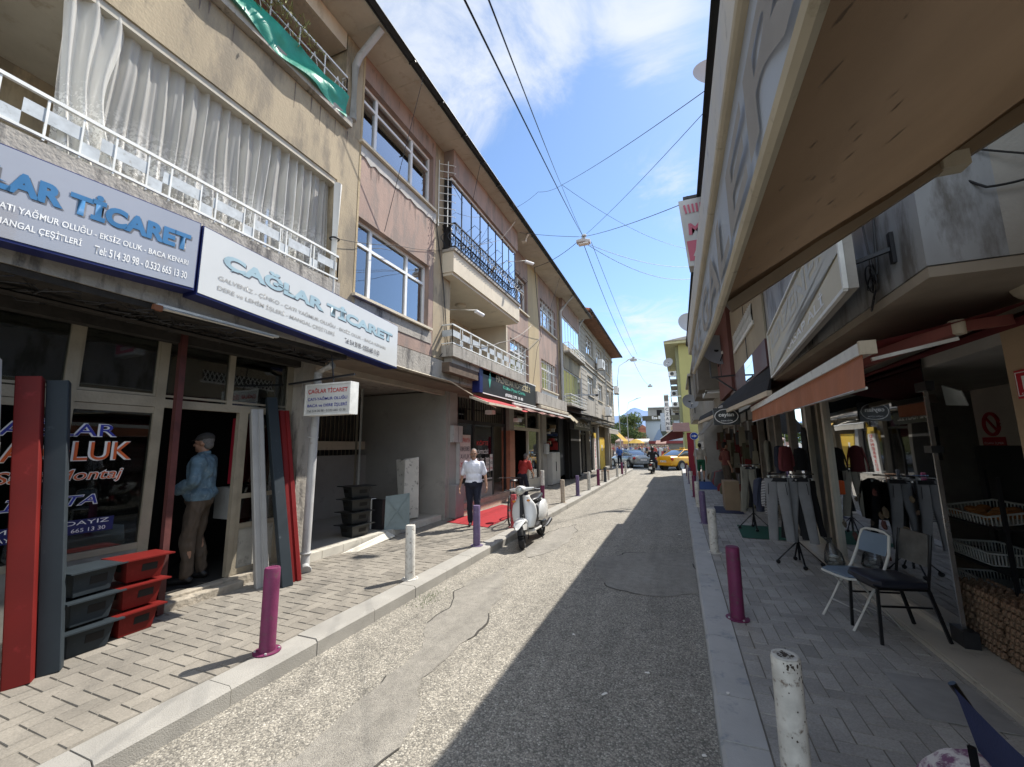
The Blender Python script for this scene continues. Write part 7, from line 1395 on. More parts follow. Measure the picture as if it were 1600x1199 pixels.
shirt((1.62, 9.4, 1.85), .34, .6, KT, 1.2, 'khaki top hanging from the clothes shop front'); shirt((1.95, 8.2, 2.05), .34, .85, M('charcoal_jersey', (.05, .05, .052), rough=.95), 1.3, 'long charcoal garment hanging by the shop post'); shirt((1.6, 7.9, 1.75), .22, .4, MRJ, .5, 'small maroon top above the nearest rack'); shirt((1.82, 8.0, 1.72), .22, .36, BKJ, .5, 'small black top above the nearest rack'); shirt((1.72, 9.0, 1.75), .3, .5, NVK, 1.0, 'dark blue top hanging at the clothes shop glass')
mb = MB(); mb.box(1.5, 1.62, 8.9, 9.0, .9, 1.14, M('orange_cloth', (.6, .1, .02), rough=.8)); tag(mb.build('orange_bag', bevel=.02), 'small bright orange bag between the racks', 'bag')
rr = random.Random(12); mb = MB(); jm = [M('stock_%s' % n_, c_, rough=.9) for n_, c_ in (('olive', (.10, .10, .06)), ('cream', (.30, .27, .2)), ('brown', (.10, .05, .03)), ('grey', (.12, .12, .12)), ('red', (.2, .03, .03)))]
for i in range(95):
    y = rr.uniform(12.3, 22.5); x = rr.uniform(1.75, 2.0); z = rr.uniform(1.3, 2.35); w_ = rr.uniform(.02, .05); d_ = rr.uniform(.1, .22); h = rr.uniform(.35, .75); m_ = rr.choice(jm)
    mb.hexa([(x-d_*.5, y, z-h), (x+d_*.5, y+.02, z-h), (x+d_*.5, y+w_, z-h), (x-d_*.5, y+w_, z-h)], [(x-d_*.4, y, z), (x+d_*.4, y, z), (x+d_*.4, y+w_, z), (x-d_*.4, y+w_, z)], m_)
for i in range(40):
    y = rr.uniform(12.6, 22); x = rr.uniform(1.3, 1.9); s = rr.uniform(.08, .2); z = .13+s; mb.loft([((x, y, .132), (s, 0, 0), (0, s*.8, 0)), ((x, y, z), (s*1.05, 0, .02), (0, s*.9, 0)), ((x+.02, y, z+s*rr.uniform(.6, 2.2)), (s*.7, 0, .03), (0, s*.5, 0))], rr.choice(jm), 9, p=3)
tag(mb.build('stall_goods', fixn=False), 'hanging clothes and bags crowded outside the far right shops', 'shop goods', kind='stuff')
mb = MB(); mb.box(1.0, 1.35, 11.9, 12.5, .13, .85, M('cardboard', (.26, .19, .12), rough=.9)); tag(mb.build('cardboard_box', bevel=.01), 'tall cardboard box with goods on the right pavement', 'box')
# ================================================================== PEOPLE (one continuous surface each, clothes and hair as children)
def fuse(mb, vox, smooth=6, name='m'):
    me = mb.mesh('tmp'); o = bpy.data.objects.new('tmp', me)
    b = bmesh.new(); b.from_mesh(me); bmesh.ops.remove_doubles(b, verts=b.verts, dist=1e-5); bmesh.ops.recalc_face_normals(b, faces=b.faces); b.to_mesh(me); b.free()
    md = o.modifiers.new('r', 'REMESH'); md.mode = 'VOXEL'; md.voxel_size = vox; md.use_smooth_shade = True
    if smooth: s = o.modifiers.new('s', 'SMOOTH'); s.iterations = smooth; s.factor = .5
    out = bake(o); out.name = name
    for p in out.polygons: p.use_smooth = True
    return out
def mobj(me, name, m, parent=None):
    me.materials.clear(); me.materials.append(m) if not isinstance(m, (list, tuple)) else [me.materials.append(x) for x in m]
    o = bpy.data.objects.new(name, me); C.objects.link(o)
    if parent is not None: o.parent = parent
    return o
SKIN = M('skin', (.42, .24, .16), rough=.55, var=.08, scale=14); SKIND = M('skin_tanned', (.34, .19, .125), rough=.55, var=.08, scale=14)
HAIRG = M('grey_hair', (.13, .125, .12), rough=.8, var=.3, scale=60); HAIRD = M('dark_hair', (.02, .017, .015), rough=.7); SHOE = M('black_leather', (.015, .014, .014), rough=.45)
def person(label, loc, rz, H=1.72, J=None, shirt=None, trouser=None, sleeves='short', shorts=False, hair=HAIRD, skin=SKIN, fat=1.0, jacket=False, cap=None, moust=None, folds=.006, detail=True, sit=False, helmet=None, shoes=True):
    """Local frame: faces -Y, feet at z=0, built 1.75 m tall and scaled. J overrides joints."""
    j = dict(pel=(0, 0, .96), che=(0, -.01, 1.27), nek=(0, .0, 1.49), hed=(0, -.015, 1.625), shL=(.18, .01, 1.40), shR=(-.18, .01, 1.40), elL=(.235, .03, 1.14), elR=(-.235, .03, 1.14), wrL=(.25, -.05, .90), wrR=(-.25, -.05, .90),
             hiL=(.09, 0, .93), hiR=(-.09, 0, .93), knL=(.105, -.02, .50), knR=(-.105, -.02, .50), anL=(.11, .02, .085), anR=(-.11, .02, .085), look=(0, -1, 0), haL=(0.02, -.15, -1), haR=(-.02, -.15, -1), toL=(.02, -1, 0), toR=(-.02, -1, 0))
    if J: j.update(J)
    for k_ in j: j[k_] = Vector(j[k_])
    f = fat; B_ = MB(); sk = skin
    def torso(mb, g):
        mb.ell(j['pel']+V(0, 0, .02), (.155*f+g, .115*f+g, .13+g), sk, 16, 10); mb.ell(j['pel'].lerp(j['che'], .5), (.145*f+g, .108*f+g, .17), sk, 16, 10); mb.ell(j['che']+V(0, 0, .02), (.165*f+g, .112*f+g, .19+g), sk, 16, 10)
        mb.cap(j['shL']*.92+j['che']*.08, j['shR']*.92+j['che']*.08, .052+g, .052+g, sk)
        for s in 'LR': mb.cap(j['sh'+s], j['che'].lerp(j['sh'+s], .35)-V(0, 0, .06), .06+g, .08+g, sk)
    def arm(mb, s, g, t=1.0):
        e = j['el'+s]; w = j['wr'+s]
        if t <= .5: q = j['sh'+s].lerp(e, t*2); mb.cap(j['sh'+s], q, .048+g, .045+g*1.3, sk)
        else:
            mb.cap(j['sh'+s], e, .050+g, .041+g, sk)
            q = e.lerp(w, (t-.5)*2); mb.cap(e, q, .042+g, .042+g+(.029-.042)*(t-.5)*2, sk)
    def leg(mb, s, g, t=1.0):
        mb.cap(j['hi'+s], j['kn'+s], .085*f**.5+g, .058+g, sk)
        if t > .5: q = j['kn'+s].lerp(j['an'+s], (t-.5)*2); c = j['kn'+s].lerp(j['an'+s], .3*(t-.5)*2)+V(0, .012, 0); mb.cap(j['kn'+s], c, .056+g, .057+g, sk); mb.cap(c, q, .056+g, .056+g-.018*(t-.5)*2+(.012 if g > .01 else 0), sk)
    torso(B_, -.01); mb = B_; hd = j['hed']; lk = j['look'].normalized(); up = V(0, 0, 1); sd = lk.cross(up).normalized(); rot = Matrix((sd, -lk, up)).transposed()
    at = lambda a, b, c: hd+sd*a+lk*b+up*c        # a: to the side, b: forward, c: up
    mb.cap(j['nek']-V(0, 0, .05), j['nek'].lerp(hd, .5), .058, .053, sk); mb.ell(at(0, -.012, .022), (.074, .093, .098), sk, 18, 12, rot); mb.ell(at(0, .022, -.045), (.056, .066, .068), sk, 16, 10, rot); mb.ell(at(0, .062, -.088), (.026, .022, .020), sk, 10, 6, rot)
    mb.cap(at(0, .083, .012), at(0, .104, -.022), .009, .014, sk, 8)
    for s in (-1, 1): mb.ell(at(s*.077, -.005, -.008), (.010, .018, .030), sk, 8, 6, rot); mb.cap(at(s*.03-.0, .084, .026), at(s*.05, .070, .024), .010, .009, sk, 8); mb.ell(at(s*.036, .055, -.03), (.022, .022, .022), sk, 8, 6)
    mb.cap(at(-.018, .080, -.058), at(.018, .080, -.058), .008, .008, sk, 6)
    for s in 'LR':
        sg = 1 if s == 'L' else -1; arm(mb, s, -.004); hv = j['ha'+s].normalized(); w = j['wr'+s]; pn = V(-sg, 0, 0)-hv*V(-sg, 0, 0).dot(hv); pn.normalize(); sdv = hv.cross(pn).normalized()
        if sdv.y > 0: sdv = -sdv     # toward the front: thumb side
        pc = w+hv*.055; mb.loft([(w, sdv*.024, pn*.018), (w+hv*.03, sdv*.034, pn*.016), (w+hv*.07, sdv*.042, pn*.015), (w+hv*.095, sdv*.040, pn*.012)], sk, 12)
        for i, (o_, l_) in enumerate(((.031, .068), (.011, .078), (-.010, .072), (-.030, .056))):
            a = w+hv*.088+sdv*o_; b = a+hv*l_*.45+pn*.006; c = b+(hv*.75+pn*.6).normalized()*l_*.32; d_ = c+(hv*.4+pn*.9).normalized()*l_*.25; mb.cap(a, b, .0095, .009, sk, 8); mb.cap(b, c, .009, .0082, sk, 8); mb.cap(c, d_, .0082, .0072, sk, 8)
        a = w+hv*.03+sdv*.034; b = a+(hv*.6+sdv*.7).normalized()*.034; c = b+(hv*.9+sdv*.25+pn*.3).normalized()*.03; mb.cap(a, b, .0125, .0105, sk, 8); mb.cap(b, c, .0105, .009, sk, 8)
        leg(mb, s, -.004); an = j['an'+s]; tv = j['to'+s].normalized(); mb.cap(an-V(0, 0, .045)-tv*.03, an-V(0, 0, .055)+tv*.15, .036, .026, sk)
    body = mobj(fuse(B_, .0085 if detail else .014, 3, 'person'), 'person', sk); tag(body, label, 'person')
    def cloth(build, g, m_, name, vox=.012, amp=folds, seed=0, sm=3, cut=None):
        b = MB(); build(b, g); me = fuse(b, vox if detail else .016, sm, name)
        nn_ = [v.normal.copy() for v in me.vertices]
        for v, n in zip(me.vertices, nn_):
            p = v.co.copy(); d = noise.noise(Vector((p.x*9+seed, p.y*9, p.z*5)))*amp*1.6+noise.noise(Vector((p.x*24, p.y*24+seed, p.z*13)))*amp
            v.co = p+n*d
        if cut: 
            bb = bmesh.new(); bb.from_mesh(me)
            for co, no in cut: bmesh.ops.bisect_plane(bb, geom=bb.verts[:]+bb.edges[:]+bb.faces[:], plane_co=co, plane_no=no, clear_outer=True)
            bb.to_mesh(me); bb.free()
        return mobj(me, name, m_, body)
    if shirt:
        st = {'short': .40, 'long': .97}[sleeves]
        def sb(b, g):
            torso(b, g); [arm(b, s, g+.006, st) for s in 'LR']
            if jacket: b.ell(j['pel']+V(0, 0, .05), (.172*f+g, .132*f+g, .12), sk, 16, 8)
        cloth(sb, .014 if not jacket else .026, shirt, 'jacket' if jacket else 'shirt', seed=3, cut=[(j['pel']+V(0, 0, .03 if not jacket else -.02), V(0, 0, -1)), (j['nek']+V(0, -.0, .008), V(0, -.25, 1))] if not sit else [(j['nek']+V(0, 0, .008), V(0, 0, 1))])
        cb = MB()
        for s in (-1, 1): cb.loft([(j['nek']+V(s*.062, .01, .012), (.012, 0, 0), (0, 0, .02)), (j['nek']+V(s*.05, -.05, -.005), (.016, 0, 0), (0, .004, .022)), (j['nek']+V(s*.022, -.085, -.05), (.020, 0, 0), (0, .004, .022))], shirt, 8)
        cb.loft([(j['nek']+V(.062, .01, .012), (0, .010, 0), (0, 0, .02)), (j['nek']+V(0, .062, .018), (0, .010, 0), (0, 0, .022)), (j['nek']+V(-.062, .01, .012), (0, .010, 0), (0, 0, .02))], shirt, 8); q = cb.build('collar'); q.parent = body
    if trouser:
        t_ = .5 if shorts else .97
        def tb(b, g): b.ell(j['pel']+V(0, 0, .0), (.158*f+g, .120*f+g, .115+g), sk, 16, 10); [leg(b, s, g, t_) for s in 'LR']
        cloth(tb, .012, trouser, 'shorts' if shorts else 'trousers', seed=8)
    if shoes:
        for s in 'LR': an = j['an'+s]; tv = j['to'+s].normalized(); b = MB(); b.cap(an-V(0, 0, .02), an-V(0, 0, .05)-tv*.035, .045, .042, SHOE, 10); b.cap(an-V(0, 0, .045)-tv*.03, an-V(0, 0, .055)+tv*.145, .042, .034, SHOE, 10); q = mobj(fuse(b, .009, 3, 'shoe'), 'shoe', SHOE, body)
    hb = MB()
    if helmet: hb.ell(at(0, -.01, .03), (.125, .145, .135), sk, 18, 12, rot); mobj(fuse(hb, .012, 2, 'helmet'), 'helmet', helmet, body)
    elif cap:
        hb.ell(at(0, -.015, .058), (.083, .102, .072), sk, 16, 10, rot); hb.loft([(at(0, .05, .05), sd*.07, up*.008), (at(0, .12, .042), sd*.06, up*.006), (at(0, .145, .036), sd*.03, up*.004)], sk, 12); mobj(fuse(hb, .009, 2, 'cap'), 'cap', cap, body)
    if not helmet:
        hb = MB(); hb.ell(at(0, -.024, .034), (.0795, .090, .094), sk, 18, 12, rot); hb.ell(at(0, -.055, -.03), (.066, .055, .06), sk, 14, 8, rot)
        me = fuse(hb, .009, 2, 'hair')
        nn_ = [v.normal.copy() for v in me.vertices]
        for v, n in zip(me.vertices, nn_): v.co += n*noise.noise(v.co*60)*.003
        mobj(me, 'hair', hair, body)
    if moust: mbb = MB(); mbb.loft([(at(-.032, .080, -.052), up*.004, lk*.004), (at(-.012, .092, -.044), up*.008, lk*.008), (at(.012, .092, -.044), up*.008, lk*.008), (at(.032, .080, -.052), up*.004, lk*.004)], moust, 8); q = mbb.build('moustache'); q.parent = body
    eb = MB()
    for s in (-1, 1): eb.ell(at(s*.032, .079, .010), (.011, .006, .006), HAIRD, 8, 6, rot); eb.cap(at(s*.02, .089, .030), at(s*.048, .078, .031), .0045, .0035, hair, 6)
    q = eb.build('eyes'); q.parent = body
    s = H/1.75; body.scale = (s, s, s); body.location = loc; body.rotation_euler = (0, 0, rz); return body
DENIM = M('pale_denim', (.10, .165, .215), rough=.9, var=.3, scale=9, col2=(.19, .25, .29), amt=.45); BRWN = M('brown_work_cloth', (.085, .065, .048), rough=.95, var=.2, scale=6); WSH = M('white_cotton', (.72, .73, .80), rough=.85, var=.05); NVT = M('navy_trouser', (.012, .014, .028), rough=.85); RSH = M('red_cotton', (.34, .035, .03), rough=.9, var=.1); GRN = M('green_shorts_cloth', (.02, .12, .06), rough=.9); BGE = M('beige_cotton', (.38, .35, .29), rough=.9); MRN = M('maroon_cotton', (.16, .05, .045), rough=.9); CAPG = M('grey_cap', (.04, .038, .036), rough=.9)
# man in denim jacket in the shop door, back three-quarters to the street, hands in front
person('man in a pale denim jacket and grey cap standing in the roofer shop doorway', (-5.50, 3.38, .252), -.85, 1.75, dict(elL=(.27, .0, 1.17), elR=(-.25, .02, 1.15), wrL=(.12, -.20, 1.06), wrR=(-.08, -.23, 1.05), haL=(-.9, -.5, -.1), haR=(.6, -.8, -.2), knL=(.12, -.05, .5), anL=(.13, -.02, .085), anR=(-.10, .06, .085), look=(-.1, -1, -.1)), DENIM, BRWN, 'long', hair=HAIRG, skin=SKIND, fat=1.12, jacket=True, cap=CAPG, folds=.014)
# man in white shirt walking along the left pavement
person('man in an open-necked white short-sleeved shirt and navy trousers walking toward the camera', (-4.08, 7.95, .132), .36, 1.62, dict(elL=(.255, .05, 1.15), elR=(-.265, .04, 1.14), wrL=(.30, -.03, .90), wrR=(-.32, .02, .88), haL=(.05, -.2, -1), haR=(-.1, -.1, -1), knL=(.09, -.10, .51), anL=(.085, -.14, .085), knR=(-.09, .03, .50), anR=(-.09, .16, .10), look=(.05, -1, -.05)), WSH, NVT, 'short', hair=HAIRG, skin=SKIND, fat=1.22, moust=HAIRG, folds=.008)
# man in red seated on a bicycle with his back to the street
person('man in a red T-shirt bending over a bicycle in front of the glazed door shop', (-4.55, 12.2, .132), 2.9, 1.55, dict(pel=(0, .05, .88), che=(0, -.10, 1.15), nek=(0, -.17, 1.36), hed=(0, -.22, 1.49), shL=(.18, -.13, 1.30), shR=(-.18, -.13, 1.30), elL=(.24, -.16, 1.03), elR=(-.24, -.16, 1.03), wrL=(.22, -.34, .90), wrR=(-.22, -.34, .90), hiL=(.09, .05, .86), hiR=(-.09, .05, .86), knL=(.12, -.12, .48), knR=(-.12, -.1, .48)), RSH, NVT, 'short', hair=HAIRG, skin=SKIN, detail=False)
# right pavement
person('man in a beige T-shirt and green shorts walking away on the right pavement', (.88, 20.6, .132), pi-.1, 1.70, dict(knL=(.1, -.08, .5), anL=(.1, -.1, .085), anR=(-.1, .14, .09)), BGE, GRN, 'short', shorts=True, detail=False)
person('man in a maroon T-shirt standing at the shop stalls on the right pavement', (1.40, 15.2, .132), 1.9, 1.72, dict(elL=(.30, .05, 1.14), wrL=(.18, -.10, .98)), MRN, BRWN, 'short', detail=False)
# ================================================================== SCOOTER parked by the left kerb
RUB = M('tyre_rubber', (.018, .018, .019), rough=.85, var=.2, scale=12); SWH = M('scooter_white_paint', (.68, .68, .66), rough=.2, var=.03, coat=.7); SBK = M('scooter_black_plastic', (.02, .02, .022), rough=.4); RIM = M('rim_grey', (.25, .25, .25), rough=.35, metal=.7); CHRM = M('chrome', (.6, .6, .6), rough=.15, metal=1.); LENS = M('headlamp_lens', (.45, .46, .42), rough=.12, spec=.8, coat=.8); REDLN = M('red_lens', (.45, .015, .01), rough=.15, coat=.6); AMB = M('amber_lens', (.6, .2, .02), rough=.2)
SEATM = M('scooter_seat', (.022, .022, .024), rough=.42)
def wheel(o, c, ax, R, r, w=None):
    mb = MB(); mb.torus(c, ax, R-r, r, RUB, 32, 12); t = mb.build('wheel'); t.parent = o; c = Vector(c); ax = Vector(ax).normalized(); mb = MB(); mb.cyl(c-ax*.025, c+ax*.025, .05, .05, RIM, 14); mb.torus(c, ax, R-r*1.9, .012, RIM, 24, 6); x, y, _ = basis(ax)
    for i in range(5): a = i*2*pi/5; d_ = x*cos(a)+y*sin(a); mb.bar(c+d_*.04, c+d_*(R-r*1.9), .03, .014, RIM, ax)
    q = mb.build('rim'); q.parent = t; return t
def scooter():      # faces -Y, front wheel at y=0
    o = thing('scooter', 'x', 'scooter', (0, 0, 0)); W_ = Vector
    wheel(o, (0, .0, .225), (cos(.25), sin(.25), 0), .225, .055); wheel(o, (0, 1.22, .225), (1, 0, 0), .225, .058)
    mb = MB(); mb.loft([((.01, -.22, .37), (.03, 0, 0), (0, .02, .01)), ((.01, -.14, .44), (.085, 0, 0), (0, .02, .03)), ((0, .0, .475), (.105, 0, 0), (0, .02, .05)), ((0, .14, .44), (.10, 0, 0), (0, .03, .06)), ((0, .24, .36), (.07, 0, 0), (0, .03, .05))], SWH, 18)
    for s in (-1, 1): mb.plate((s*.085, -.14, .42), (s*.08, .16, .42), (s*.075, .20, .30), (s*.075, -.08, .33), .008*s, SWH)
    mb.build('front_fender', o)
    mb = MB()
    for s in (-1, 1): mb.tube([(s*.065, .0, .225), (s*.062, .06, .42)], .016, RIM, 8)
    mb.tube([(0, .06, .42), (0, .22, .92)], .028, SBK, 10); mb.build('fork', o)
    # leg shield: broad curved apron
    def sh(u, v):
        a = (u-.5)*2; z = .32+.56*v; wd = (.17+.075*sin(pi*min(1, v*1.1)))*(1-.30*max(0, v-.72)/.28)
        return (a*wd, .17+.10*v+.10*a*a+.02*cos(a*3), z)
    mb = MB(); mb.sheet(24, 18, sh, SWH); ap = mb.build('leg_shield', o, fixn=False); md = ap.modifiers.new('s', 'SOLIDIFY'); md.thickness = .03
    mb = MB(); mb.loft([((0, .155, .44), (.028, 0, 0), (0, .012, .0)), ((0, .15, .50), (.05, 0, 0), (0, .018, 0)), ((0, .185, .66), (.038, 0, 0), (0, .016, 0)), ((0, .235, .86), (.022, 0, 0), (0, .012, 0))], SBK, 14)
    mb.build('horn_cover', o); mb = MB(); [mb.tube([(-.04+.004*i, .128+.008*i, .49+.035*i), (0, .120+.008*i, .478+.035*i), (.04-.004*i, .128+.008*i, .49+.035*i)], .004, CHRM, 5) for i in range(3)]; mb.build('grille_bar', o)
    mb = MB(); mb.loft([((0, .155, .99), (.06, 0, 0), (0, 0, .055)), ((0, .20, 1.0), (.095, 0, 0), (0, 0, .075)), ((0, .29, 1.0), (.10, 0, 0), (0, 0, .065)), ((0, .36, .985), (.07, 0, 0), (0, 0, .04))], SWH, 18)
    for s in (-1, 1): mb.loft([((s*.07, .26, .995), (0, .045, 0), (0, 0, .04)), ((s*.18, .29, 1.0), (0, .035, 0), (0, 0, .028)), ((s*.24, .31, 1.0), (0, .022, 0), (0, 0, .022))], SWH, 10)
    mb.build('handlebar_cowl', o)
    mb = MB(); mb.ell((0, .165, .985), (.068, .05, .068), LENS, 18, 10); mb.build('headlight', o); mb = MB(); mb.torus((0, .155, .985), (0, 1, 0), .07, .009, CHRM, 24, 6); mb.build('headlight_ring', o)
    for s in (-1, 1):
        mb = MB(); mb.tube([(s*.24, .31, 1.0), (s*.35, .35, 1.0)], .017, SBK, 8); mb.tube([(s*.22, .27, 1.0), (s*.27, .24, 1.0), (s*.36, .28, .985)], .006, CHRM, 6); mb.build('handlebar_grip', o)
        mb = MB(); mb.ell((s*.14, .19, .80), (.035, .02, .022), AMB, 10, 6); mb.build('indicator', o)
    # floor, body, side panels
    mb = MB(); mb.loft([((0, .26, .33), (.17, 0, 0), (0, 0, .05)), ((0, .50, .28), (.17, 0, 0), (0, 0, .045)), ((0, .72, .30), (.16, 0, 0), (0, 0, .06))], SBK, 14, p=4); mb.build('floorboard', o)
    mb = MB(); mb.loft([((0, .28, .27), (.185, 0, 0), (0, 0, .03)), ((0, .74, .25), (.175, 0, 0), (0, 0, .03))], SWH, 14, p=4); mb.build('floor_trim', o)
    mb = MB(); mb.loft([((0, .66, .46), (.10, 0, 0), (0, 0, .20)), ((0, .76, .50), (.14, 0, 0), (0, 0, .19)), ((0, .98, .52), (.15, 0, 0), (0, 0, .17)), ((0, 1.2, .55), (.12, 0, 0), (0, 0, .14))], SBK, 18, p=3); mb.build('under_seat_body', o)
    mb = MB()
    for s in (-1, 1): mb.loft([((s*.10, .74, .44), (.03, 0, 0), (0, 0, .07)), ((s*.145, .86, .50), (.055, 0, 0), (0, 0, .16)), ((s*.155, 1.05, .53), (.065, 0, 0), (0, 0, .185)), ((s*.135, 1.26, .56), (.06, 0, 0), (0, 0, .15)), ((s*.08, 1.45, .60), (.05, 0, 0), (0, 0, .08)), ((s*.03, 1.53, .62), (.02, 0, 0), (0, 0, .03))], SWH, 18)
    mb.loft([((0, 1.25, .66), (.10, 0, 0), (0, 0, .07)), ((0, 1.42, .65), (.09, 0, 0), (0, 0, .07)), ((0, 1.53, .63), (.05, 0, 0), (0, 0, .04))], SWH, 16); mb.build('side_panel', o)
    mb = MB(); mb.loft([((0, .62, .735), (.06, 0, 0), (0, 0, .02)), ((0, .68, .745), (.115, 0, 0), (0, 0, .045)), ((0, .90, .745), (.13, 0, 0), (0, 0, .045)), ((0, 1.15, .775), (.125, 0, 0), (0, 0, .05)), ((0, 1.36, .79), (.09, 0, 0), (0, 0, .04)), ((0, 1.42, .785), (.04, 0, 0), (0, 0, .02))], SEATM, 20, p=2.8); mb.build('seat', o)
    mb = MB(); mb.loft([((.09, .92, .27), (.05, 0, 0), (0, 0, .06)), ((.09, 1.25, .25), (.05, 0, 0), (0, 0, .07))], SBK, 12); mb.tube([(.12, .95, .2), (.14, 1.2, .2), (.15, 1.5, .26)], [.025, .04, .045], SBK, 10); mb.build('engine', o)
    mb = MB(); mb.ell((0, 1.54, .56), (.06, .02, .035), REDLN, 12, 8); mb.build('tail_light', o); mb = MB(); mb.tube([(-.10, .80, .24), (-.15, .78, .0)], .012, SBK, 6); mb.tube([(.06, .82, .22), (.13, .88, .0)], .010, SBK, 6); mb.build('stand', o)
    mb = MB(); mb.tube([(0, 1.45, .5), (0, 1.6, .32)], .01, SBK, 5); mb.box(-.08, .08, 1.59, 1.6, .3, .44, PVC); mb.build('number_plate', o)
    return o
sc_ = scooter(); sc_['label'] = 'white retro scooter with black seat parked against the left kerb'; sc_.location = (-2.66, 7.08, 0.0); sc_.rotation_euler = (0, radians(-6), .04)
# bicycle behind the red bollard
bk = thing('bicycle', 'old bicycle leaning on the red bollard behind the scooter', 'bicycle', (-3.5, 8.9, .13)); CB = Vector((-3.42, 8.35, .13)); bd = Vector((-.25, .97, 0)).normalized(); bs = Vector((bd.y, -bd.x, 0))
for k_ in (0, 1.02):
    mb = MB(); c = CB+bd*k_+V(0, 0, .31); mb.torus(c, bs, .29, .018, RUB, 36, 8); w_ = mb.build('wheel', bk); mb = MB(); mb.torus(c, bs, .27, .008, RIM, 30, 5); mb.cyl(c-bs*.03, c+bs*.03, .02, .02, RIM, 8); [mb.bar(c, c+(bd*cos(a*pi/8)+V(0, 0, 1)*sin(a*pi/8))*.27, .003, .003, RIM) for a in range(16)]; mb.build('rim', w_)
mb = MB(); z_ = lambda a, h: CB+bd*a+V(0, 0, h); mb.tube([z_(0, .31), z_(.12, .85), z_(.12, .95)], .014, SBK, 8); mb.tube([z_(.12, .78), z_(.62, .72), z_(.45, .3), z_(.12, .74)], .015, SBK, 8); mb.tube([z_(.66, .85), z_(.45, .3), z_(1.02, .31), z_(.62, .72)], .012, SBK, 8); mb.build('frame', bk)
mb = MB(); mb.tube([z_(.06, .98)-bs*.24, z_(.12, .98), z_(.06, .98)+bs*.24], .012, SBK, 8); mb.build('handlebar', bk); mb = MB(); mb.ell(z_(.68, .88), (.09, .13, .035), SEATM, 12, 6); mb.build('saddle', bk)
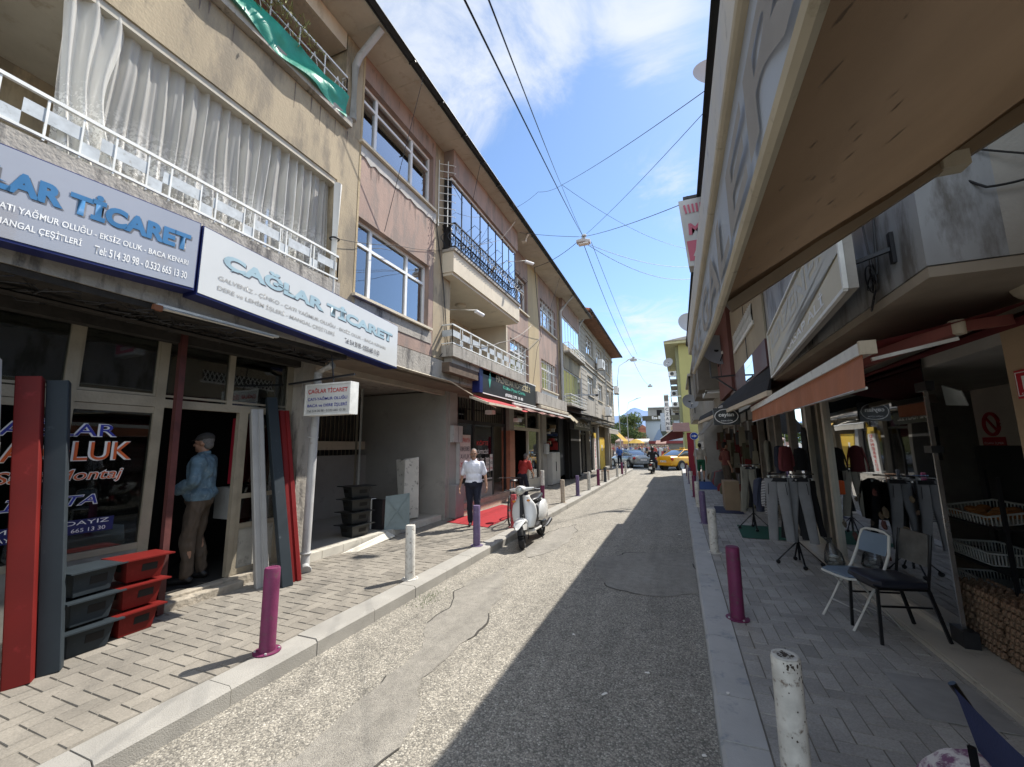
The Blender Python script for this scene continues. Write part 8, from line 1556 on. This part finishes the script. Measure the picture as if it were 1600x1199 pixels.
# ================================================================== CARS
def car(label, loc, rz, paint, body='sedan', taxi=False, Lc=4.3, Wc=1.72, Hc=1.42):
    o = thing('parked_car' if not taxi else 'taxi', label, 'car', (0, 0, 0)); GD = M('car_glass', (.03, .04, .045), rough=.05, spec=.9, coat=1.); hw = Wc/2   # nose at -Y
    lo = [(-Lc/2, .40, .70, .50), (-Lc/2+.08, .28, .76, .66), (-Lc/2+.5, .20, .84, .80), (-1.0, .20, .93, .86), (0, .20, .96, .87), (1.1, .20, .98, .86), (Lc/2-.45, .22, 1.0, .82), (Lc/2-.08, .30, .98, .72), (Lc/2, .42, .86, .60)]
    mb = MB(); mb.loft([((0, y, (a+b)/2), (w*hw/.87, 0, 0), (0, 0, (b-a)/2)) for y, a, b, w in lo], paint, 28, p=4.2); mb.build('body', o)
    gh = [(-.95, .93, .94, .74), (-.35, .93, Hc-.03, .66), (.15, .93, Hc, .66), (.75, .93, Hc-.04, .66), (1.45, .95, 1.0, .72)]
    mb = MB(); mb.loft([((0, y, (a+b)/2), (w*hw/.87, 0, 0), (0, 0, (b-a)/2)) for y, a, b, w in gh], GD, 24, p=5); mb.build('window', o)
    mb = MB(); mb.loft([((0, y, b+.004), (w*hw/.87*.90, 0, 0), (0, 0, .018)) for y, b, w in ((-.38, Hc-.04, .62), (.15, Hc-.005, .64), (.72, Hc-.04, .62))], paint, 20, p=4)
    for s in (-1, 1):
        mb.tube([(s*hw*.85, -.98, .95), (s*hw*.73, -.36, Hc-.04), (s*hw*.73, .72, Hc-.05), (s*hw*.83, 1.45, .99)], .028, paint, 8); mb.bar((s*hw*.86, .22, .95), (s*hw*.75, .18, Hc-.05), .05, .03, paint)
    mb.build('roof', o)
    for s in (-1, 1):
        mb = MB(); mb.ell((s*(hw-.12), Lc/2-.07, .76), (.13, .06, .10), REDLN, 12, 8); mb.build('tail_light', o); mb = MB(); mb.ell((s*(hw-.16), -Lc/2+.10, .62), (.14, .08, .08), LENS, 12, 8); mb.build('headlight', o)
        mb = MB(); mb.ell((s*(hw+.08), -.75, .98), (.08, .05, .06), paint, 10, 6); mb.build('mirror', o); mb = MB(); mb.bar((s*(hw+.002), .3, .82), (s*(hw+.002), .48, .82), .015, .03, paint); mb.build('door_handle', o)
        for y in (-Lc/2+.78, Lc/2-.85):
            c = (s*(hw-.10), y, .31); mb = MB(); mb.cyl((s*(hw-.24), y, .31), (s*(hw-.005), y, .31), .37, .37, SBK, 24); mb.build('wheel_arch', o)
            mb = MB(); mb.cyl((s*(hw-.2), y, .31), (s*(hw+.005), y, .31), .31, .30, RUB, 26); w_ = mb.build('wheel', o); mb = MB(); mb.lathe([(0, .02), (.06, .02), (.19, .0), (.21, .012)], (s*(hw+.008), y, .31), RIM, 18, (s, 0, 0)); mb.build('rim', w_)
    mb = MB(); mb.box(-.26, .26, Lc/2-.005, Lc/2+.012, .55, .67, PVC); q = mb.build('number_plate', o); text('20 T 5184' if taxi else '20 AB 741', (.22, Lc/2+.014, .58), (-1, 0, 0), (0, 0, 1), .44, .07, LSH, q, 'plate_lettering', .01)
    mb = MB(); mb.loft([((0, Lc/2-.02, .38), (hw*.9, 0, 0), (0, 0, .07)), ((0, Lc/2+.06, .40), (hw*.82, 0, 0), (0, 0, .06))], paint, 20, p=4); mb.build('bumper', o)
    if taxi: mb = MB(); mb.box(-.2, .2, .1, .24, Hc, Hc+.12, YEL2); q = mb.build('roof_sign', o, bevel=.02); text('TAKSİ', (.16, .245, Hc+.03), (-1, 0, 0), (0, 0, 1), .32, .07, LSH, q, 'sign_lettering', .02)
    o.location = loc; o.rotation_euler = (0, 0, rz); return o
SILV = M('silver_car_paint', (.34, .36, .37), rough=.25, metal=.35, coat=.6, var=.03); TXY = M('taxi_yellow_paint', (.70, .36, .015), rough=.3, coat=.6, var=.03); WCP = M('white_car_paint', (.62, .62, .62), rough=.3, coat=.6, var=.03)
car('silver saloon car crossing the end of the street, seen from behind', (-3.75, 35.2, .004), radians(-146), SILV, Hc=1.38)
car('yellow taxi at the end of the street beside the scooter rider', (.35, 32.6, .004), radians(139), TXY, taxi=True, Hc=1.42)
car('white car partly hidden behind the yellow taxi', (1.6, 37.5, .004), radians(-75), WCP)
mr = scooter() if False else dup(sc_, (-1.62, 28.2, 0.0), pi-.05, 'dark motor scooter ridden away down the middle of the road', mats={SWH: SBK}); mr.rotation_euler = (0, 0, pi-.05); mr.location = (-1.58, 28.3, .003); mr.name = 'motor_scooter'
person('motor scooter rider in a dark jacket and helmet, back to the camera', (-1.55, 27.35, .0), pi-.05, 1.75, dict(pel=(0, .05, .84), che=(0, -.03, 1.14), nek=(0, -.07, 1.36), hed=(0, -.10, 1.50), shL=(.19, -.05, 1.29), shR=(-.19, -.05, 1.29), elL=(.33, -.22, 1.10), elR=(-.33, -.22, 1.10), wrL=(.30, -.46, 1.03), wrR=(-.30, -.46, 1.03), haL=(0, -1, -.2), haR=(0, -1, -.2),
   hiL=(.10, .03, .82), hiR=(-.10, .03, .82), knL=(.19, -.38, .72), knR=(-.19, -.38, .72), anL=(.17, -.32, .40), anR=(-.17, -.32, .40)), BKJ, NVT, 'long', helmet=SBK, detail=False, jacket=False, sit=True)
# bicycles and people by the left corner
person('distant man in blue by the yellow awning at the left corner', (-4.4, 33.8, .0), .4, 1.70, None, M('blue_cotton', (.06, .14, .42), rough=.9), NVT, 'short', detail=False)
for o in bpy.data.objects:
    if o.type == 'MESH' and o.get('kind') is None and o.parent is None and o.get('label') is None: print('UNTAGGED', o.name)
bpy.data.scenes.remove(TS); print('objects', len(bpy.data.objects))
